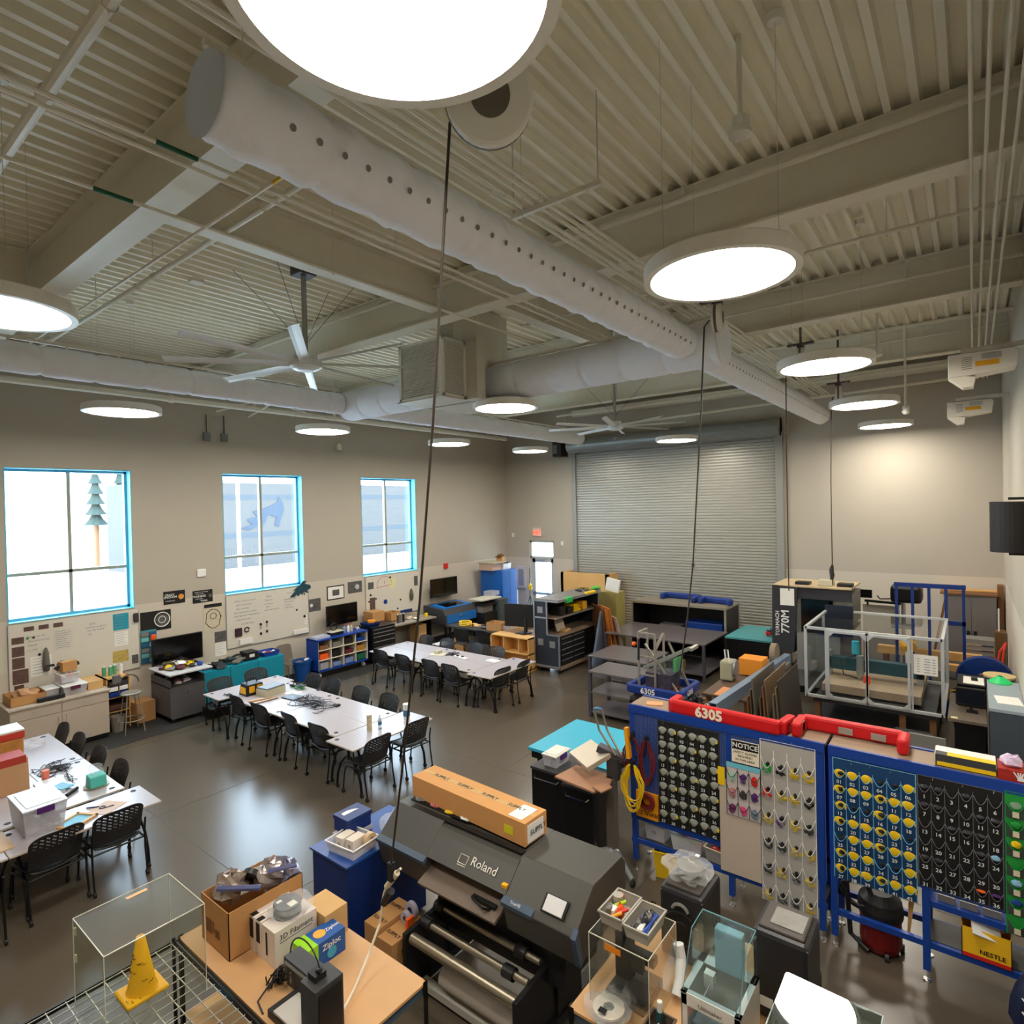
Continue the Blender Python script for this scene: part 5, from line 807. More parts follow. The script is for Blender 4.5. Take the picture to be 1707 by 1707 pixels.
t = T('tool_case', 'amber case with upside-down DEWALT lettering at lower left of bench', 'case', (-2.9, PY-.02, .63)); MB().bx(-3.04, PY-.03, .63, -2.78, PY-.004, .92).o('lid', M('dw_amber', (232, 150, 20), .5), t); MB().text('DEWALT', (-2.87, PY-.031, .69), (-1, 0, 0), (0, 0, -1), .06, .02).o('lettering', ink, t)
MB().lathe((-2.9, PY-.06, .84), [(.05, -.02), (.09, -.02), (.1, .0), (.09, .02), (.05, .02)], 16, 'y').o('cable_coil', maroon, None, 'small maroon coil lying against the amber case', 'cable')
for k, (x, z) in enumerate(((-3.05, 1.72), (-2.86, 1.69), (-2.7, 1.74), (-2.45, 1.73), (-2.2, 1.76), (-1.6, 1.82), (-1.5, 1.8), (-1.4, 1.81), (-1.28, 1.8), (-.9, 1.74), (-.75, 1.75), (-.6, 1.74), (-.3, 1.76), (-.1, 1.76), (.1, 1.76))): MB().tube([(x, PY, z), (x, PY-.03, z), (x+.004, PY-.035, z+.02)], .003, 5).o('peg_hook', chrome, None, 'small chrome hook pushed into the blue pegboard', 'hook', 'chrome peg hooks')
# objects under the benches
tub('storage_tub', 'pale tub with blue lid and label under left end of bench', -2.86, 6.25, .362, .24, .26, .2, 0, M('lid_slate', (90, 120, 150), .4), cleartub, lidm=True, inner=(6, [paper, gryp], 2)); MB().text('10', (-2.86, 6.1, .47), (1, 0, 0), (0, 0, 1), .05).o('tub_label', ink, None, 'handwritten label on the pale tub with blue lid', 'label')
tub('storage_tub', 'clear tub overflowing with orange and clear packets under the bench', -2.5, 6.23, .362, .34, .26, .18, .1, M('lid_slate', (90, 120, 150), .4), cleartub, lidm=False, inner=(12, [org, bag, paper, grn], 6)); MB().bx(-2.56, 6.12, .53, -2.42, 6.24, .58).rot((-2.5, 6.18, .55), .5, .3, .4).o('orange_packet', org, None, 'bright orange packet atop the overflowing clear tub', 'packet', bev=.01)
tub('storage_tub', 'grey tub with red item under bench beside the cream board', -2.13, 6.22, .362, .3, .26, .14, -.1, M('crm', (190, 185, 160), .6), M('tub_grey', (150, 150, 148), .5), lidm=False, inner=(4, [blk, redp], 8))
tub('storage_tub', 'yellow rectangular bucket on the floor under the bench', -2.72, 6.2, .005, .3, .26, .29, .2, yel, M('bucket_yellow', (225, 185, 25), .5), lidm=False)
t = T('shop_vacuum', 'red and black shop vacuum under the blue pocket chart', 'vacuum', (-.72, 6.32, 0)); MB().lathe((-.72, 6.3, .03), [(0, 0), (.15, 0), (.17, .06), (.165, .3)], 24).o('drum', M('vac_red', (110, 12, 16), .4), t); MB().lathe((-.72, 6.3, .33), [(.18, 0), (.185, .06), (.17, .14), (.1, .2), (0, .21)], 24).o('motor_head', blk, t)
for a in (0.3, 1.9, 3.5, 5.1): MB().cyl((-.72+.17*math.cos(a)-.015, 6.3+.17*math.sin(a), .035), (-.72+.17*math.cos(a)+.015, 6.3+.17*math.sin(a), .035), .035).o('caster', blk, t)
MB().tube([(-.9+.12*math.cos(a*.5), 6.2+.03*math.sin(a), .5+.12*math.sin(a*.5)) for a in range(18)]+[(-.95, 6.2, .1), (-.8, 6.15, .03)], .022, 8).o('hose', blk, t)
t = T('crutch', 'wooden crutch frame leaning under the bench beside vacuum', 'frame', (-.5, 6.25, .1)); MB().bar((-.42, 6.2, .95), (-.5, 6.22, .25), .02).bar((-.47, 6.3, .95), (-.5, 6.22, .25), .02).o('frame', wood, t)
carton('snack_box', 'yellow snack box printed NESTLE on lower bench shelf at right', .04, 6.2, .357, .32, .26, .24, 0, M('box_yellow', (242, 190, 30), .6), True, cat='box', texts=[('NESTLE', 'front', .04, .07, .05)]); MB().bx(-.115, 6.07-.005, .36, .195, 6.068, .39).o('red_strip', redp, None, 'red bottom strip of the yellow snack box', 'strip')
MB().bx(-.06, 6.05, .58, .14, 6.2, .595).rot((.04, 6.1, .58), .3, .6, .25).o('white_booklet', white, None, 'white booklet leaning on the yellow snack box', 'booklet'); MB().blob((.1, 6.2, .62), .1, .07, .05, 9, .4, 5).o('plastic_bag', bag, None, 'clear crumpled bag in yellow snack box', 'bag')
for k in range(3): MB().bx(-.28+k*.15, 6.12, .712, -.16+k*.15, 6.27, .77).o('metal_bracket', sil, None, ('leftmost', 'middle', 'rightmost')[k]+' silver bracket on the upper shelf below the black chart', 'bracket')
# bench-top things
def bumper(name, lb, segs, mat, z, h, th, nums=(), patches=(), par=None):
    c0 = segs[0][0]; t = T(name, lb, 'bumper', (c0[0], c0[1], z)); mb = MB()
    for a, b in segs: mb.bar((*a, z+h/2), (*b, z+h/2), th, h)
    mb.o('padding', mat, t, bev=th*.3)
    for s_, c_, r_, k in nums: MB().text(s_, c_, r_, (0, 0, 1), k, .045, .004).o('number', M('stencil_white', (240, 225, 205), .6), t)
    for x0, y0, z0, x1, y1, z1 in patches: MB().bx(x0, y0, z0, x1, y1, z1).o('fastener_patch', M('patch_grey', (150, 140, 130), .8), t)
    return t
bz = 1.862
bumper('robot_bumper', 'red padded bumper numbered 6305, left one on the bench', [((-2.62, 6.34), (-2.62, 6.1)), ((-2.64, 6.13), (-1.5, 6.09)), ((-1.5, 6.09), (-1.46, 6.36))], red, bz, .14, .09, [('6305', (-2.2, 6.066, bz+.07), (1, -.035, 0), .145), ('6305', (-1.435, 6.24, bz+.065), (0, 1, 0), .1)])
bumper('robot_bumper', 'red padded bumper with grey patches, right one on the bench', [((-1.37, 6.1), (-1.37, 6.42)), ((-1.37, 6.42), (-.52, 6.44)), ((-.52, 6.46), (-.52, 6.2))], red, bz, .14, .09, [], [(-1.05, 6.37, bz+.03, -.93, 6.378, bz+.09), (-.78, 6.37, bz+.03, -.66, 6.378, bz+.09), (-1.415, 6.2, bz+.04, -1.325, 6.28, bz+.127)])
MB().bx(-2.98, 6.2, 1.862, -2.8, 6.32, 1.868).rot((-2.9, 6.26, 1.86), .4).o('orange_note', M('note_orange', (235, 160, 110), .6), None, 'orange and white note on left end of bench top', 'note')
t = T('saw_blade_box', 'long black and yellow box with torn top on bench, right', 'box', (-.05, 6.25, bz)); MB().bx(-.28, 6.14, bz, .12, 6.34, bz+.1).o('carton', M('box_dark', (60, 62, 64), .5), t); MB().bx(-.27, 6.137, bz+.008, .12, 6.14, bz+.04).bx(-.2, 6.14, bz+.1, .12, 6.22, bz+.103).o('yellow_print', yel, t); MB().bx(-.28, 6.22, bz+.1, .12, 6.34, bz+.104).o('white_flap', white, t); MB().bx(-.287, 6.137, bz, -.28, 6.34, bz+.1).o('end_panel', M('crm', (190, 185, 160), .6), t)
t = T('glove_box', 'red orange glove box with white hand print at the right edge', 'box', (.26, 6.22, bz)); MB().bx(.13, 6.12, bz, .42, 6.34, bz+.09).o('carton', M('glove_red', (165, 40, 25), .5, var=.4, scale=25), t); mb = MB()
for k, a in enumerate((-.6, -.25, 0, .25)): mb.bar((.27+a*.02, 6.118, bz+.03), (.27+a*.07, 6.118, bz+.08), .009, .003, (0, 1, 0))
mb.bx(.25, 6.116, bz+.015, .29, 6.119, bz+.04).o('hand_print', white, t); MB().blob((.22, 6.22, bz+.13), .07, .06, .05, 9, .3, 3).o('tissue', M('lilac_bag', (215, 195, 225), .5), t)
# ---------------------------------------------------------------- wide-format printer
PX0, PX1 = -4.5, -2.3; pc = M('printer_charcoal', (72, 70, 66), .45); pd = M('printer_dark', (42, 42, 42), .45); pbm = M('printer_blue_trim', (70, 88, 108), .4)
t = T('wide_format_printer', 'large charcoal wide-format printer lettered Roland, with rollers below', 'printer', (-3.4, 3.95, 0))
full = [(3.62, .78), (3.56, 1.02), (3.6, 1.06), (3.76, 1.2), (3.84, 1.27), (4.3, 1.27), (4.36, 1.2), (4.36, .85)]
MB().prism(full, -2.97, PX1, 'x').o('right_housing', pc, t, bev=.008); MB().prism(full, PX0, -3.87, 'x').o('left_housing', pc, t, bev=.008)
MB().prism([(3.74, 1.02), (3.6, 1.06), (3.76, 1.2), (3.8, 1.24), (3.86, 1.25), (4.3, 1.27), (4.36, 1.2), (4.36, .85), (3.9, .85)], -3.87, -2.97, 'x').o('front_cover', pc, t)
MB().bx(-4.32, 3.845, 1.262, -2.98, 3.9, 1.274).o('cover_slot', ink, t); MB().prism([(3.56, 1.0), (3.55, 1.035), (3.6, 1.062), (3.61, 1.03)], PX0-.002, -3.86, 'x').o('blue_trim', pbm, t); MB().prism([(3.615, .78), (3.55, 1.02), (3.6, 1.07), (3.66, .8)], PX1-.03, PX1+.012, 'x').o('blue_trim', pbm, t); MB().prism([(3.555, 1.0), (3.55, 1.035), (3.6, 1.062), (3.61, 1.03)], -2.98, -2.68, 'x').o('blue_trim', pbm, t)
sd = Vector((0, .16, .14)).normalized(); MB().text('Roland', (-3.26, 3.685, 1.14), (1, 0, 0), sd, .1, .006, .004).tube([(-3.53, 3.648, 1.108), (-3.53, 3.7, 1.153), (-3.44, 3.7, 1.153), (-3.44, 3.648, 1.108), (-3.53, 3.648, 1.108)], .004, 4).tube([(-3.525, 3.636, 1.098), (-3.435, 3.636, 1.098)], .004, 4).o('logo', M('logo_white', (225, 222, 212), .5, var=0), t)
MB().text('TrueVIS', (-2.84, 3.57, 1.052), (1, 0, 0), sd, .03, .002, .012).o('model_text', white, t)
MB().bx(-3.03, 3.625, 1.09, -2.98, 3.66, 1.115).o('warning_label', M('lbl_yel', (245, 180, 30), .5), t)
MB().prism([(3.603, 1.075), (3.7, 1.16), (3.695, 1.17), (3.597, 1.085)], -2.63, -2.42, 'x').o('screen_bezel', ink, t); MB().prism([(3.606, 1.088), (3.69, 1.162), (3.685, 1.17), (3.6, 1.095)], -2.61, -2.44, 'x').o('touch_screen', M('touch_screen_grey', (205, 205, 208), .3), t)
MB().prism([(3.5, .86), (3.8, .98), (3.8, 1.0), (3.49, .885)], -3.87, -3.0, 'x').o('platen_tray', M('platen', (118, 104, 92), .45), t); MB().prism([(3.7, .45), (4.2, .45), (4.25, .9), (3.8, .95)], -3.87, -2.5, 'x').o('rear_skirt', blk, t)
MB().tube([(-3.27, 3.6, .93), (-3.24, 3.52, .97), (-3.12, 3.5, .95), (-3.1, 3.56, .91)], .011, 8).bx(-3.3, 3.56, .93, -3.05, 3.6, .95).o('front_handle', ink, t)
for xx in (-3.84, -2.66): MB().bx(xx-.03, 3.8, .1, xx+.04, 4.15, .85).bx(xx-.04, 3.3, .05, xx+.05, 4.4, .12).prism([(3.3, .12), (3.3, .55), (3.7, .58), (3.85, .12)], xx-.02, xx+.02, 'x').o('stand', blk, t)
for y_, z_, r_ in ((3.36, .5, .045), (3.5, .56, .03), (3.66, .62, .026)): MB().cyl((-3.8, y_, z_), (-2.68, y_, z_), r_, n=20).o('roller', M('roller_metal', (178, 168, 150), .3, .9), t)
for y_, z_ in ((3.5, .56), (3.66, .62)):
    for xx in (-3.76, -2.86): MB().cyl((xx-.05, y_, z_), (xx+.05, y_, z_), .05, n=18).o('flange', blk, t)
MB().cyl((-3.55, 3.5, .22), (-2.72, 3.5, .22), .095, n=28).o('media_roll', M('roll_white', (190, 182, 172), .6), t); MB().bx(-3.8, 3.42, .04, -2.7, 3.5, .1).o('stand_bar', M('bar_white', (180, 178, 170), .5), t)
for xx in (-3.84, -2.66):
    for yy in (3.34, 4.36): MB().cyl((xx-.02, yy, .03), (xx+.02, yy, .03), .03).o('caster', blk, t)
MB().bx(PX1, 4.05, 1.0, PX1+.006, 4.2, 1.05).o('side_vent', pbm, t); MB().bx(-4.42, 3.93, 1.272, -3.66, 4.06, 1.28).o('cartridge_bay', ink, t)
for k, (m_, lb) in enumerate(((gryp, 'grey'), (M('cart_pink', (200, 110, 110), .5), 'pink'), (yel, 'yellow'), (white, 'white'))): MB().blob((-4.32+k*.2, 3.96, 1.29), .06, .028, .012, 9, .3, k).o('ink_cartridge', m_, None, lb+' ink cartridge end in the slot along the printer top', 'cartridge')
t = carton('long_carton', 'long kraft carton taped and printed SUPPLY on the printer', -3.72, 4.1, 1.282, 1.46, .3, .2, -.05, M('long_kraft', (208, 152, 92), .8)); t['_w'] = list(t['_w'])
for k in range(4): MB().text('SUPPLY', (-4.18+k*.32, 4.13-.012*k, 1.4835), (1, -.05, 0), (0, 1, 0), .06, .012).o('lettering', ink, t)
MB().bx(-4.44, 4.08, 1.4822, -3.0, 4.14, 1.4832).rot((-3.72, 4.1, 1.28), -.05).o('tape', card2, t); MB().bx(-2.989, 3.98, 1.3, -2.984, 4.2, 1.45).rot((-3.72, 4.1, 1.28), -.05).o('end_label', white, t); MB().text('SUPPLY', (-2.99, 4.08, 1.38), (.05, 1, 0), (0, 0, 1), .065, .012, .012).o('lettering', ink, t); MB().bx(-3.22, 3.945, 1.34, -3.12, 3.949, 1.41).rot((-3.72, 4.1, 1.28), -.05).o('yellow_label', M('lbl_lime', (220, 210, 40), .5), t); MB().bx(-3.2, 3.98, 1.4832, -3.05, 4.2, 1.4845).rot((-3.72, 4.1, 1.28), -.05).o('shipping_label', white, t)
# blue cabinet left of printer
t = T('blue_cabinet', 'plain blue cabinet in front of the printer left end', 'cabinet', (-4.8, 3.7, 0)); MB().bx(-5.08, 3.25, 0.03, -4.53, 4.2, .88).o('carcass', dblue, t); MB().bx(-5.1, 3.23, .88, -4.52, 4.22, .9).o('countertop', M('cab_top_blue', (30, 75, 150), .3), t)
t = T('shoe_box', 'dark blue lidded box with white curved stripe on blue cabinet', 'box', (-4.98, 3.62, .9)); bn = M('box_navy', (28, 50, 115), .45); MB().bx(-5.08, 3.5, .96, -4.86, 3.78, 1.07).o('carton', bn, t); MB().bx(-5.09, 3.49, 1.07, -4.85, 3.79, 1.11).o('lid', bn, t, bev=.006)
MB().grid(lambda u, v: (-5.0+.06*(.5-v)*(1-u)*(.4+u)*2+.03*(u-.3)**2*2, 3.54+u*.18, 1.1115), 10, 2).o('white_stripe', white, t)
t = tub('storage_tub', 'clear shallow tub with white boxes and tape on blue cabinet', -4.74, 3.46, .902, .38, .32, .1, .1, white, cleartub, lidm=False); MB().bx(-5.06, 3.46, .902, -4.86, 3.8, .955).o('grey_tray', M('tray_pale', (185, 185, 190), .4), None, 'pale tray under the dark blue lidded box', 'tray', bev=.01)
for k in range(2): carton('small_box', ('left', 'right')[k]+' white printed box in the clear shallow tub', -4.82+k*.12, 3.44+k*.03, .915, .1, .16, .11, .1, M('box_pale', (225, 215, 205), .6), texts=[('Q', 'front', 0, .05, .04)])
t = T('tape_roll', 'cream tape roll beside the white printed boxes', 'tape', (-4.6, 3.56, .99)); MB().lathe((-4.6, 3.56, .99), [(.03, -.025), (.065, -.025), (.065, .025), (.03, .025), (.03, -.025)], 24, 'x').o('tape', M('tape_tan', (215, 185, 145), .5), t)
MB().blob((-4.72, 3.98, .96), .15, .2, .06, 12, .35, 12).o('plastic_bag', bag, None, 'crumpled clear bag behind the shallow tub on blue cabinet', 'bag'); t = T('filament_spool', 'white spool wrapped in clear bag at the printer left end', 'spool', (-4.62, 4.1, .95)); MB().cyl((-4.62, 4.12, .93), (-4.62, 4.12, 1.08), .09, n=24).o('spool', M('spool_cream', (215, 205, 185), .5), t); MB().cyl((-4.62, 4.12, 1.08), (-4.62, 4.12, 1.1), .1, n=24).o('cap', white, t)
for k, (x, y_, h) in enumerate(((-4.2, 3.44, .5), (-4.0, 3.42, .46))):
    carton('supply_carton', ('taller', 'shorter')[k]+' kraft carton printed SUPPLY on floor under the printer', x, y_, .01, .19, .4, h, 0, card, tape=False, texts=[('SUPPLY', 'top', 0, -.1, .05), ('SUPPLY', 'top', 0, .1, .05), ('SUPPLY', 'right', 0, h*.75, .06)])
t = T('toilet_tape', 'pale lilac tape rolls and orange strip on the supply cartons', 'tape', (-4.02, 3.55, .475)); MB().lathe((-4.02, 3.55, .55), [(.03, -.02), (.07, -.02), (.07, .02), (.03, .02)], 20, 'y').lathe((-4.0, 3.47, .53), [(.025, -.02), (.055, -.02), (.055, .02), (.025, .02)], 20, 'y').o('rolls', M('lilac_grey', (180, 178, 200), .5), t); MB().bx(-3.96, 3.42, .475, -3.93, 3.5, .56).o('orange_strip', org, t)
# ---------------------------------------------------------------- left tan table and its things
def steel_table(name, lb, x0, x1, y0, y1, z, top=tan, rail=M('rail_slate', (70, 88, 105), .4)):
    t = T(name, lb, 'table', ((x0+x1)/2, (y0+y1)/2, 0)); MB().bx(x0, y0, z-.02, x1, y1, z).o('tabletop', top, t, bev=.002); MB().bx(x0+.01, y0+.01, z-.08, x1-.01, y0+.03, z-.02).bx(x0+.01, y1-.03, z-.08, x1-.01, y1-.01, z-.02).bx(x0+.01, y0+.01, z-.08, x0+.03, y1-.01, z-.02).bx(x1-.03, y0+.01, z-.08, x1-.01, y1-.01, z-.02).o('rail', rail, t)
    for xx in (x0, x1):
        for yy in (y0, y1): sx, sy = (1 if xx == x0 else -1), (1 if yy == y0 else -1); MB().bx(xx-.003*sx, yy-.003*sy, 0, xx+.035*sx, yy, z+.012).bx(xx-.003*sx, yy-.003*sy, 0, xx, yy+.035*sy, z+.012).o('leg', blkm, t)
    MB().bx(x0+.02, y0+.02, .3, x1-.02, y1-.02, .315).o('lower_shelf', card2, t)
    return t
TZ = .9; steel_table('steel_table', 'tan topped steel table in left foreground holding filament boxes', -4.85, -3.0, 1.93, 2.77, TZ)
bt0 = carton('cardboard_box', 'large open kraft box full of silvery bags, left foreground', -4.49, 2.34, TZ, .42, .6, .35, 0, card, True).name
MB().bx(-4.62, 2.036, TZ+.1, -4.54, 2.039, TZ+.2).bx(-4.52, 2.036, TZ+.12, -4.5, 2.039, TZ+.2).bx(-4.48, 2.036, TZ+.1, -4.42, 2.039, TZ+.16).o('stamp', M('stamp_brown', (120, 80, 45), .8), bpy.data.objects[bt0])
for k, (x, y_, z, a, b, lb) in enumerate(((-4.55, 2.2, 1.27, .13, .11, 'nearest silvery filament bag in the open kraft box'), (-4.45, 2.45, 1.27, .12, .12, 'middle silvery filament bag in the open kraft box'), (-4.42, 2.58, 1.24, .14, .08, 'far purple grey bag in the open kraft box'))): MB().blob((x, y_, z), a, b, .1, 12, .3, k+3).o('filament_bag', M('foil_bag%d' % k, [(165, 150, 140), (175, 165, 165), (150, 150, 175)][k], .2, .5, .5, 12, bump=1), None, lb, 'bag'); 
MB().tube([(-4.68, 2.35, 1.2), (-4.5, 2.08, 1.33), (-4.3, 2.3, 1.3)], .022, 6).tube([(-4.5, 2.62, 1.22), (-4.35, 2.4, 1.36), (-4.3, 2.6, 1.32)], .018, 6).o('bag_zip_edge', M('zip_blue', (90, 95, 140), .4), None, 'blue zip edges of the silvery bags in the kraft box', 'bag'); MB().lathe((-4.5, 2.36, 1.27), [(.035, -.02), (.1, -.02), (.1, .02), (.035, .02)], 24, 'y').rot((-4.5, 2.36, 1.27), .4, .5).o('black_spool', blk, None, 'black filament spool standing between the silvery bags', 'spool')
pbx = M('filament_box', (226, 216, 208), .6)
for k, xx in enumerate((-4.255, -4.165)):
    t = T('filament_box', ('left', 'right')[k]+' slim white filament box with black label beside the kraft box', 'box', (xx, 2.36, TZ)); MB().bx(xx-.04, 2.2, TZ, xx+.04, 2.52, TZ+.26).o('carton', pbx, t, bev=.003); MB().bx(xx-.025, 2.197, TZ+.1, xx+.02, 2.2, TZ+.24).bx(xx-.025, 2.2, TZ+.26, xx+.02, 2.25, TZ+.262).o('black_label', ink, t)
t = T('filament_box', 'large white box printed 3D Filament in left foreground', 'box', (-4.02, 2.36, TZ)); MB().bx(-4.115, 2.2, TZ, -3.94, 2.54, TZ+.26).o('carton', pbx, t, bev=.003); MB().text('3D Filament', (-3.94, 2.37, TZ+.2), (0, 1, 0), (0, 0, 1), .055, .004, .002).bx(-3.94, 2.24, TZ+.165, -3.938, 2.5, TZ+.168).bx(-4.06, 2.197, TZ+.06, -4.04, 2.2, TZ+.22).o('lettering', ink, t)
t = T('filament_spool', 'grey filament spool in a clear bag on 3D Filament box', 'spool', (-4.07, 2.38, TZ+.26)); MB().cyl((-4.07, 2.38, TZ+.262), (-4.07, 2.38, TZ+.275), .1, n=28).cyl((-4.07, 2.38, TZ+.325), (-4.07, 2.38, TZ+.34), .1, n=28).o('flange', M('spool_dark', (70, 78, 78), .3), t); MB().cyl((-4.07, 2.38, TZ+.275), (-4.07, 2.38, TZ+.325), .085, n=28).o('filament', gryp, t); MB().bx(-4.05, 2.36, TZ+.341, -3.99, 2.42, TZ+.343).bx(-4.13, 2.32, TZ+.341, -4.1, 2.36, TZ+.343).o('label', paper, t); MB().blob((-4.05, 2.4, TZ+.31), .15, .17, .055, 14, .12, 9).o('bag', bag, t)
carton('cardboard_box', 'plain kraft box behind the 3D Filament box', -3.99, 2.65, TZ, .28, .2, .22, 0, card2)
t = T('bag_box', 'green and blue printed Ziploc box on tan table', 'box', (-3.78, 2.45, TZ)); MB().bx(-3.87, 2.3, TZ, -3.7, 2.62, TZ+.17).o('carton', M('zip_box_blue', (25, 85, 160), .5), t, bev=.004); MB().bx(-3.872, 2.296, TZ, -3.698, 2.39, TZ+.172).o('green_end', M('zip_green', (150, 215, 30), .5), t); MB().disc((-3.79, 2.46, TZ+.1715), .045).o('orange_seal', M('seal_orange', (240, 170, 60), .5), t); MB().text('Ziploc', (-3.7, 2.5, TZ+.12), (0, 1, 0), (0, 0, 1), .06, .01, .003).text('Ziploc', (-3.78, 2.56, TZ+.17), (0, 1, 0), (-1, 0, 0), .045, .01, .003).o('lettering', white, t); MB().lathe((-3.698, 2.5, TZ+.06), [(0, .001), (.04, .001)], 16, 'x').o('picture', M('pic_teal', (60, 160, 200), .5), t)
t = T('desktop_3d_printer', 'small black desktop 3D printer on tan table', '3D printer', (-3.33, 2.1, TZ)); 
MB().bx(-3.3, 2.0, TZ, -3.14, 2.2, TZ+.36).o('tower', dgry, t, bev=.004); MB().bx(-3.135, 2.02, TZ+.02, -3.13, 2.18, TZ+.33).o('side_panel', blk, t); MB().bx(-3.62, 2.08, TZ+.26, -3.28, 2.2, TZ+.32).o('gantry_arm', dgry, t, bev=.003); MB().bx(-3.6, 2.075, TZ+.28, -3.32, 2.08, TZ+.3).o('rail', alu, t); MB().bx(-3.62, 1.96, TZ, -3.3, 2.2, TZ+.05).o('base', blk, t); MB().bx(-3.55, 1.96, TZ+.06, -3.32, 2.14, TZ+.075).o('print_bed', M('bed_pale', (200, 195, 190), .4), t); MB().bx(-3.28, 2.04, TZ+.36, -3.2, 2.12, TZ+.4).cyl((-3.24, 2.08, TZ+.4), (-3.2, 2.08, TZ+.42), .012).o('extruder_head', blk, t); MB().tube(arc((-3.4, 2.1, TZ+.34), .17, 5, 175, 14), .005, 6).o('filament_tube', blk, t)
t = T('power_supply', 'grey power supply with short white lettering behind the black printer', 'power supply', (-3.68, 2.22, TZ)); MB().bx(-3.76, 2.18, TZ, -3.66, 2.3, TZ+.16).o('housing', dgry, t, bev=.003); MB().text('Psys A', (-3.71, 2.18, TZ+.07), (0, 0, 1), (-1, 0, 0), .03).o('lettering', white, t); cords('power_cords', 'black cord bunch left of the grey power supply', -3.83, 2.16, TZ, .07, .09, 10, blk, 29, .005, .08); MB().tube([(-3.82, 2.12, TZ+.05), (-3.8, 2.05, TZ+.03), (-3.78, 1.98, TZ+.006), (-3.66, 1.95, TZ+.005)], .006, 6).o('power_cords', blk, None, 'thin black cord trailing over the tan table edge', 'cable')
# wire rack, blue boards, clear case and cone
t = T('wire_shelf', 'black wire rack at lower left with pale wire deck', 'shelf', (-4.2, 1.4, 0)); wz = .9; ww_ = M('wire_pale', (175, 172, 160), .4, .5); mb = MB()
for k in range(22): x = -4.82+k*.082; mb.bar((x, .96, wz), (x, 1.88, wz), .005)
for k in range(9): y_ = .99+k*.11; mb.bar((-4.84, y_, wz-.005), (-3.05, y_, wz-.005), .006)
mb.o('wire_deck', ww_, t, kind='stuff'); MB().bar((-4.85, .94, wz-.02), (-4.85, 1.9, wz-.02), .012, .04).bar((-3.04, .94, wz-.02), (-3.04, 1.9, wz-.02), .012, .04).bar((-4.85, 1.9, wz-.02), (-3.04, 1.9, wz-.02), .012, .04).bar((-4.85, .94, wz-.02), (-3.04, .94, wz-.02), .012, .04).o('frame', blkm, t)
for xx, yy in ((-4.84, .95), (-4.84, 1.89), (-3.05, .95), (-3.05, 1.89)): MB().cyl((xx, yy, 0), (xx, yy, wz+.03), .013).bx(xx-.022, yy-.022, wz-.04, xx+.022, yy+.022, wz+.005).o('post', blkm, t)
mb = MB()
for k in range(12): x = -4.8+k*.155; mb.bar((x, .96, .35), (x, 1.88, .35), .005)
mb.o('lower_wire_deck', ww_, t, kind='stuff')
MB().bx(-4.76, 1.02, .36, -4.6, 1.72, .39).o('blue_board', M('board_skyblue', (100, 180, 215), .5), None, 'long sky blue board on the lower rack shelf under the cone', 'board'); carton('storage_box', 'brown box on the lower rack shelf', -4.05, 1.5, .36, .5, .5, .22, .1, M('box_umber', (95, 72, 52), .7)); carton('storage_box', 'grey blue box on lower rack shelf', -3.6, 1.45, .36, .3, .4, .3, 0, M('box_slate', (70, 80, 92), .5)); MB().blob((-4.4, 1.2, .45), .12, .1, .09, 9, .2, 3).o('blue_pouch', M('pouch_sky', (90, 150, 185), .6), None, 'pale blue pouch on lower rack shelf', 'pouch')
cx0, cx1, cy0, cy1, cz0, cz1 = -4.71, -4.15, 1.23, 1.82, wz+.004, 1.5
t = T('display_case', 'clear acrylic case standing over the yellow cone', 'display case', (-4.43, 1.52, cz0)); e = .004
MB().bx(cx0, cy0, cz1-e, cx1, cy1, cz1).bx(cx0, cy0, cz0, cx0+e, cy1, cz1-e).bx(cx1-e, cy0, cz0, cx1, cy1, cz1-e).bx(cx0, cy0, cz0, cx1, cy0+e, cz1-e).bx(cx0, cy1-e, cz0, cx1, cy1, cz1-e).o('acrylic_box', casem, t)
mb = MB(); q = .005; ce = M('acrylic_edge', (205, 205, 190), .2)
for a, b in (((cx0, cy0), (cx1, cy0)), ((cx1, cy0), (cx1, cy1)), ((cx1, cy1), (cx0, cy1)), ((cx0, cy1), (cx0, cy0))): mb.bar((*a, cz1), (*b, cz1), q)
for a in ((cx0, cy0), (cx1, cy0), (cx0, cy1), (cx1, cy1)): mb.bar((*a, cz0), (*a, cz1), q)
mb.o('edges', ce, t)
for z in (1.2, 1.38): MB().bx(cx0-.014, cy0+.0, z, cx0, cy0+.018, z+.05).o('hinge', ce, t)
MB().bx(cx0+.05, cy1-.3, cz1, cx0+.08, cy1-.17, cz1+.002).o('orange_label', M('lbl_peach', (235, 180, 125), .6), t)
t = T('traffic_cone', 'yellow traffic cone signed in black marker inside clear case', 'cone', (-4.47, 1.53, cz0)); cy_ = M('cone_yellow', (255, 190, 5), .5); cc = Vector((-4.5, 1.55, cz0))
MB().bx(cc.x-.12, cc.y-.13, cz0, cc.x+.12, cc.y+.13, cz0+.03).o('base', cy_, t, bev=.015); MB().lathe(cc, [(.095, .03), (.085, .05), (.026, .38), (.02, .385), (.018, .36)], 32).o('cone_body', cy_, t, smooth=True); mb = MB(); rn = random.Random(12)
for k in range(12):
    a = rn.uniform(-.6, 2.2); h = rn.uniform(.09, .3); r = .087-(h-.05)*.18+.002; a0 = a
    mb.tube([(cc.x+r*math.sin(a0+i*.09)+0, cc.y-r*math.cos(a0+i*.09), cz0+h+.008*math.sin(i*2.3+k)) for i in range(6)], .0016, 4)
for k in range(9): mb.tube([(cc.x+.07+.03*(k % 2)-.02*(k//4)+i*.008-.03, cc.y-.11+k*.022+.004*math.sin(i*2.1), cz0+.0315) for i in range(5)], .0016, 4)
mb.o('signatures', M('signature_brown', (70, 45, 10), .6), t, kind='stuff')
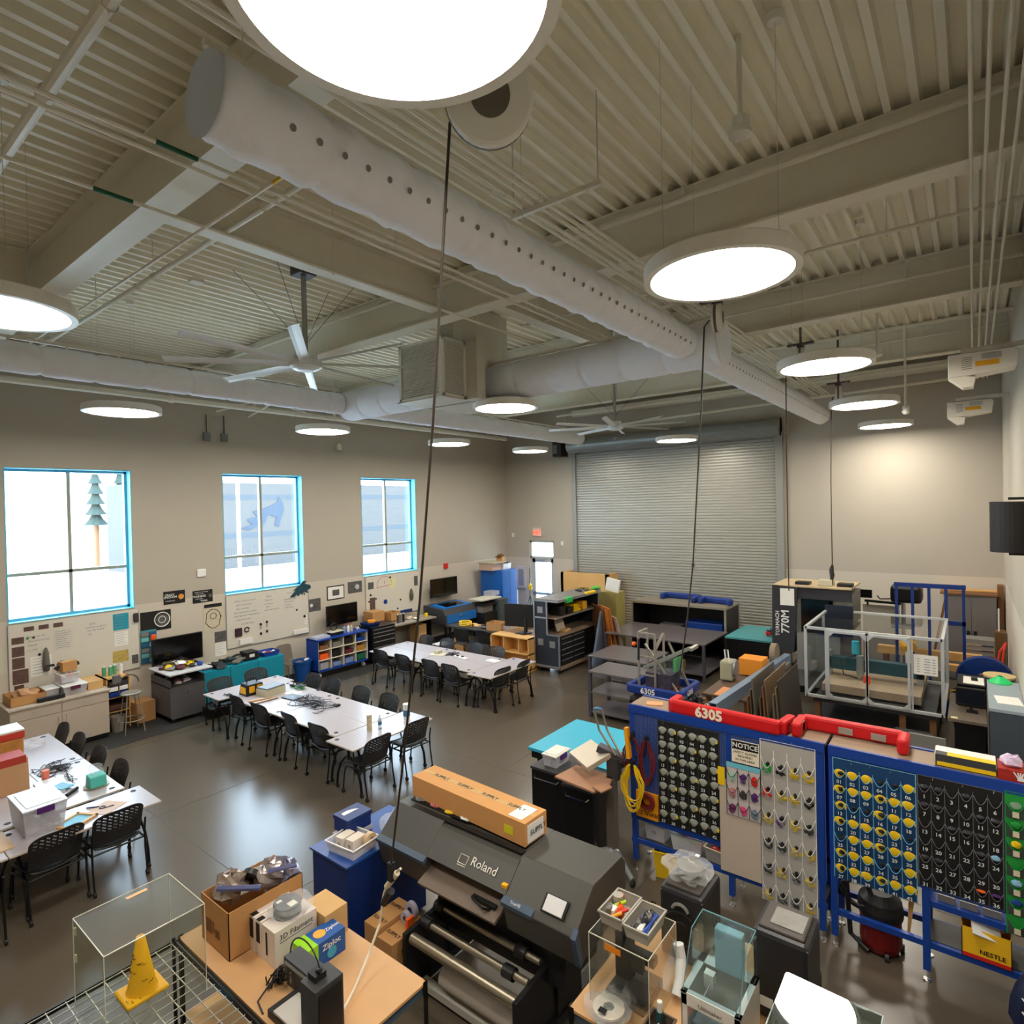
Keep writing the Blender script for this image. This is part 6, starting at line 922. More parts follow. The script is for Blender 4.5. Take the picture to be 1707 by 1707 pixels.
# ---------------------------------------------------------------- hanging cord plug group near the left
# right tan table with printers
steel_table('steel_table', 'tan topped steel table under the printers at lower right', -2.1, -.86, 3.17, 4.42, TZ); steel_table('steel_table', 'small tan table at the bottom edge, carrying the clear lidded machine', -.845, -.4, 2.95, 3.65, TZ)
ax0, ax1, ay0, ay1, az1 = -2.02, -1.6, 3.3, 3.72, 1.35
t = T('printer_enclosure', 'clear acrylic enclosure over a black printer, trays on top', 'enclosure', (-1.81, 3.51, TZ)); MB().bx(ax0, ay0, az1-e, ax1, ay1, az1).bx(ax0, ay0, TZ+.002, ax0+e, ay1, az1-e).bx(ax1-e, ay0, TZ+.002, ax1, ay1, az1-e).bx(ax0, ay0, TZ+.002, ax1, ay0+e, az1-e).o('acrylic_box', clear, t); mb = MB()
for a, b in (((ax0, ay0), (ax1, ay0)), ((ax1, ay0), (ax1, ay1)), ((ax1, ay1), (ax0, ay1)), ((ax0, ay1), (ax0, ay0))): mb.bar((*a, az1), (*b, az1), q)
for a in ((ax0, ay0), (ax1, ay0), (ax0, ay1), (ax1, ay1)): mb.bar((*a, TZ+.002), (*a, az1), q)
mb.o('edges', ce, t); MB().bx(ax0+.12, ay0-.002, az1-.06, ax0+.23, ay0, az1-.02).o('orange_label', M('lbl_orange', (240, 140, 30), .6), t)
t = T('mini_3d_printer', 'black single-arm 3D printer inside the clear enclosure', '3D printer', (-1.83, 3.5, TZ)); MB().bx(-1.95, 3.38, TZ+.003, -1.68, 3.68, TZ+.06).o('base', dgry, t, bev=.004); MB().bx(-1.95, 3.52, TZ+.06, -1.84, 3.6, TZ+.36).o('column', blk, t, bev=.004); MB().bx(-1.84, 3.5, TZ+.24, -1.66, 3.56, TZ+.3).bx(-1.78, 3.46, TZ+.2, -1.72, 3.5, TZ+.3).o('arm', blk, t); MB().bx(-1.83, 3.38, TZ+.075, -1.67, 3.54, TZ+.085).o('print_bed', ink, t); MB().bx(-1.95, 3.377, TZ+.01, -1.84, 3.38, TZ+.05).o('trim', sil, t)
def tray(lb, x, y, z, w_, d_, h, mat, inner, rz=0): return tub('desk_tray', lb, x, y, z, w_, d_, h, rz, mat, mat, lidm=False, cat='tray', inner=inner)
tg = M('tray_grey', (165, 160, 150), .5)
tray('grey tray with orange markers and sharpener on clear enclosure', -1.92, 3.55, az1+.001, .17, .28, .085, tg, (5, [gryp, org], 31)); tray('grey tray of pliers and snips on the clear enclosure', -1.73, 3.53, az1+.001, .17, .28, .085, tg, (6, [gryp, steel], 33))
for k, (x, y_, m_, lb) in enumerate(((-1.97, 3.63, org, 'orange marker tube'), (-1.93, 3.58, M('lime2', (170, 220, 40), .5), 'lime marker'), (-1.88, 3.52, redp, 'red glue stick'), (-1.9, 3.46, M('amber_m', (240, 160, 40), .5), 'amber marker'))): MB().cyl((x-.03, y_-.03, az1+.06), (x+.03, y_+.02, az1+.085), .012, n=10).o('marker', m_, None, lb+' in the left grey tray on the enclosure', 'marker')
MB().cyl((-1.96, 3.6, az1+.02), (-1.96, 3.6, az1+.11), .035, n=16).o('marker_cup', tg, None, 'grey cup of markers in the left grey tray', 'cup'); MB().bx(-1.98, 3.46, az1+.05, -1.92, 3.52, az1+.09).o('tape_dispenser', white, None, 'white box cutter pack in the left grey tray', 'pack', bev=.006)
for k, (x, m_, lb) in enumerate(((-1.77, dgry, 'dark snips'), (-1.73, white, 'white handled knife'), (-1.69, blue, 'blue pliers'))): MB().cyl((x-.01, 3.44, az1+.05), (x+.02, 3.6, az1+.085), .01, n=8).cyl((x+.012, 3.44, az1+.05), (x+.006, 3.6, az1+.085), .01, n=8).o('hand_tool', m_, None, lb+' in the right grey tray on the enclosure', 'tool')
def subcase(nm_, lb, x0, x1, y0, y1, h):
    t = T('dry_box_printer', lb, '3D printer', ((x0+x1)/2, (y0+y1)/2, TZ)); MB().bx(x0, y0, TZ+.002, x1, y1, TZ+h).o('body', M('case_black', (38, 38, 42), .4), t, bev=.03); MB().bx(x0+.03, y0+.03, TZ+h-.005, x1-.03, y1-.03, TZ+h+.02).o('lid', M('lid_brownblack', (66, 60, 56), .5), t, bev=.012)
    MB().tube([(x0+.01, y0+.01, TZ+h-.03), (x1-.01, y0+.01, TZ+h-.03), (x1-.01, y1-.01, TZ+h-.03)], .006, 6).o('seal', M('seal_blue', (90, 110, 135), .3), t)
    return t
t = subcase('a', 'black lidded machine with round fan front, bag on top', -1.82, -1.5, 3.95, 4.33, .5); MB().lathe((-1.66, 3.945, TZ+.24), [(0, -.006), (.05, -.006), (.055, 0), (.1, 0), (.11, -.012), (.125, -.012), (.13, 0)], 28, 'y').o('fan_ring', ink, t); MB().tube(arc((-1.66, 3.94, TZ+.36), .06, 20, 160, 8), .012, 6).o('handle', gryp, t)
t = subcase('b', 'large black lidded machine with scratched clear film on lid', -1.14, -.81, 3.83, 4.17, .55); MB().bx(-1.05, 3.91, TZ+.571, -.86, 4.09, TZ+.574).o('film', M('film_grey', (130, 128, 124), .3, var=.3, scale=20), t); MB().bx(-1.1, 3.826, TZ+.08, -1.02, 3.83, TZ+.14).o('label', white, t)
t = T('filament_spool', 'spool in crumpled clear bag on the round-fan machine', 'spool', (-1.66, 4.13, TZ+.52)); MB().cyl((-1.66, 4.15, TZ+.525), (-1.66, 4.15, TZ+.54), .1, n=26).cyl((-1.66, 4.15, TZ+.59), (-1.66, 4.15, TZ+.605), .1, n=26).cyl((-1.66, 4.15, TZ+.54), (-1.66, 4.15, TZ+.59), .07, n=24).o('spool', M('spool_grey', (120, 118, 112), .3), t); MB().blob((-1.67, 4.12, TZ+.585), .17, .16, .07, 16, .25, 13).o('bag', bag, t); MB().bx(-1.64, 4.18, TZ+.655, -1.61, 4.21, TZ+.66).o('sticker', paper, t)
ux0, ux1, uy0, uy1, uz = -1.41, -1.06, 3.33, 3.7, 1.24
up = M('ulti_white', (226, 224, 216), .4); t = T('open_frame_printer', 'white 3D printer with tinted clear raised hood', '3D printer', (-1.26, 3.4, TZ)); 
MB().bx(ux0, uy0, TZ+.002, ux0+.012, uy1, uz).bx(ux1-.012, uy0, TZ+.002, ux1, uy1, uz).bx(ux0, uy1-.012, TZ+.002, ux1, uy1, uz).bx(ux0, uy0, TZ+.002, ux1, uy1, TZ+.04).bx(ux0, uy0, uz-.07, ux1, uy0+.012, uz).bx(ux0, uy0, TZ+.002, ux0+.04, uy0+.012, uz).bx(ux1-.04, uy0, TZ+.002, ux1, uy0+.012, uz).o('body', up, t, bev=.004)
MB().bx(ux0, uy0, uz, ux0+.035, uy1, uz+.006).bx(ux1-.035, uy0, uz, ux1, uy1, uz+.006).bx(ux0, uy0, uz, ux1, uy0+.035, uz+.006).bx(ux0, uy1-.08, uz, ux1, uy1, uz+.006).o('top_rim', M('rim_white', (205, 210, 206), .35), t); MB().bx(ux0+.04, uy0+.002, TZ+.05, ux1-.04, uy0+.006, uz-.075).o('front_door', tintg, t)
MB().text('Ultimaker', (-1.235, uy0-.001, uz-.04), (1, 0, 0), (0, 0, 1), .035, .003).o('lettering', dgry, t); MB().bar((ux0+.02, 3.4, uz-.03), (ux1-.02, 3.4, uz-.03), .008).bar((-1.3, uy0+.02, uz-.035), (-1.3, uy1-.02, uz-.035), .008).o('rod', alu, t); MB().bx(-1.34, 3.52, uz-.06, -1.28, 3.57, uz+.02).o('print_head', up, t); MB().bx(-1.36, 3.38, uz-.2, -1.12, 3.6, uz-.19).o('print_bed', M('bed_grey', (150, 155, 160), .3), t)
hz = uz+.3; MB().bx(ux0+.01, uy0+.16, uz+.006, ux0+.014, uy1-.01, hz-.04).bx(ux1-.014, uy0+.16, uz+.006, ux1-.01, uy1-.01, hz-.04).bx(ux0+.01, uy1-.014, uz+.006, ux1-.01, uy1-.01, hz).prism([(uy0+.01, uz+.01), (uy0+.16, hz-.01), (uy1-.02, hz), (uy1-.02, hz+.004), (uy0+.155, hz-.004), (uy0+.005, uz+.01)], ux0+.01, ux1-.01, 'x').o('hood', tintg, t)
mb = MB()
for a in (ux0+.012, ux1-.012): mb.tube([(a, uy0+.01, uz+.01), (a, uy0+.16, hz-.008), (a, uy1-.02, hz)], .0028, 6)
mb.tube([(ux0+.012, uy1-.02, hz), (ux1-.012, uy1-.02, hz)], .004, 6).o('hood_edge', M('edge_teal', (120, 165, 175), .2), t)
t = T('material_station', 'pale blue ribbed block standing inside the tinted hood', 'unit', (-1.22, 3.54, uz)); MB().bx(-1.3, 3.6, uz+.01, -1.13, 3.67, uz+.27).o('block', M('block_aqua', (165, 200, 210), .5), t, bev=.012)
t = T('lidded_machine', 'clear tinted lid machine at the bottom edge, lamp mirrored in it', 'machine', (-.65, 3.36, TZ))
lx0, lx1, ly0, ly1, lz = -.89, -.41, 3.1, 3.62, 1.4; MB().bx(lx0, ly0, TZ+.002, lx1, ly1, lz-.09).o('body', M('body_pale', (120, 130, 130), .5), t, bev=.01)
MB().bx(lx0, ly0, lz-.006, lx1, ly1, lz).rot(((lx0+lx1)/2, (ly0+ly1)/2, lz), 0, .038, .039).bx(lx0, ly0, lz-.09, lx0+.005, ly1, lz).bx(lx1-.005, ly0, lz-.09, lx1, ly1, lz).bx(lx0, ly1-.005, lz-.09, lx1, ly1, lz).o('lid', pane('glossy_lid', (.62, .7, .7), .3), t, bev=.004); MB().tube([(lx0, ly0, lz), (lx0, ly1, lz), (lx1, ly1, lz), (lx1, ly0, lz)], .005, 6).o('lid_edge', M('lid_edge', (170, 185, 185), .3), t)
MB().bx(-.36, 3.25, .01, -.3, 3.4, 1.42).o('lamp_arm', white, None, 'white upright stand poking up at the bottom edge', 'stand', bev=.01); MB().cyl((-.24, 3.4, .0), (-.24, 3.4, 1.47), .014).o('metal_rod', alu, None, 'upright silver rod at the bottom edge, right of clear lid', 'rod')
t = T('filament_spool', 'spool in clear bag on front corner of right tan table', 'spool', (-1.86, 3.26, TZ)); MB().lathe((-1.86, 3.26, TZ+.002), [(.035, 0), (.1, 0), (.1, .012), (.06, .014), (.06, .05), (.1, .052), (.1, .065), (.035, .065)], 28).o('spool', M('spool_cream', (215, 205, 185), .5), t); MB().blob((-1.87, 3.26, TZ+.05), .15, .13, .035, 14, .2, 17).o('bag', bag, t); MB().bx(-1.89, 3.17, TZ+.087, -1.84, 3.21, TZ+.089).o('label', ink, t)
t = T('glue_bottle', 'dark green bottle with white cap in tray on right tan table', 'bottle', (-1.55, 3.3, TZ)); MB().cyl((-1.55, 3.34, TZ+.012), (-1.55, 3.34, TZ+.14), .022, n=16).o('body', M('bottle_teal', (20, 75, 75), .4), t); MB().cyl((-1.55, 3.34, TZ+.14), (-1.55, 3.34, TZ+.2), .016, n=12).o('cap', white, t)
tray('brown open tray with dark green bottle on right tan table', -1.55, 3.28, TZ+.001, .14, .26, .07, M('tray_brown', (95, 82, 72), .4), (3, [redp, white], 41)); t = T('white_elbow_pipe', 'white plastic elbow pipe on the right tan table', 'pipe', (-1.56, 3.72, TZ)); MB().tube([(-1.56, 3.62, TZ+.04), (-1.56, 3.68, TZ+.1), (-1.58, 3.75, TZ+.2), (-1.6, 3.76, TZ+.28)], .034, 14).o('pipe', white, t); cords('power_cords', 'black cords on tan table right of the white printer', -.96, 3.5, TZ, .08, .14, 5, blk, 37, .005)
tub('red_purple_box', 'thin purple and red book between table trays and the white printer', -1.49, 3.05, .6, .05, .2, .28, 0, redp, purp)
# ---------------------------------------------------------------- cyan bench, black carts, heat press
t = T('cyan_bench', 'bench with bright cyan top in front of the tool benches', 'bench', (-4.2, 6.95, 0)); MB().bx(-4.78, 6.35, .86, -3.55, 7.6, .9).o('benchtop', cyan, t, bev=.003); MB().bx(-4.74, 6.38, .76, -3.58, 7.57, .86).o('apron', blkm, t)
for xx in (-4.7, -3.62):
    for yy in (6.55, 7.5): MB().bx(xx-.04, yy-.04, 0, xx+.04, yy+.04, .76).o('leg', blkm, t)
def cart(lb, x0, x1, y0, y1, h, topm=dgry):
    t = T('tool_cart', lb, 'cart', ((x0+x1)/2, (y0+y1)/2, 0)); MB().bx(x0, y0, .08, x1, y1, h-.03).o('carcass', blkm, t, bev=.004); MB().bx(x0-.01, y0-.01, h-.03, x1+.01, y1+.01, h).o('top_tray', topm, t); MB().tube([(x0+.05, y0, h-.1), (x0+.07, y0-.035, h-.12), (x1-.07, y0-.035, h-.12), (x1-.05, y0, h-.1)], .009, 6).o('handle', chrome, t)
    for xx in (x0+.06, x1-.06):
        for yy in (y0+.06, y1-.06): MB().cyl((xx-.015, yy, .04), (xx+.015, yy, .04), .04).o('caster', blk, t)
    return t
cart('black tool cart with pale tub on top, beside the cyan bench', -4.33, -3.88, 5.82, 6.33, .95); cart('black tool cart under the tan heat press board', -3.86, -3.45, 5.78, 6.33, .88)
tub('storage_tub', 'small clear tub with purple latch on the black tool cart', -4.12, 6.06, .952, .2, .32, .13, 0, M('lid_white', (225, 222, 215), .4), cleartub, purp, inner=(5, [gryp, paper], 4))
t = T('heat_press', 'grey metal heat press on a pedestal stand with caster feet', 'press', (-3.3, 6.0, 0)); gp = M('stand_grey', (125, 118, 108), .4, .5)
MB().bx(-3.36, 5.93, .12, -3.26, 6.03, 1.02).o('pedestal', gp, t)
for q_ in ((-2.95, 5.75), (-3.62, 5.72), (-3.2, 6.0), (-3.35, 5.6)): MB().tube([(-3.31, 5.97, .2), ((-3.31+q_[0])/2, (5.97+q_[1])/2, .17), (q_[0], q_[1], .08)], .03, 8).o('leg', alu, t)
for q_ in ((-2.95, 5.75), (-3.62, 5.72)): MB().cyl((q_[0]-.015, q_[1], .035), (q_[0]+.015, q_[1], .035), .035).o('caster', blk, t)
MB().prism([(-3.85, 5.62), (-3.3, 5.55), (-3.22, 5.75), (-3.3, 6.02), (-3.8, 6.02)], 1.0, 1.02, 'z').o('tan_board', M('press_tan', (170, 125, 95), .6), t); MB().prism([(-3.34, 5.6), (-3.2, 5.55), (-3.16, 5.72), (-3.3, 5.8)], 1.03, 1.045, 'z').o('tan_flap', M('press_tan', (170, 125, 95), .6), t)
M1_ = Matrix.Translation((-3.58, 5.97, 1.2)) @ Matrix.Rotation(-.55, 4, 'Z') @ Matrix.Rotation(.35, 4, 'X'); MB().bx(-.23, -.16, -.02, .23, .16, .04, M1_).o('platen', M('platen_silver', (196, 186, 168), .35, .35), t, bev=.006); M2_ = Matrix.Translation((-3.34, 6.03, 1.26)) @ Matrix.Rotation(.2, 4, 'Z') @ Matrix.Rotation(.3, 4, 'Y'); MB().bx(-.16, -.06, -.03, .16, .06, .05, M2_).o('mechanism', steel, t, bev=.008); MB().bx(-3.36, 5.96, 1.0, -3.22, 6.06, 1.24).o('head_post', dgry, t)
MB().tube([(-3.25, 5.98, 1.28), (-3.5, 6.05, 1.5), (-3.58, 6.08, 1.72)], .013, 8).tube([(-3.2, 6.02, 1.28), (-3.42, 6.1, 1.5), (-3.5, 6.12, 1.72)], .013, 8).o('lever', gp, t); MB().tube([(-3.58, 6.08, 1.72), (-3.54, 6.1, 1.73), (-3.5, 6.12, 1.72)], .018, 8).o('grip', M('grip_blue', (70, 120, 160), .5), t)
# flight cases
fc = M('case_navy', (38, 42, 54), .5); af = alu
t = T('flight_case', 'tall open flight case workstation with green and yellow clips', 'flight case', (-8.35, 13.0, 0)); X0, X1, Y0, Y1 = -8.73, -8.0, 12.0, 14.1
MB().bx(X0, Y0, .16, X1, Y0+.03, .95).bx(X0, Y0, .95, X1-.35, Y0+.03, 1.78).bx(X0, Y1-.03, .16, X1, Y1, .95).bx(X0, Y1-.03, .95, X1-.1, Y1, 1.78).bx(X0, Y0, .16, X0+.03, Y1, 1.78).o('panel', fc, t); MB().bx(X0, Y0, 1.76, X1, Y1, 1.82).o('top', M('case_top', (112, 108, 104), .5), t); MB().bx(X0+.03, Y0+.03, 1.34, X1-.1, Y1-.03, 1.37).bx(X0, Y0, .12, X1+.05, Y1, .17).bx(X0+.03, Y0+.03, .9, X1-.05, Y1-.03, .93).o('deck', M('case_shelf', (128, 108, 90), .5), t)
mb = MB()
for a, b in (((X0, Y0, .17), (X1, Y0, .17)), ((X1, Y0, .17), (X1, Y0, .95)), ((X1, Y0, .95), (X1-.35, Y0, .95)), ((X1-.35, Y0, .95), (X1-.35, Y0, 1.78)), ((X0, Y0, 1.78), (X1, Y0, 1.78)), ((X0, Y0, .17), (X0, Y0, 1.78)), ((X1, Y0, 1.78), (X1, Y1, 1.78)), ((X1, Y0, .15), (X1, Y1, .15)), ((X1-.1, Y0, 1.36), (X1-.1, Y1, 1.36)), ((X1, Y1, .17), (X1, Y1, .95)), ((X1-.1, Y1, .95), (X1-.1, Y1, 1.78)), ((X0, Y0, 1.36), (X1-.35, Y0, 1.36))): mb.bar(a, b, .035)
mb.o('edging', af, t)
for z, x in ((1.55, -8.55), (.75, -8.55), (.72, -8.2)): MB().bx(x-.08, Y0-.01, z-.08, x+.08, Y0, z+.08).o('latch_plate', sil, t)
for xx in (X0+.1, X1-.08):
    for yy in (Y0+.12, Y1-.12): MB().cyl((xx-.02, yy, .06), (xx+.02, yy, .06), .06).o('caster', blk, t)
t2 = T('drawer_unit', 'black drawer unit with silver pulls inside the flight case', 'drawer unit', (-8.25, 12.7, .17)); MB().bx(-8.6, 12.1, .18, -8.05, 13.25, .88).o('carcass', blkm, t2)
for j in range(5):
    for i in range(2): d = MB().bx(-8.05, 12.13+i*.56, .2+j*.135, -8.035, 12.67+i*.56, .32+j*.135).o('drawer', blk, t2); MB().bx(-8.035, 12.15+i*.56, .3+j*.135, -8.02, 12.65+i*.56, .318+j*.135).o('pull', alu, d)
MB().bx(-8.6, 13.35, .18, -8.1, 13.95, .85).o('tool_case', blk, None, 'black tool case right of the drawers inside flight case', 'case', bev=.02)
for k, (y_, z, m_, lb) in enumerate(((12.8, 1.37, blk, 'black drill battery rack'), (13.1, 1.37, yel, 'yellow power drill'), (13.5, 1.37, M('drill_amber', (225, 160, 30), .5), 'amber power drill'), (12.45, 1.37, blk, 'black tool case'))): MB().bx(-8.5, y_-.12, z, -8.15, y_+.12, z+.16+.03*k).o('power_tool', m_, None, lb+' on the upper deck of the flight case', 'tool', bev=.03)
for k in range(8): MB().cyl((-8.14, 12.9+.09*(k % 4), 1.43+.09*(k//4)), (-8.1, 12.9+.09*(k % 4), 1.43+.09*(k//4)), .025).o('battery_cap', yel, None, 'yellow round battery cap in the flight case', 'battery', 'yellow battery caps')
carton('cardboard_box', 'tan flat box inside the flight case on the drawer unit', -8.35, 12.7, .931, .3, .3, .05, .2, card2); MB().bx(-8.35, 12.42, .96, -8.33, 12.8, 1.24).rot((-8.3, 12.6, .96), 0, 0, -.3).o('whiteboard_slab', M('slab_cream', (190, 178, 160), .6), None, 'cream slab leaning inside the flight case', 'slab')
MB().bx(-8.07, 12.35, 1.7, -7.96, 12.62, 1.85).o('green_clip', M('clip_green', (40, 185, 90), .5), None, 'green foam clip on front edge of flight case top', 'clip', bev=.03); MB().bx(-8.05, 13.3, 1.79, -7.96, 13.75, 1.86).o('yellow_clip', yel, None, 'yellow foam clip on front edge of flight case top', 'clip', bev=.02); pile('glove_heap', 'olive gloves heaped on the flight case top', 'gloves', -8.4, 13.7, 1.82, .22, .28, .1, 10, [M('glove_olive', (140, 130, 50), .7), dgry], 77); MB().blob((-8.15, 14.1, 1.87), .14, .12, .05, 9, .2, 6).o('green_cloth', M('cloth_green', (70, 170, 60), .7), None, 'bright green cloth at far end of flight case top', 'cloth')
carton('storage_box', 'olive yellow tall box behind the flight case', -7.95, 14.6, .01, .55, .5, 1.72, 0, M('olive_box', (150, 138, 78), .7)); MB().bx(-8.05, 14.4, 1.75, -7.65, 14.46, 2.1).rot((-7.85, 14.4, 1.75), 0, 0, .2).o('white_card', paper, None, 'white card standing tilted on the olive box', 'card')
t = T('plywood_bin', 'plywood bin with lumber by the roll-up door left edge', 'bin', (-10.0, 16.6, 0)); MB().bx(-10.75, 16.3, 0, -9.0, 16.4, 1.95).bx(-10.75, 16.3, 0, -10.65, 16.95, 1.95).bx(-9.1, 16.3, 0, -9.0, 16.95, 1.95).o('panel', wood, t)
pile('lumber_scraps', 'mixed lumber scraps in the plywood bin', 'lumber', -9.85, 16.65, 1.35, .6, .22, .35, 12, [brown, blue, wood, M('maroon2', (110, 50, 50), .6)], 81)
def lean(lb, x, y, w_, h, mat, tilt, k=.02, rz=0): 
    Mx = Matrix.Translation((x, y, .01)) @ Matrix.Rotation(rz, 4, 'Z') @ Matrix.Rotation(tilt, 4, 'Y'); return MB().bx(-k/2, -w_/2, 0, k/2, w_/2, h, Mx).o('leaning_sheet', mat, None, lb, 'sheet')
for k, (x, h, m_, tl, lb) in enumerate(((-7.85, 1.45, brown, .05, 'brown board leaning, first right of the olive box'), (-7.62, 1.42, M('ply_orange', (200, 125, 55), .6), .12, 'orange brown board leaning, second right of the olive box'), (-7.45, 1.5, M('ply_orange2', (185, 110, 50), .6), .18, 'large orange board leaning, third right of the olive box'), (-7.25, 1.3, M('clear_sheet', (170, 150, 140), .3), .22, 'pinkish clear sheet leaning against the boards'))): lean(lb, x, 13.75, .8, h, m_, -tl, .03, .9)
MB().prism([(13.0, .0), (13.6, 0), (13.6, 1.35), (13.5, 1.35)], -7.72, -7.66, 'x').o('blue_foam_board', M('slate_blue', (120, 140, 170), .5), None, 'slate blue pointed board standing left of steel table', 'board')
t = T('flight_case', 'long low flight case carrying blue bumpers, before roll-up door', 'flight case', (-6.2, 15.5, 0)); X0, X1, Y0, Y1, Z1 = -7.5, -4.95, 14.95, 16.0, 1.43
MB().bx(X0, Y0, .7, X0+.03, Y1, Z1).bx(X1-.03, Y0, .15, X1, Y1, Z1).bx(X0, Y1-.03, .15, X1, Y1, Z1).bx(X0, Y0, .15, X1, Y1, .2).bx(X0, Y0, .15, X0+.03, Y1, .7).o('panel', blk, t); MB().bx(X0, Y0, Z1, X1, Y1, Z1+.03).o('top', M('case_top2', (120, 112, 100), .5), t); MB().bx(X0, Y0, .68, X1, Y1, .72).o('deck', blk, t); mb = MB()
for a, b in (((X0, Y0, Z1), (X1, Y0, Z1)), ((X1, Y0, Z1), (X1, Y1, Z1)), ((X1, Y0, .15), (X1, Y0, Z1)), ((X0, Y0, .15), (X0, Y0, Z1)), ((X1, Y1, .15), (X1, Y1, Z1)), ((X1, Y0, .7), (X1, Y1, .7)), ((X0, Y0, Z1), (X0, Y1, Z1))): mb.bar(a, b, .045)
mb.o('edging', M('edging_cream', (175, 168, 150), .35, .6), t)
for yy in (Y0+.15, Y1-.15):
    for xx in (X0+.15, X1-.1): MB().cyl((xx, yy-.02, .07), (xx, yy+.02, .07), .07).o('caster', blk, t)
bb_ = M('bumper_blue', (14, 48, 125), .5, bump=.2)
bumper('robot_bumper', 'blue padded bumper, left one on the long flight case', [((-6.9, 15.85), (-6.9, 15.55)), ((-6.92, 15.85), (-5.9, 15.85)), ((-5.92, 15.85), (-5.92, 15.3))], bb_, Z1+.031, .16, .13); bumper('robot_bumper', 'blue padded bumper, right one on the long flight case', [((-5.72, 15.3), (-5.72, 15.6)), ((-5.74, 15.6), (-4.95, 15.5)), ((-4.97, 15.5), (-4.97, 15.3))], bb_, Z1+.031, .16, .13)
MB().bx(-6.1, 15.2, .73, -5.1, 15.7, .98).o('blue_tote', blue, None, 'blue tote with a white label inside the long flight case', 'tote', bev=.02)
t = T('parts_rack', 'grey handled rack on the shelf of the long flight case', 'rack', (-6.5, 15.3, .73)); MB().bx(-6.8, 15.15, .73, -6.2, 15.5, .85).o('body', sil, t)
# steel tables
st_ = M('steel_top', (116, 110, 112), .3, .4); sp_ = M('steel_post', (84, 80, 92), .4, .4)
def stbl(lb, x0, x1, y0, y1, z, low=(), name='steel_workbench'):
    t = T(name, lb, 'bench', ((x0+x1)/2, (y0+y1)/2, 0)); MB().bx(x0, y0, z-.035, x1, y1, z).o('benchtop', st_, t, bev=.003)
    for zz in low: MB().bx(x0+.01, y0+.01, zz-.025, x1-.01, y1-.01, zz).o('shelf', st_, t)
    for xx in (x0+.03, x1-.03):
        for yy in (y0+.03, y1-.03): MB().bx(xx-.03, yy-.03, 0, xx+.03, yy+.03, z-.035).o('leg', sp_, t)
stbl('wide grey steel workbench behind the robot', -7.42, -4.85, 13.2, 14.8, .9, (.2,)); stbl('low three-tier grey steel table left of the robot', -5.98, -4.9, 9.95, 10.75, .9, (.5, .12), 'steel_table')
stbl('grey steel table between the tiered table and wide workbench', -6.9, -5.5, 11.5, 12.7, .75, (.3,), 'steel_table')
# robot on cart
t = T('robot_cart', 'black cart carrying the blue numbered robot', 'cart', (-4.15, 9.35, 0)); MB().bx(-4.6, 9.0, .85, -3.72, 9.75, .9).bx(-4.58, 9.02, .35, -3.74, 9.73, .38).o('deck', dgry, t); MB().bx(-4.6, 8.98, .6, -3.72, 9.02, .85).o('drawer_front', blkm, t)
for xx in (-4.56, -3.76):
    for yy in (9.04, 9.71): MB().bx(xx-.03, yy-.03, .08, xx+.03, yy+.03, .85).o('leg', blkm, t); MB().cyl((xx-.02, yy, .04), (xx+.02, yy, .04), .04).o('caster', blk, t)
t = T('competition_robot', 'aluminium frame robot with blue bumper numbered 6305', 'robot', (-4.15, 9.35, .9)); bz2 = .98
mb = MB()
for a, b in (((-4.62, 9.0), (-3.72, 9.0)), ((-3.72, 9.0), (-3.72, 9.78)), ((-3.72, 9.78), (-4.62, 9.78)), ((-4.62, 9.78), (-4.62, 9.0))): mb.bar((*a, bz2+.07), (*b, bz2+.07), .09, .14)
mb.o('bumper', bb_, t, bev=.025); MB().text('6305', (-4.25, 8.952, bz2+.07), (1, 0, 0), (0, 0, 1), .13, .03, .004).o('number', white, t); MB().text('6305', (-3.672, 9.3, bz2+.07), (0, 1, 0), (0, 0, 1), .12, .03, .004).o('number', white, t)
MB().bx(-4.55, 9.06, .905, -3.79, 9.72, 1.0).o('chassis', dgry, t); fr = M('robot_aluminium', (176, 170, 160), .35, .6); mb = MB()
for xx in (-4.52, -4.22):
    mb.bar((xx, 9.2, 1.0), (xx, 9.2, 1.95), .035); mb.bar((xx, 9.55, 1.0), (xx, 9.55, 1.9), .03)
mb.bar((-4.52, 9.2, 1.95), (-4.52, 9.55, 1.95), .04).bar((-4.22, 9.2, 1.7), (-4.22, 9.55, 1.9), .04).bar((-4.52, 9.2, 1.95), (-4.22, 9.2, 1.95), .03).bar((-4.52, 9.2, 1.55), (-4.22, 9.2, 1.55), .03).bar((-4.52, 9.2, 1.25), (-4.22, 9.2, 1.25), .03); mb.o('mast', fr, t)
MB().bar((-4.45, 9.3, 1.75), (-3.85, 9.25, 1.02), .03).bar((-4.15, 9.6, 1.75), (-3.8, 9.6, 1.05), .03).bar((-3.85, 9.25, 1.02), (-3.8, 9.6, 1.05), .03).o('brace', fr, t); MB().bar((-4.45, 9.25, 1.35), (-3.7, 9.4, 1.75), .05).bar((-4.4, 9.5, 1.35), (-3.68, 9.6, 1.75), .05).bar((-3.68, 9.38, 1.73), (-3.66, 9.62, 1.75), .05).bar((-3.95, 9.35, 1.62), (-3.95, 9.6, 1.62), .03).o('arm', fr, t)
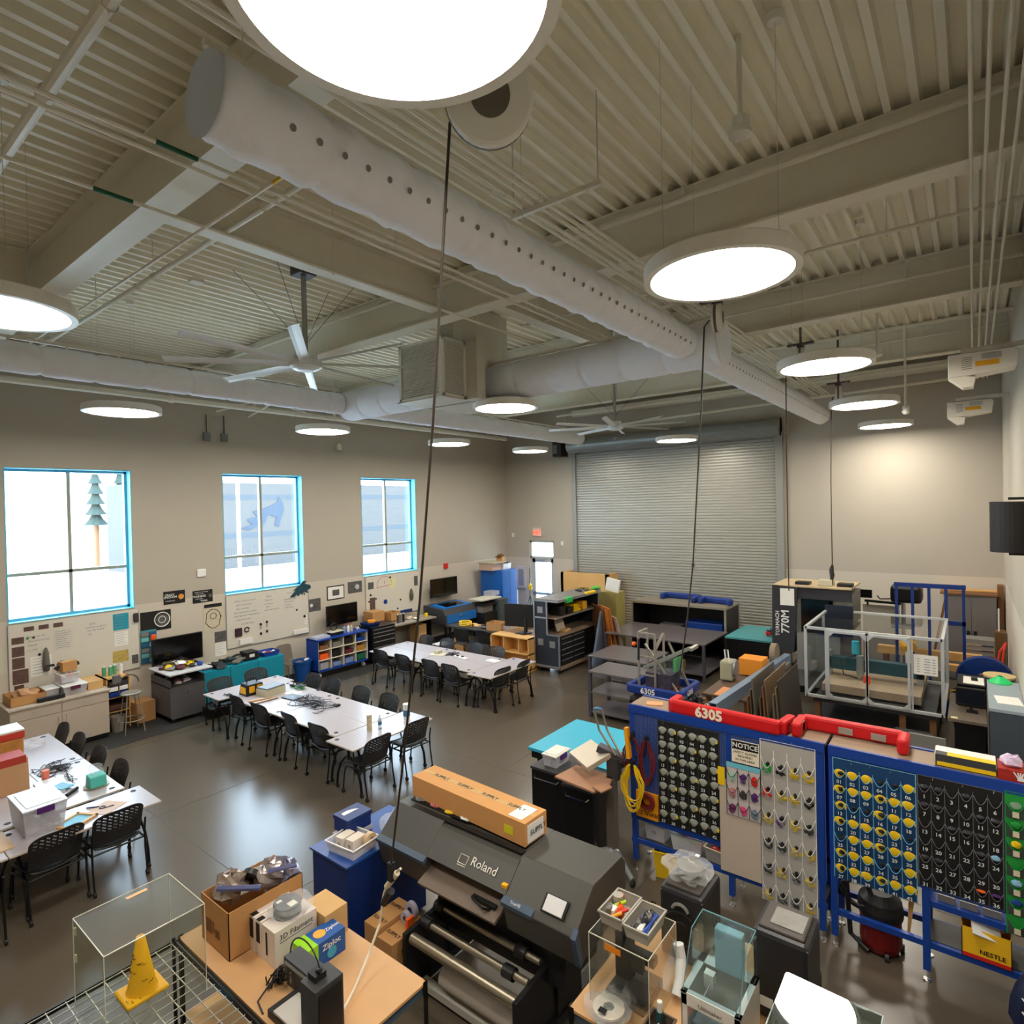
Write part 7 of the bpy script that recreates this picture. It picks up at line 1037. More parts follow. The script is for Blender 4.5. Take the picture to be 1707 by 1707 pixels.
MB().tube([(-4.5, 9.18, 1.85), (-4.5, 9.15, 1.5)], .02, 8).o('spring', ink, t); MB().bx(-4.4, 9.2, 1.02, -3.95, 9.6, 1.3).o('electronics', M('elec', (60, 55, 70), .5, var=.8, scale=30), t); cords('wire', 'x', -4.15, 9.4, 1.0, .3, .25, 10, redp, 44, .004, .1).name = 'loom'; lo = bpy.data.objects['loom']; lo.name = 'wiring'; lo.parent = t; lo.location = Vector(lo.location)-Vector(t.location); del lo['label'], lo['category']; lo['kind'] = 'stuff'
MB().bx(-3.95, 9.3, 1.35, -3.9, 9.6, 1.55).o('green_panel', M('panel_green', (80, 150, 95), .5), t); MB().blob((-4.6, 9.2, 1.75), .04, .04, .04, 8, .1, 3).o('orange_wheel', org, t); MB().bx(-4.2, 9.35, 1.22, -3.85, 9.58, 1.5).o('polycarbonate_panel', tintg, t)
# teal bench, mill, saw bench, beam, sheets
t = T('teal_bench', 'dark bench with teal top in front of the roll-up door', 'bench', (-4.0, 14.9, 0)); MB().bx(-4.75, 14.3, .86, -3.55, 15.9, .9).o('benchtop', M('bench_teal', (75, 145, 150), .5), t); MB().bx(-4.7, 14.35, .05, -3.6, 15.85, .86).o('cabinet', blkm, t)
pile('tool_heap', 'red and black tools on the teal bench', 'tools', -3.8, 15.0, .9, .25, .3, .16, 14, [blk, redp, dgry, purp], 91)
t = T('milling_machine', 'charcoal enclosed milling machine lettered TORMACH 770M', 'machine', (-2.75, 14.1, 0)); tg_ = M('mill_charcoal', (52, 53, 58), .4); X0, X1, Y0, Y1, Z1 = -3.45, -1.95, 13.5, 14.7, 2.3
MB().prism([(X0-.02, .95), (X0+.42, .9), (X0+.5, Z1), (X0, Z1+.02)], Y0, Y1, 'y').o('left_panel', tg_, t); MB().bx(X0+.45, Y0+.1, .2, X1, Y1, 2.2).o('body', M('mill_grey', (112, 112, 108), .4), t); MB().bx(X0, Y0, Z1, X1, Y1, Z1+.03).o('top', M('mill_top', (185, 165, 130), .6), t); MB().bx(X0+.55, Y0+.08, 1.35, X1-.35, Y0+.095, 2.05).o('window', scrn, t); MB().bx(X0+.46, Y0+.06, 2.06, X1, Y0+.12, 2.28).o('header', tg_, t)
MB().text('TORMACH', (X0+.1, Y0-.002, 1.5), (0, 0, 1), (-1, 0, 0), .11, .012, .004).text('770M', (X0+.26, Y0-.002, 1.55), (0, 0, 1), (-1, 0, 0), .22, .02, .004).o('lettering', white, t); MB().bx(X0+.16, Y0-.006, 1.9, X0+.44, Y0-.002, 2.26).o('white_sticker', paper, t); MB().bx(X1-.45, Y0-.2, 1.4, X1+.05, Y0-.1, 2.0).o('control_panel', M('panel_blue_black', (28, 36, 52), .3), t); MB().bx(X0+.95, Y0+.05, 1.5, X0+1.0, Y0+.09, 1.75).bx(X0+1.03, Y0+.05, 1.5, X0+1.08, Y0+.09, 1.75).o('handle', white, t); MB().bx(X0+.5, Y0-.1, .6, X1-.2, Y0+.1, 1.35).o('lower_tank', sil, t); MB().bx(X0+.3, Y0+.3, 0, X1-.3, Y1-.2, .6).o('stand', blkm, t)
for k, (x, m_, h, lb) in enumerate(((-2.9, blk, .06, 'black router box left on top of the milling machine'), (-2.45, M('crm', (190, 185, 160), .6), .12, 'cream pan in middle of milling machine top'), (-2.1, blk, .07, 'black box right on milling machine top'))): MB().bx(x-.14, 13.7, Z1+.031, x+.14, 13.95, Z1+.031+h).o('top_box', m_, None, lb, 'box', bev=.01)
MB().blob((-2.35, 13.85, Z1+.3), .05, .05, .16, 8, .2, 5).o('black_jug', blk, None, 'black bottle standing in the cream pan on the milling machine', 'bottle')
t = T('saw_bench', 'dark wooden work bench under the disc sander and saw', 'bench', (-3.3, 10.9, 0)); MB().bx(-3.7, 9.9, .84, -2.9, 12.6, .88).o('benchtop', M('saw_top', (96, 76, 62), .6), t); MB().bx(-3.5, 9.9, .881, -3.1, 10.4, .895).bx(-3.2, 10.9, .881, -2.85, 11.6, .895).o('wood_plate', M('plate_orange', (210, 140, 85), .6), t)
for xx in (-3.62, -2.98):
    for yy in (10.0, 12.5): MB().bx(xx-.04, yy-.04, 0, xx+.04, yy+.04, .84).o('leg', brown, t)
t = T('disc_sander', 'cream disc sander with grey disc on the saw bench', 'sander', (-3.5, 10.9, .88)); MB().bx(-3.68, 10.75, .9, -3.45, 11.05, 1.25).o('housing', M('sander_cream', (165, 160, 135), .5), t, bev=.03); MB().lathe((-3.44, 10.88, 1.12), [(0, .03), (.15, .03), (.16, 0), (0, 0)], 28, 'x').o('disc', M('disc_grey', (140, 150, 160), .4, .5), t); MB().tube([(-3.58, 10.8, 1.25), (-3.6, 10.8, 1.45), (-3.54, 10.8, 1.45), (-3.52, 10.8, 1.25)], .012, 6).o('handle', white, t)
carton('amber_box', 'amber box with black handwriting behind the disc sander', -3.3, 11.5, .9, .42, .4, .3, 0, M('amber_card', (222, 140, 40), .7)); t = T('miter_saw', 'taupe mitre saw with curved guard behind the amber box', 'saw', (-3.1, 12.2, .89)); MB().bx(-3.35, 12.0, .9, -2.85, 12.4, .98).o('base', gryp, t); MB().lathe((-3.1, 12.2, 1.15), [(0, -.06), (.2, -.05), (.2, .05), (0, .06)], 24, 'x').o('guard', M('guard_taupe', (135, 120, 100), .5), t)
t = T('steel_channel', 'long blue-grey steel channel running back along the saw bench', 'channel', (-2.95, 9.9, 1.0)); ch_m = M('channel_blue', (140, 160, 185), .35, .5); mb = MB(); A, B = Vector((-3.16, 8.9, 1.08)), Vector((-2.95, 12.6, 1.08)); mb.bar(A, B, .12, .012); mb.bar(A+Vector((.055, 0, -.09)), B+Vector((.055, 0, -.09)), .012, .19); mb.bar(A+Vector((-.055, 0, -.07)), B+Vector((-.055, 0, -.07)), .012, .15); mb.o('web', ch_m, t)
t = T('cable_bench', 'cluttered black bench with yellow cloth beside the robot', 'bench', (-3.4, 8.9, 0)); MB().bx(-3.68, 8.55, .82, -3.2, 9.6, .86).o('benchtop', M('cb_top', (62, 50, 46), .6), t)
for xx in (-3.64, -3.24):
    for yy in (8.6, 9.55): MB().bx(xx-.02, yy-.02, 0, xx+.02, yy+.02, .82).o('leg', blkm, t)
MB().blob((-3.42, 8.75, .9), .12, .09, .04, 10, .25, 8).o('yellow_cloth', yel, None, 'yellow cloth on the cluttered bench beside the robot', 'cloth'); cords('wire_tangle', 'pale wire tangle on the cluttered bench beside the robot', -3.3, 8.95, .86, .12, .2, 12, M('wire_pink', (200, 185, 175), .5), 51, .005, .12); pile('parts_heap', 'black motors and tools on the cluttered bench', 'parts', -3.5, 9.2, .86, .16, .3, .18, 18, [blk, dgry, brown, blk], 93); MB().bx(-3.66, 8.6, .87, -3.5, 8.8, 1.15).o('black_motor', blk, None, 'black upright vise at left of the cluttered bench', 'vise', bev=.03)
sm_ = [brown, M('ply_dull', (120, 98, 74), .6), gryp, M('sheet_steel', (120, 116, 108), .4, .4), M('ply_dull', (120, 98, 74), .6), M('sheet_dark', (60, 54, 48), .6)]
nm_ = ['brown', 'dull plywood', 'grey', 'steel', 'tan plywood', 'dark']; pos_ = ['first', 'second', 'third', 'fourth', 'fifth', 'sixth', 'seventh', 'eighth', 'ninth', 'tenth', 'eleventh', 'twelfth']
for k in range(12): 
    x = -2.85+k*.045; Mx = Matrix.Translation((x, 10.35+.05*(k % 3), .01)) @ Matrix.Rotation(-.04-.012*(k % 4), 4, 'Y'); MB().bx(-.009, -.65, 0, .009, .65, 1.0+.1*((k*5) % 4), Mx).o('stock_sheet', sm_[k % 6], None, '%s upright stock sheet, %s from the left beside the clear enclosure' % (nm_[k % 6], pos_[k]), 'sheet')
# router enclosure
t = T('router_enclosure', 'aluminium framed clear router enclosure with double doors', 'enclosure', (-1.4, 12.5, .62)); X0, X1, Y0, Y1, Z0, Z1 = -2.38, -.41, 11.45, 13.45, .66, 1.9; w_ = .045; mb = MB(); ex_ = M('extrusion', (205, 208, 210), .35, .3)
for z in (Z0+w_/2, Z1-w_/2): mb.bar((X0, Y0, z), (X1, Y0, z), w_).bar((X0, Y1, z), (X1, Y1, z), w_).bar((X0, Y0, z), (X0, Y1, z), w_).bar((X1, Y0, z), (X1, Y1, z), w_)
for a in ((X0, Y0), (X1, Y0), (X0, Y1), (X1, Y1)): mb.bar((*a, Z0), (*a, Z1), w_)
mb.bar((X0+.32, Y0, Z0), (X0+.32, Y0, Z1), w_*.6).bar((X1-.4, Y0, Z0), (X1-.4, Y0, Z1), w_*.6); mb.o('frame', ex_, t)
c1, c2, c3 = X0+.36, (X0+.36+X1-.44)/2, X1-.44
for a, b in ((c1, c2-.005), (c2+.005, c3)):
    mb = MB(); y_ = Y0-.035
    for p, q2 in (((a, Z0+.05), (b, Z0+.05)), ((a, Z1-.05), (b, Z1-.05)), ((a, Z0+.02), (a, Z1-.02)), ((b, Z0+.02), (b, Z1-.02))): mb.bar((p[0], y_, p[1]), (q2[0], y_, q2[1]), .036, .04, (0, 1, 0))
    for cx, cz, sx, sz in ((a, Z0+.05, 1, 1), (b, Z0+.05, -1, 1), (a, Z1-.05, 1, -1), (b, Z1-.05, -1, -1)): mb.prism([(cx, cz), (cx+sx*.11, cz), (cx, cz+sz*.11)], y_-.026, y_-.02, 'y')
    mb.o('door', ex_, t)
MB().bx(c2-.05, Y0-.085, 1.05, c2-.02, Y0-.06, 1.17).bx(c2+.02, Y0-.085, 1.05, c2+.05, Y0-.06, 1.17).o('door_catch', M('catch_red', (225, 70, 40), .5), t); MB().bx(c2-.012, Y0-.08, 1.07, c2+.012, Y0-.06, 1.15).o('lock', ink, t)
MB().bx(X0, Y0+.01, Z0, X1, Y0+.014, Z1).bx(X0+.01, Y0, Z0, X0+.014, Y1, Z1).bx(X1-.014, Y0, Z0, X1-.01, Y1, Z1).bx(X0, Y0, Z1-.02, X1, Y1, Z1-.016).o('acrylic_panel', clear, t)
MB().bx(X1-.38, Y0-.02, 1.3, X1-.06, Y0-.012, 1.62).o('notice_sheet', paper, t); mb = MB()
for k in range(6): mb.bx(X1-.33, Y0-.023, 1.34+k*.042, X1-.3, Y0-.021, 1.35+k*.042).bx(X1-.24, Y0-.023, 1.34+k*.042, X1-.16, Y0-.021, 1.35+k*.042).bx(X1-.13, Y0-.023, 1.34+k*.042, X1-.09, Y0-.021, 1.35+k*.042)
mb.o('notice_text', mark, t, kind='stuff')
t = T('cnc_router', 'wooden bed CNC router inside the clear enclosure', 'machine', (-1.4, 12.5, .7)); MB().bx(X0+.2, Y0+.25, .72, X1-.3, Y1-.15, .86).o('bed', M('bed_wood', (175, 150, 125), .6, var=.2), t, bev=.01); MB().bx(X0+.2, Y0+.9, .98, X1-.3, Y0+1.08, 1.2).o('gantry', M('gantry_teal', (40, 85, 100), .35, .3), t); MB().bx(X0+.15, Y0+.9, .86, X0+.24, Y0+1.1, 1.3).bx(X1-.4, Y0+.9, .86, X1-.3, Y0+1.1, 1.3).o('gantry_side', alu, t); MB().cyl((-1.65, Y0+.8, .95), (-1.65, Y0+.8, 1.3), .06).cyl((-1.65, Y0+.8, .87), (-1.65, Y0+.8, .95), .02).o('spindle', alu, t); MB().cyl((-1.72, Y0+.82, 1.32), (-1.72, Y0+.82, 1.55), .06).o('coolant_bottle', M('coolant_cyan', (60, 185, 205), .3), t); MB().tube([(-1.7, Y0+.8, 1.3), (-1.95, Y0+.7, 1.2), (-1.9, Y0+.7, .95), (-1.68, Y0+.72, .9)], .01, 6).o('hose', blk, t); MB().blob((-.95, Y0+1.3, 1.5), .12, .1, .12, 9, .4, 8).o('dust_head', M('drill_amber', (225, 160, 30), .5), t); MB().cyl((-.95, Y0+1.3, 1.05), (-.95, Y0+1.3, 1.45), .05).o('dust_hose', white, t)
t = T('router_stand', 'wooden stand with dark shelves under the clear enclosure', 'stand', (-1.4, 12.4, 0)); MB().bx(X0+.1, Y0+.05, .58, X1-.1, Y1, .64).bx(X0+.1, Y0+.1, .2, X1-.1, Y1, .24).o('shelf', dgry, t)
for xx in (X0+.16, X1-.55, X1-.14):
    for yy in (Y0+.12, Y1-.1): MB().bx(xx-.045, yy-.045, 0, xx+.045, yy+.045, .58).o('leg', brown, t)
# right corner
t = T('blue_rack', 'tall blue steel upright rack near the back wall', 'rack', (-.67, 13.75, 0)); mb = MB(); Z1 = 2.5
for k in range(5): x = -1.2+k*.26; mb.bx(x-.024, 13.6, .05, x+.024, 13.65, Z1)
mb.o('upright', dblue, t); MB().bx(-1.235, 13.59, Z1-.08, -.125, 13.68, Z1).o('crossbar', dblue, t); MB().bx(-.46, 13.6, 1.75, -.13, 13.66, 1.83).o('crossbar', dblue, t); MB().bx(-1.2, 13.59, .05, -.14, 13.9, .12).o('crossbar', dblue, t)
for xx in (-1.2, -.16): MB().bx(xx-.03, 13.5, 0, xx+.03, 14.1, .06).o('foot', dblue, t)
t = T('storage_cabinet', 'grey double-door storage cabinet against the back wall', 'cabinet', (-.05, 16.9, 0)); MB().bx(-.5, 16.6, .02, .38, 17.18, 1.92).o('carcass', M('cabinet_grey', (118, 114, 112), .5), t)
for a, b, hx in ((-.49, -.065, -.12), (-.055, .37, 0.0)): d = MB().bx(a, 16.585, .06, b, 16.6, 1.89).o('door', M('cabinet_grey', (118, 114, 112), .5), t); MB().bx(hx-.03, 16.57, 1.0, hx+.03, 16.585, 1.14).o('handle', ink, d)
MB().bx(-.62, 16.55, 1.93, .4, 17.15, 1.97).o('plank', brown, None, 'long brown plank lying on the grey storage cabinet', 'plank'); MB().bx(-.62, 16.9, 1.98, .4, 17.15, 2.01).o('plank', wood, None, 'pale plank on top behind the brown plank', 'plank')
lean('dark plank leaning at the back wall left of the grey cabinet', -.85, 16.9, .2, 2.0, brown, .18, .05, 0); MB().bx(.4, 16.75, .01, .51, 17.1, 2.15).o('upright_board', M('board_umber', (120, 82, 48), .6), None, 'tall brown board standing in the right back corner', 'board'); carton('cardboard_box', 'brown carton stack in the right back corner', .42, 16.2, .01, .18, .4, 1.25, 0, M('corner_brown', (110, 78, 42), .7)); MB().bx(.38, 16.1, 1.27, .41, 16.13, 1.75).o('white_stick', white, None, 'white stick standing on the brown carton stack', 'stick')
t = T('tool_chest', 'grey and red small tool chest before the grey cabinet', 'tool chest', (.12, 15.0, 0)); MB().bx(-.15, 14.8, .9, .3, 15.2, 1.3).o('upper_box', sil, t); MB().bx(-.18, 14.78, .72, .32, 15.22, .9).o('red_tray', redp, t); MB().bx(-.15, 14.8, .05, .3, 15.2, .72).o('lower_box', dgry, t)
for k in range(3): MB().bx(-.13, 14.785, .98+k*.1, .28, 14.8, 1.0+k*.1).o('pull', chrome, t)
t = T('hand_truck', 'red hand truck leaning against the right wall', 'hand truck', (.4, 14.4, 0)); MB().tube([(.22, 13.7, 0), (.3, 13.9, .3), (.42, 14.3, 1.25), (.46, 14.5, 1.35)], .018, 8).tube([(.14, 13.75, 0), (.2, 13.95, .3), (.36, 14.35, 1.2), (.46, 14.5, 1.35)], .018, 8).o('frame', redp, t); MB().bx(.15, 13.85, .6, .38, 13.9, .9).o('plate', M('plate_red', (160, 30, 30), .5), t)
t = T('cable_reel', 'large dark blue round reel near the right wall', 'reel', (.12, 12.9, .0)); MB().lathe((.12, 12.9, 1.0), [(.12, -.08), (.38, -.08), (.4, 0), (.38, .08), (.12, .08)], 32, 'y').o('rim', dblue, t); MB().bar((-.2, 12.85, .8), (.42, 12.85, 1.2), .08, .05).bar((-.2, 12.85, 1.2), (.42, 12.85, .8), .08, .05).o('spoke', dblue, t); MB().bx(-.1, 12.7, 0, .34, 13.1, .62).o('stand', blkm, t)
t = T('wood_beam_rack', 'pale timber lengths lying behind the enclosure at right', 'lumber', (-.3, 14.3, .8)); MB().bx(-1.6, 14.25, .95, .1, 14.4, 1.1).o('upper_timber', wood, t); MB().bx(-.5, 14.0, .8, .1, 14.15, .92).o('lower_timber', wood, t); MB().bx(-1.5, 14.2, 0, -1.4, 14.4, .95).bx(-.1, 14.1, 0, 0, 14.4, .8).o('support', brown, t)
t = T('drill_press', 'black drill press behind the enclosure beside the blue rack', 'drill press', (-1.15, 14.9, 0)); MB().cyl((-1.2, 15.0, 0), (-1.2, 15.0, 2.1), .04).o('column', alu, t); MB().bx(-1.4, 14.6, 1.95, -.85, 15.1, 2.3).o('head', blkm, t, bev=.06); MB().bx(-1.4, 14.7, 1.4, -1.0, 15.1, 1.44).bx(-1.4, 14.7, 0, -1.0, 15.2, .06).o('table', dgry, t); MB().tube([(-1.4, 14.8, 2.0), (-1.6, 14.8, 1.98), (-1.65, 14.8, 2.05)], .015, 6).o('lever', blkm, t)
t = T('lathe_arm', 'black arm with small screen above the glass enclosure', 'screen arm', (-1.9, 15.5, 1.2)); MB().bx(-2.0, 15.4, 0, -1.35, 16.0, 1.75).o('machine_body', M('mach_stone', (150, 144, 132), .5), t); MB().bar((-1.95, 15.3, 1.85), (-1.2, 15.3, 1.83), .05).o('arm', blkm, t); MB().bx(-2.05, 15.25, 1.92, -1.8, 15.3, 2.1).o('screen', scrn, t); MB().cyl((-1.9, 15.35, 1.75), (-1.9, 15.35, 1.87), .02).o('post', blkm, t)
t = T('grey_machine', 'large slate grey machine cabinet at the right edge', 'machine', (.33, 11.2, 0)); MB().bx(.14, 10.4, .02, .52, 12.0, 1.18).o('body', M('slate_body', (66, 76, 86), .45), t, bev=.01); MB().bx(.135, 10.39, 1.18, .525, 12.0, 1.22).o('top', M('slate_top', (150, 165, 175), .35), t); MB().bx(.125, 10.4, .1, .135, 12.0, 1.15).o('side_edge', M('bronze', (95, 85, 74), .5), t)
MB().lathe((.3, 11.9, 1.222), [(.15, 0), (.15, .01), (.035, .1), (.03, .1)], 28).o('green_disc_cone', M('cone_green', (40, 215, 120), .45), None, 'bright green flat sports cone on the slate grey machine', 'cone'); flat('paper_sheet', 'white papers on the slate grey machine', 'paper', .36, 10.9, 1.22, .28, .4, .1, paper, .006)
t = T('desktop_monitor', 'black monitor beside the slate grey machine', 'monitor', (-.03, 11.35, .85)); MB().bx(-.25, 11.3, .95, .11, 11.34, 1.22).o('housing', blk, t, bev=.008); MB().bx(-.235, 11.297, .97, .095, 11.3, 1.2).o('screen', M('screen_blue', (16, 24, 36), .15), t); MB().bx(-.12, 11.28, .852, .02, 11.4, .87).bx(-.08, 11.33, .87, -.04, 11.36, 1.0).o('stand', blk, t)
t = T('computer_desk', 'dark desk with speckled grey edge below the black monitor', 'desk', (-.08, 11.4, 0)); MB().bx(-.34, 10.85, .81, .12, 12.3, .85).o('desktop', M('speckle', (110, 98, 86), .5, var=.5, scale=60), t); MB().bx(-.26, 10.95, 0, .1, 12.2, .81).o('cabinet', blkm, t); MB().bx(-.3, 10.88, .851, -.22, 10.95, .856).o('sticky_note', M('note_cream', (230, 215, 160), .6), t)
t = T('desktop_tower', 'dark computer tower with white paper behind the monitor', 'computer', (.0, 12.0, .85)); MB().bx(-.24, 11.6, .852, .12, 12.25, 1.2).o('case', blkm, t, bev=.01); MB().bx(-.16, 11.65, 1.2, .1, 12.1, 1.206).o('paper_sheet', paper, t); MB().bx(-.06, 11.85, 1.207, .02, 11.95, 1.25).o('small_adapter', blk, t)
t = T('fiber_drum', 'grey drum with tan round lid behind the slate machine', 'drum', (.3, 12.35, 0)); MB().cyl((.3, 12.35, 0), (.3, 12.35, 1.2), .2, n=32).o('body', M('drum_grey', (105, 112, 108), .6), t); MB().cyl((.3, 12.35, 1.2), (.3, 12.35, 1.23), .21, n=32).o('lid', M('drum_lid', (205, 180, 130), .6), t)
t = T('grey_chair', 'grey metal seat back seen behind the bench', 'chair', (-.5, 9.5, 0)); MB().bx(-.72, 9.5, .78, -.32, 9.53, .98).o('backrest', gryp, t, bev=.012); MB().bx(-.7, 9.15, .45, -.34, 9.5, .48).o('seat', gryp, t, bev=.01)
for xx in (-.68, -.36):
    for yy in (9.18, 9.48): MB().cyl((xx, yy, 0), (xx, yy, .46 if yy < 9.3 else .8), .012).o('leg', blkm, t)
t = T('black_bench', 'black cabinet on the floor below the clear enclosure, right', 'cabinet', (-.9, 10.4, 0)); MB().bx(-1.0, 10.0, 0, -.5, 10.8, .6).o('body', blkm, t, bev=.01); MB().bx(-.98, 9.99, .45, -.52, 10.0, .5).o('pull', sil, t)
t = T('coiled_hose', 'yellow coiled hose on the wall side floor behind the enclosure', 'hose', (-.3, 13.2, .3)); MB().tube(arc((-.28, 13.15, .55), .12, 0, 700, 30), .016, 6).o('coil', M('drill_amber', (225, 160, 30), .5), t); MB().bx(-.32, 13.18, 0, -.26, 13.24, .7).o('post', blkm, t)
# sawhorse with dark machine before sheets
t = T('sawhorse', 'wooden sawhorse behind the red bumper', 'sawhorse', (-3.0, 9.0, 0)); MB().bx(-3.15, 9.0, .68, -2.65, 9.1, .78).bar((-3.1, 9.05, .7), (-3.15, 8.8, 0), .08, .04).bar((-3.1, 9.05, .7), (-3.12, 9.3, 0), .08, .04).bar((-2.7, 9.05, .7), (-2.65, 8.8, 0), .08, .04).bar((-2.7, 9.05, .7), (-2.68, 9.3, 0), .08, .04).o('frame', M('horse_wood', (170, 135, 95), .6), t)
t = T('black_bag', 'dark duffel bag on floor behind the red bumper', 'bag', (-3.45, 8.2, 0)); MB().blob((-3.45, 8.2, .3), .35, .25, .3, 12, .15, 5).o('bag_body', M('bag_charcoal', (32, 34, 40), .7), t, smooth=True); MB().tube(arc((-3.45, 8.2, .55), .15, 0, 180, 8), .015, 6).o('strap', blk, t)
# ---------------------------------------------------------------- ceiling services
def pipe_(lb, pts, r, name='ceiling_pipe', cat='pipe', mat=pipe_m, coup=(), grp=None, hang=(), bands=()):
    t = T(name, lb, cat, pts[0], grp); MB().tube(pts, r, 10).o('pipe', mat, t)
    for c_ in coup: p0, p1 = Vector(pts[0]), Vector(pts[-1]); d = (p1-p0).normalized(); p = p0+(p1-p0)*c_; MB().cyl(p-d*.04, p+d*.04, r*1.35, n=12).o('coupling', mat, t)
    for c_ in hang: p0, p1 = Vector(pts[0]), Vector(pts[-1]); p = p0+(p1-p0)*c_; MB().tube([p+Vector((0, 0, -r-.02)), p+Vector((0, 0, 7.5-p.z))], .005, 5).tube([p+(p1-p0).normalized().cross(Vector((0, 0, 1)))*(r*1.2)*math.cos(a)+Vector((0, 0, r*1.2*math.sin(a))) for a in [k*.785 for k in range(9)]], .005, 5).o('hanger', pipe_m, t)
    for c_, L_, m_ in bands: p0, p1 = Vector(pts[0]), Vector(pts[-1]); d = (p1-p0).normalized(); p = p0+(p1-p0)*c_; MB().cyl(p-d*L_/2, p+d*L_/2, r*1.12, n=12).o('colour_band', m_, t)
    return t
gb = M('band_green', (10, 85, 55), .5); yb = M('band_yellow', (215, 180, 10), .5)
def P_(u, v, z): return tuple(at(u, v, z=z))
a, b = at(167, 20, z=7.0), at(415, 245, z=7.0)
pipe_('thick grey sprinkler pipe crossing the upper left corner', [(LX, 1.27, 7.0), (RX, 1.27, 7.0)], .042, coup=(.62,), hang=(.3, .7))
pipe_('grey pipe ending in a yellow band under the round duct', [(LX, 2.43, 6.6), (-3.85, 2.43, 6.6)], .014, hang=(.35, .6), bands=((.985, .16, yb),)); pipe_('sprinkler pipe crossing above the near fan', [(LX, 3.0, 7.0), (-3.7, 3.0, 7.0)], .03, coup=(.55,), hang=(.3, .6, .85))
for x, lb, bn_ in ((-4.41, 'thin conduit with green band, nearest the round duct', ((.25, .22, gb),)), (-4.55, 'plain thin conduit beside the green banded one', ()), (-5.41, 'thin conduit with green band, farther left', ((.24, .25, gb),))):
    y0 = .3; pipe_(lb, [(x, -2.0, 6.72), (x, 9.8, 6.72)], .016, 'conduit', 'conduit', hang=(.5, .7), bands=[((2.0+at(*{-4.41: (302, 245), -5.41: (190, 324)}[x], z=6.72).y)/11.8, .28, gb)] if bn_ else ())
for k, x in enumerate((-3.12, -3.05, -2.94, -2.86, -2.78)): pipe_('conduit in the bundle of five right of round duct, %s' % ('leftmost', 'second', 'middle', 'fourth', 'rightmost')[k], [(x, -2.0, 6.75), (x, 16.8, 6.75)], .018, 'conduit', 'conduit', coup=(.31+.006*k,))
t = T('strut_hanger', 'trapeze strut carrying the conduit bundle', 'bracket', (-2.85, 4.2, 6.71)); MB().bx(-3.2, 4.18, 6.69, -2.3, 4.22, 6.732).o('channel', pipe_m, t); MB().tube([(-3.18, 4.2, 6.7), (-3.18, 4.2, 7.5)], .006, 6).tube([(-2.33, 4.2, 6.7), (-2.33, 4.2, 7.5)], .006, 6).o('rod', alu, t); dup(t, (-2.85, 7.4, 6.71), 0, 'second trapeze strut carrying the conduit bundle, farther back')
for k, (y_, z, r) in enumerate(((5.98, 7.28, .03), (7.55, 7.0, .022), (9.8, 7.15, .025), (12.1, 7.05, .03), (13.75, 7.2, .02))): pipe_(('white pipe clamped along the beam above the large lamp', 'thinner pipe crossing behind the beam above large lamp', 'pipe along the third beam, upper right', 'thick pipe crossing before the fourth beam', 'pipe along the fourth beam near the back')[k], [(-5.6 if k else LX, y_, z), (RX, y_, z)], r, hang=(.35, .8))
for k, x in enumerate((.02, .11, .2, .28)): pipe_('conduit running back along right wall, %s' % ('leftmost', 'second', 'third', 'rightmost')[k], [(x, -1.5, 6.76), (x, 16.9, 6.76)], .013, 'conduit', 'conduit')
pipe_('thick white pipe along the window wall under the left duct', [(-12.6, -2, 6.45), (-12.6, 15.9, 6.45)], .06, coup=(.4, .97), hang=(.25, .4, .55, .7)); pipe_('pale pipe crossing in front of the roll-up door hood', [(-10.5, 15.9, 7.0), (RX, 15.9, 7.0)], .03); pipe_('lower pale pipe on the back wall above the door hood', [(-11.5, 16.6, 6.55), (.3, 16.6, 6.8)], .035)
for y_ in (2.0, 6.9, 9.0): pipe_('vertical stub between the window wall pipe and deck, %s' % {2.0: 'nearest', 6.9: 'middle', 9.0: 'farthest'}[y_], [(-12.6, y_, 6.5), (-12.6, y_, 7.5)], .04)
# truss bits near window wall
t = T('ceiling_bracing', 'white angle bracing above the middle window', 'bracing', (-12.2, 7.3, 6.5)); MB().bar((-12.9, 6.2, 6.35), (-11.4, 7.6, 6.9), .03).bar((-12.9, 6.9, 6.3), (-11.6, 7.4, 6.85), .03).bar((-12.4, 6.0, 6.8), (-12.0, 7.8, 6.4), .03).o('brace', pipe_m, t)
for k, (y_, lb) in enumerate(((6.35, 'left of two small grey boxes high on the window wall'), (6.75, 'right of two small grey boxes high on the window wall'), (9.9, 'single pale box high on window wall between lamps'))): t = T('junction_box', lb, 'box', (LX+.05, y_, 5.95)); MB().bx(LX, y_-.07, 5.8, LX+.08, y_+.07, 5.98).o('box', M('jb_grey', (120, 125, 125), .5) if k < 2 else pipe_m, t); MB().tube([(LX+.04, y_, 5.98), (LX+.04, y_, 6.4)], .012, 6).o('conduit_stub', blk if k < 2 else pipe_m, t)
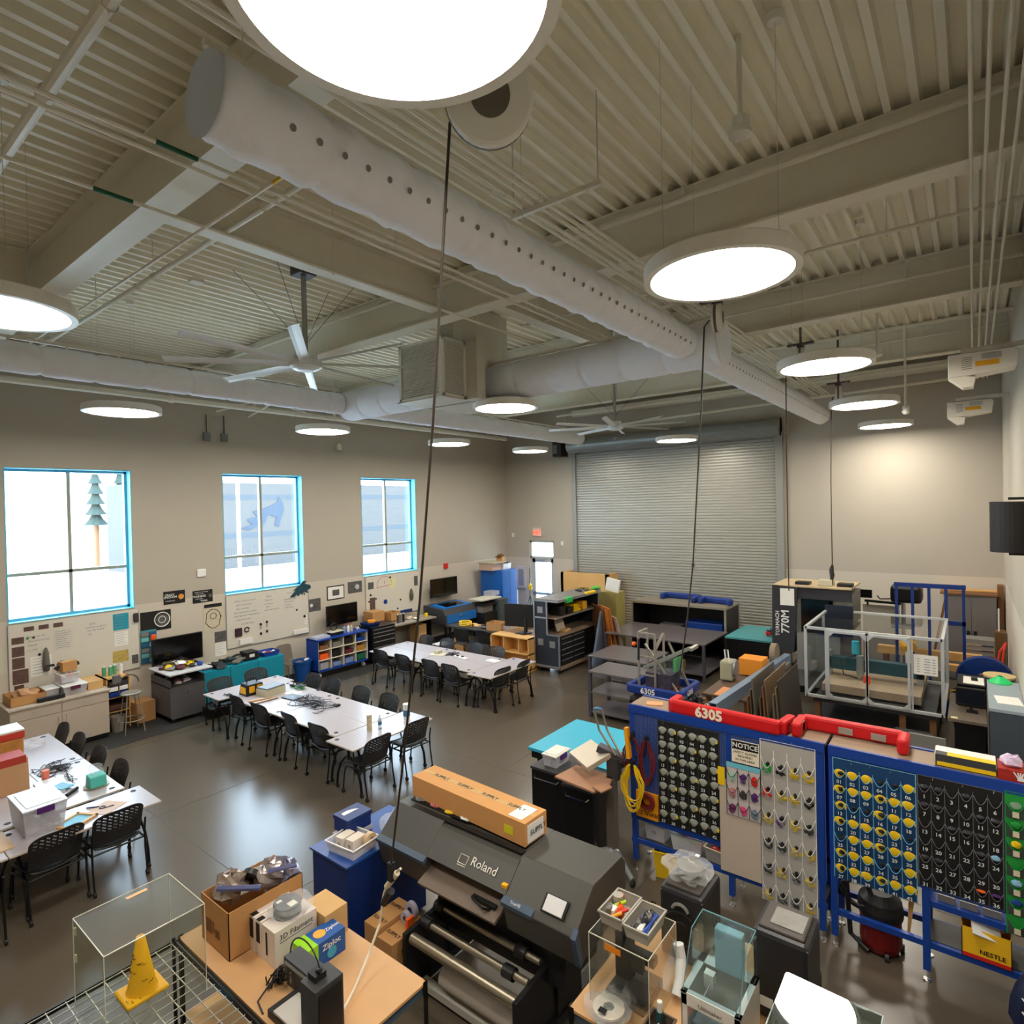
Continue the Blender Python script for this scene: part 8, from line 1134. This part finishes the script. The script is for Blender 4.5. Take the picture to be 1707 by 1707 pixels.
# big fans
bl_m = M('fan_blade', (222, 226, 226), .35, .1)
def fan(c, R_, lb, ph):
    c = Vector(c); t = T('ceiling_fan', lb, 'fan', c); MB().lathe(c, [(0, -.1), (.1, -.1), (.16, -.08), (.21, -.05), (.21, .03), (.16, .05), (.16, .12), (0, .12)], 32).o('motor_hub', bl_m, t); MB().cyl(c+Vector((0, 0, .1)), (c.x, c.y, 7.45), .035).o('down_rod', M('rod_grey', (150, 148, 142), .4), t); MB().bx(c.x-.12, c.y-.12, 7.3, c.x+.12, c.y+.12, 7.45).o('mount_bracket', steel, t)
    for k in range(8):
        a = ph+k*math.pi/4; d = Vector((math.cos(a), math.sin(a), 0)); n_ = Vector((-d.y, d.x, 0)); z = Vector((0, 0, 1)); p0, p1 = c+d*.15, c+d*R_; w_ = .06; vs = []
        for p in (p0, p1):
            for s_, h in ((-1, -.03), (-.4, .012), (.4, .026), (1, .02), (.4, .01), (-.4, -.006)): vs.append(p+n_*w_*s_+z*h)
        MB().add(vs, [(0, 1, 7, 6), (1, 2, 8, 7), (2, 3, 9, 8), (3, 4, 10, 9), (4, 5, 11, 10), (5, 0, 6, 11), (5, 4, 3, 2, 1, 0), (6, 7, 8, 9, 10, 11)]).o('blade', bl_m, t)
        
    for a in (.6, 2.2, 3.7, 5.3): MB().tube([c+Vector((0, 0, .25)), (c.x+1.0*math.cos(a), c.y+1.0*math.sin(a), 7.45)], .004, 4).o('guy_wire', steel, t)
fan((-7.05, 4.6, 6.13), 1.72, 'large eight-blade ceiling fan nearest, left of the air unit', math.radians(8)); fan((-7.1, 13.4, 6.1), 1.72, 'large eight-blade ceiling fan before the roll-up door', math.radians(20))
# projectors
pj = M('projector_white', (225, 218, 204), .4)
def projector(y_, lb, z=5.9, xs=0):
    x = -.32+xs; t = T('wall_projector', lb, 'projector', (x, y_, z)); MB().prism([(x-.3, z), (x-.3, z+.27), (x+.33, z+.27), (x+.36, z+.22), (x+.33, z+.05), (x-.1, z)], y_-.12, y_+.2, 'y').o('body', pj, t, bev=.01); MB().prism([(x-.3, z), (x-.14, z), (x-.04, z-.02), (x-.06, z-.13), (x-.16, z-.13)], y_-.12, y_+.12, 'y').o('lens_cowl', pj, t); MB().bx(x-.04, y_-.124, z+.1, x+.18, y_-.12, z+.16).o('yellow_label', M('label_amber', (225, 165, 20), .5), t)
    mb = MB()
    for k in range(7): mb.bx(x-.17, y_-.123, z+.08+k*.022, x-.07, y_-.12, z+.086+k*.022); mb.bx(x+.02, y_-.123, z+.18+.01*k, x+.2, y_-.12, z+.183+.01*k)
    mb.o('vent_slots', gryp, t); MB().bx(x-.18, y_-.02, z+.29, x+.16, y_+.1, z+.35).bx(x-.1, y_, z+.26, x+.1, y_+.06, z+.3).bar((x+.1, y_+.04, z+.33), (RX, y_+.04, z+.33), .06).o('mount_arm', pj, t)
p = at(1640, 600, x=-.2)
# ceiling reels and hanging cords
rlw = M('reel_white', (215, 212, 200), .4)
def reel(c, lb, cord, big=True, face=(1, .35, 0), plug=None, R_=.2):
    c = Vector(c); t = T('cord_reel', lb, 'cord reel', c); f_ = Vector(face).normalized(); s_ = f_.cross(Vector((0, 0, 1)))
    MB().cyl(c-f_*.06, c+f_*.06, R_, n=32).o('drum', rlw, t, bev=.02); MB().cyl(c+f_*.062, c+f_*.066, R_*.45, n=28).cyl(c-f_*.03, c+f_*.0, R_*1.01, n=28).o('dark_face', M('reel_dark', (96, 90, 80), .4), t)
    MB().bx(c.x-.05, c.y-.05, c.z+R_*.6, c.x+.05, c.y+.05, c.z+R_+.06).tube([c+Vector((0, 0, R_)), (c.x, c.y, 7.45)], .02, 8).bx(c.x-.2, c.y-.04, c.z+R_+.04, c.x+.2, c.y+.04, c.z+R_+.07).o('mount_bracket', steel, t)
    cm_ = M('cord_dark', (48, 40, 32), .5); k = T('hanging_cord', cord[1], 'cord', cord[0][0]); MB().tube(cord[0], cord[2], 8).o('cord', cm_, k)
    if plug: plug(k)
    return t
p1 = [at(795, 175, y=2.1), at(760, 185, y=2.12), at(750, 205, y=2.15), at(738, 420, y=2.2), at(722, 700, y=2.3), at(700, 1000, y=2.45), at(672, 1270, y=2.6), at(652, 1440, y=2.72)]
c1_ = at(815, 165, y=2.1)
def plug1(k):
    e_ = p1[-1]; MB().bx(e_.x-.02, e_.y-.02, e_.z-.12, e_.x+.02, e_.y+.02, e_.z+.01).o('connector', ink, k); q1 = at(640, 1490, y=2.75); MB().cyl(at(662, 1455, y=2.74), at(645, 1478, y=2.74), .022, n=12).o('white_plug', M('plug_cream', (215, 205, 180), .5), k)
    MB().tube([at(668, 1448, y=2.74), at(650, 1462, y=2.74), at(640, 1490, y=2.74), at(633, 1540, y=2.72), at(615, 1590, y=2.6), at(590, 1650, y=2.4), at(560, 1706, z=.92)], .009, 8).o('white_cord', M('cord_cream', (225, 215, 190), .5), k); MB().cyl(at(652, 1485, y=2.74), at(640, 1505, y=2.74), .028, n=12).o('strain_relief', ink, k)
reel((c1_.x, c1_.y, c1_.z), 'large white cord reel partly hidden by the top lamp', (p1, 'long dark cord hanging down the middle to a white plug', .0075), plug=plug1, R_=.2, face=(.62, -.62, -.3))
q1 = at(745, 158, y=2.15); MB().bx(q1.x-.05, q1.y-.01, q1.z-.015, q1.x+.18, q1.y+.01, q1.z+.02).o('yellow_tag', yb, None, 'yellow tag beside the large cord reel', 'tag')
def rr(u, v, y_, cu, lb, cl, R_=.19, face=(1, .2, 0)):
    c = at(u, v, y=y_); pts = [c+Vector((-.1, .02, 0))]+[at(a, b, y=y_+.05) for a, b in cu]; return reel(tuple(c), lb, (pts, cl, .009), R_=R_, face=face)
rr(1196, 530, 7.0, ((1174, 545), (1168, 700), (1160, 850), (1155, 942), (1145, 1040), (1130, 1140)), 'cord reel between large lamp and duct junction', 'dark cord hanging past the roll-up door to the robot', .16)
c_ = at(1155, 942, y=7.1); MB().blob(tuple(c_), .02, .02, .025, 8, .1, 2).o('cord_stop', ink, None, 'small black stop ball on the cord beside the roll-up door', 'cord stop')
rr(1335, 600, 10.6, ((1310, 608), (1311, 750), (1313, 880), (1315, 985)), 'cord reel above the third lamp of the right row', 'dark cord hanging along the right jamb of the roll-up door', .2); rr(1398, 660, 13.1, ((1386, 672), (1385, 800), (1388, 975)), 'cord reel beside the fourth lamp of the right row', 'thin dark cord hanging before the empty back wall', .2)
projector(9.0, 'near white projector with yellow label on the right wall arm', z=float(at(1640, 626, y=9.0).z), xs=.4); projector(13.4, 'far white projector with yellow label on the right wall arm', z=float(at(1620, 694, y=13.4).z), xs=.27)
# speakers
t = T('wall_speaker', 'black speaker on a bracket on the right wall', 'speaker', (.3, 7.6, 3.6)); c_ = at(1681, 878, y=8.9); z0 = c_.z-.29; MB().lathe((c_.x+.02, c_.y, z0), [(0, 0), (.19, 0), (.19, .58), (0, .58)], 16, a0=2.4, a1=5.9).bx(c_.x-.12, c_.y-.06, z0, c_.x+.2, c_.y+.1, z0+.58).o('cabinet', M('speaker_black', (28, 26, 28), .6), t); MB().bx(c_.x, c_.y, z0+.6, RX, c_.y+.03, z0+.63).bx(c_.x, c_.y, z0-.04, RX, c_.y+.03, z0-.01).o('bracket', blkm, t); t.location = t.location
t = T('corner_speaker', 'small dark box speaker in the back corner above the door', 'speaker', (-11.1, 16.9, 5.8)); MB().bx(-11.3, 16.8, 5.8, -10.95, BY-.01, 6.3).o('cabinet', M('speaker_brown', (44, 38, 34), .5), t); MB().bx(-11.28, 16.79, 5.9, -11.12, 16.8, 6.2).o('grille', gryp, t)
for k, (u, v, y_, R2, lb) in enumerate(((1234, 222, 4.4, .08, 'white sensor on a pole above the large right lamp'), (1463, 590, 10.6, .07, 'white sensor on a pole beside the third right lamp'), (1510, 686, 12.9, .06, 'white sensor on a pole near the back wall'))): c_ = at(u, v, y=y_); t = T('ceiling_sensor', lb, 'sensor', tuple(c_)); MB().lathe(tuple(c_), [(0, -.04), (.03, -.05), (R2, -.02), (R2, .01), (R2*.85, .02), (R2*.85, .1), (0, .1)], 24).o('housing', rlw, t); MB().cyl((c_.x, c_.y, c_.z+.1), (c_.x, c_.y, 7.48), .02).o('pole', pipe_m, t)
MB().lathe((-1.15, 2.5, 7.3), [(0, -.02), (.09, -.02), (.09, .05), (0, .05)], 24).o('ceiling_canopy', rlw, None, 'round white canopy on the deck left of the sensor pole', 'canopy'); MB().lathe((-.9, 2.9, 7.3), [(0, -.02), (.07, -.02), (.07, .05), (0, .05)], 24).o('ceiling_canopy', rlw, None, 'round white canopy half hidden behind the sensor pole', 'canopy')
t = T('striped_bag', 'dark blue striped bag at the lower right edge of the photo', 'bag', (.33, 5.75, 0)); c_ = (.33, 5.75, .3); MB().blob(c_, .16, .14, .3, 12, .08, 4).o('bag_body', M('bag_navy', (16, 26, 60), .5), t, smooth=True)
for k in range(5): MB().tube(arc((.33, 5.6, .1+.1*k), .1, 200, 340, 8, 'xy'), .006, 5).o('stripe', white, t)
t = T('deck_lamp_box', 'small white square device on the deck above the near fan', 'device', (-8.6, 3.9, 7.4)); MB().bx(-8.68, 3.82, 7.4, -8.52, 3.98, 7.452).o('housing', pipe_m, t, bev=.006)
# bookkeeping property used while building is dropped
for o in bpy.data.objects:
    if '_w' in o: del o['_w']
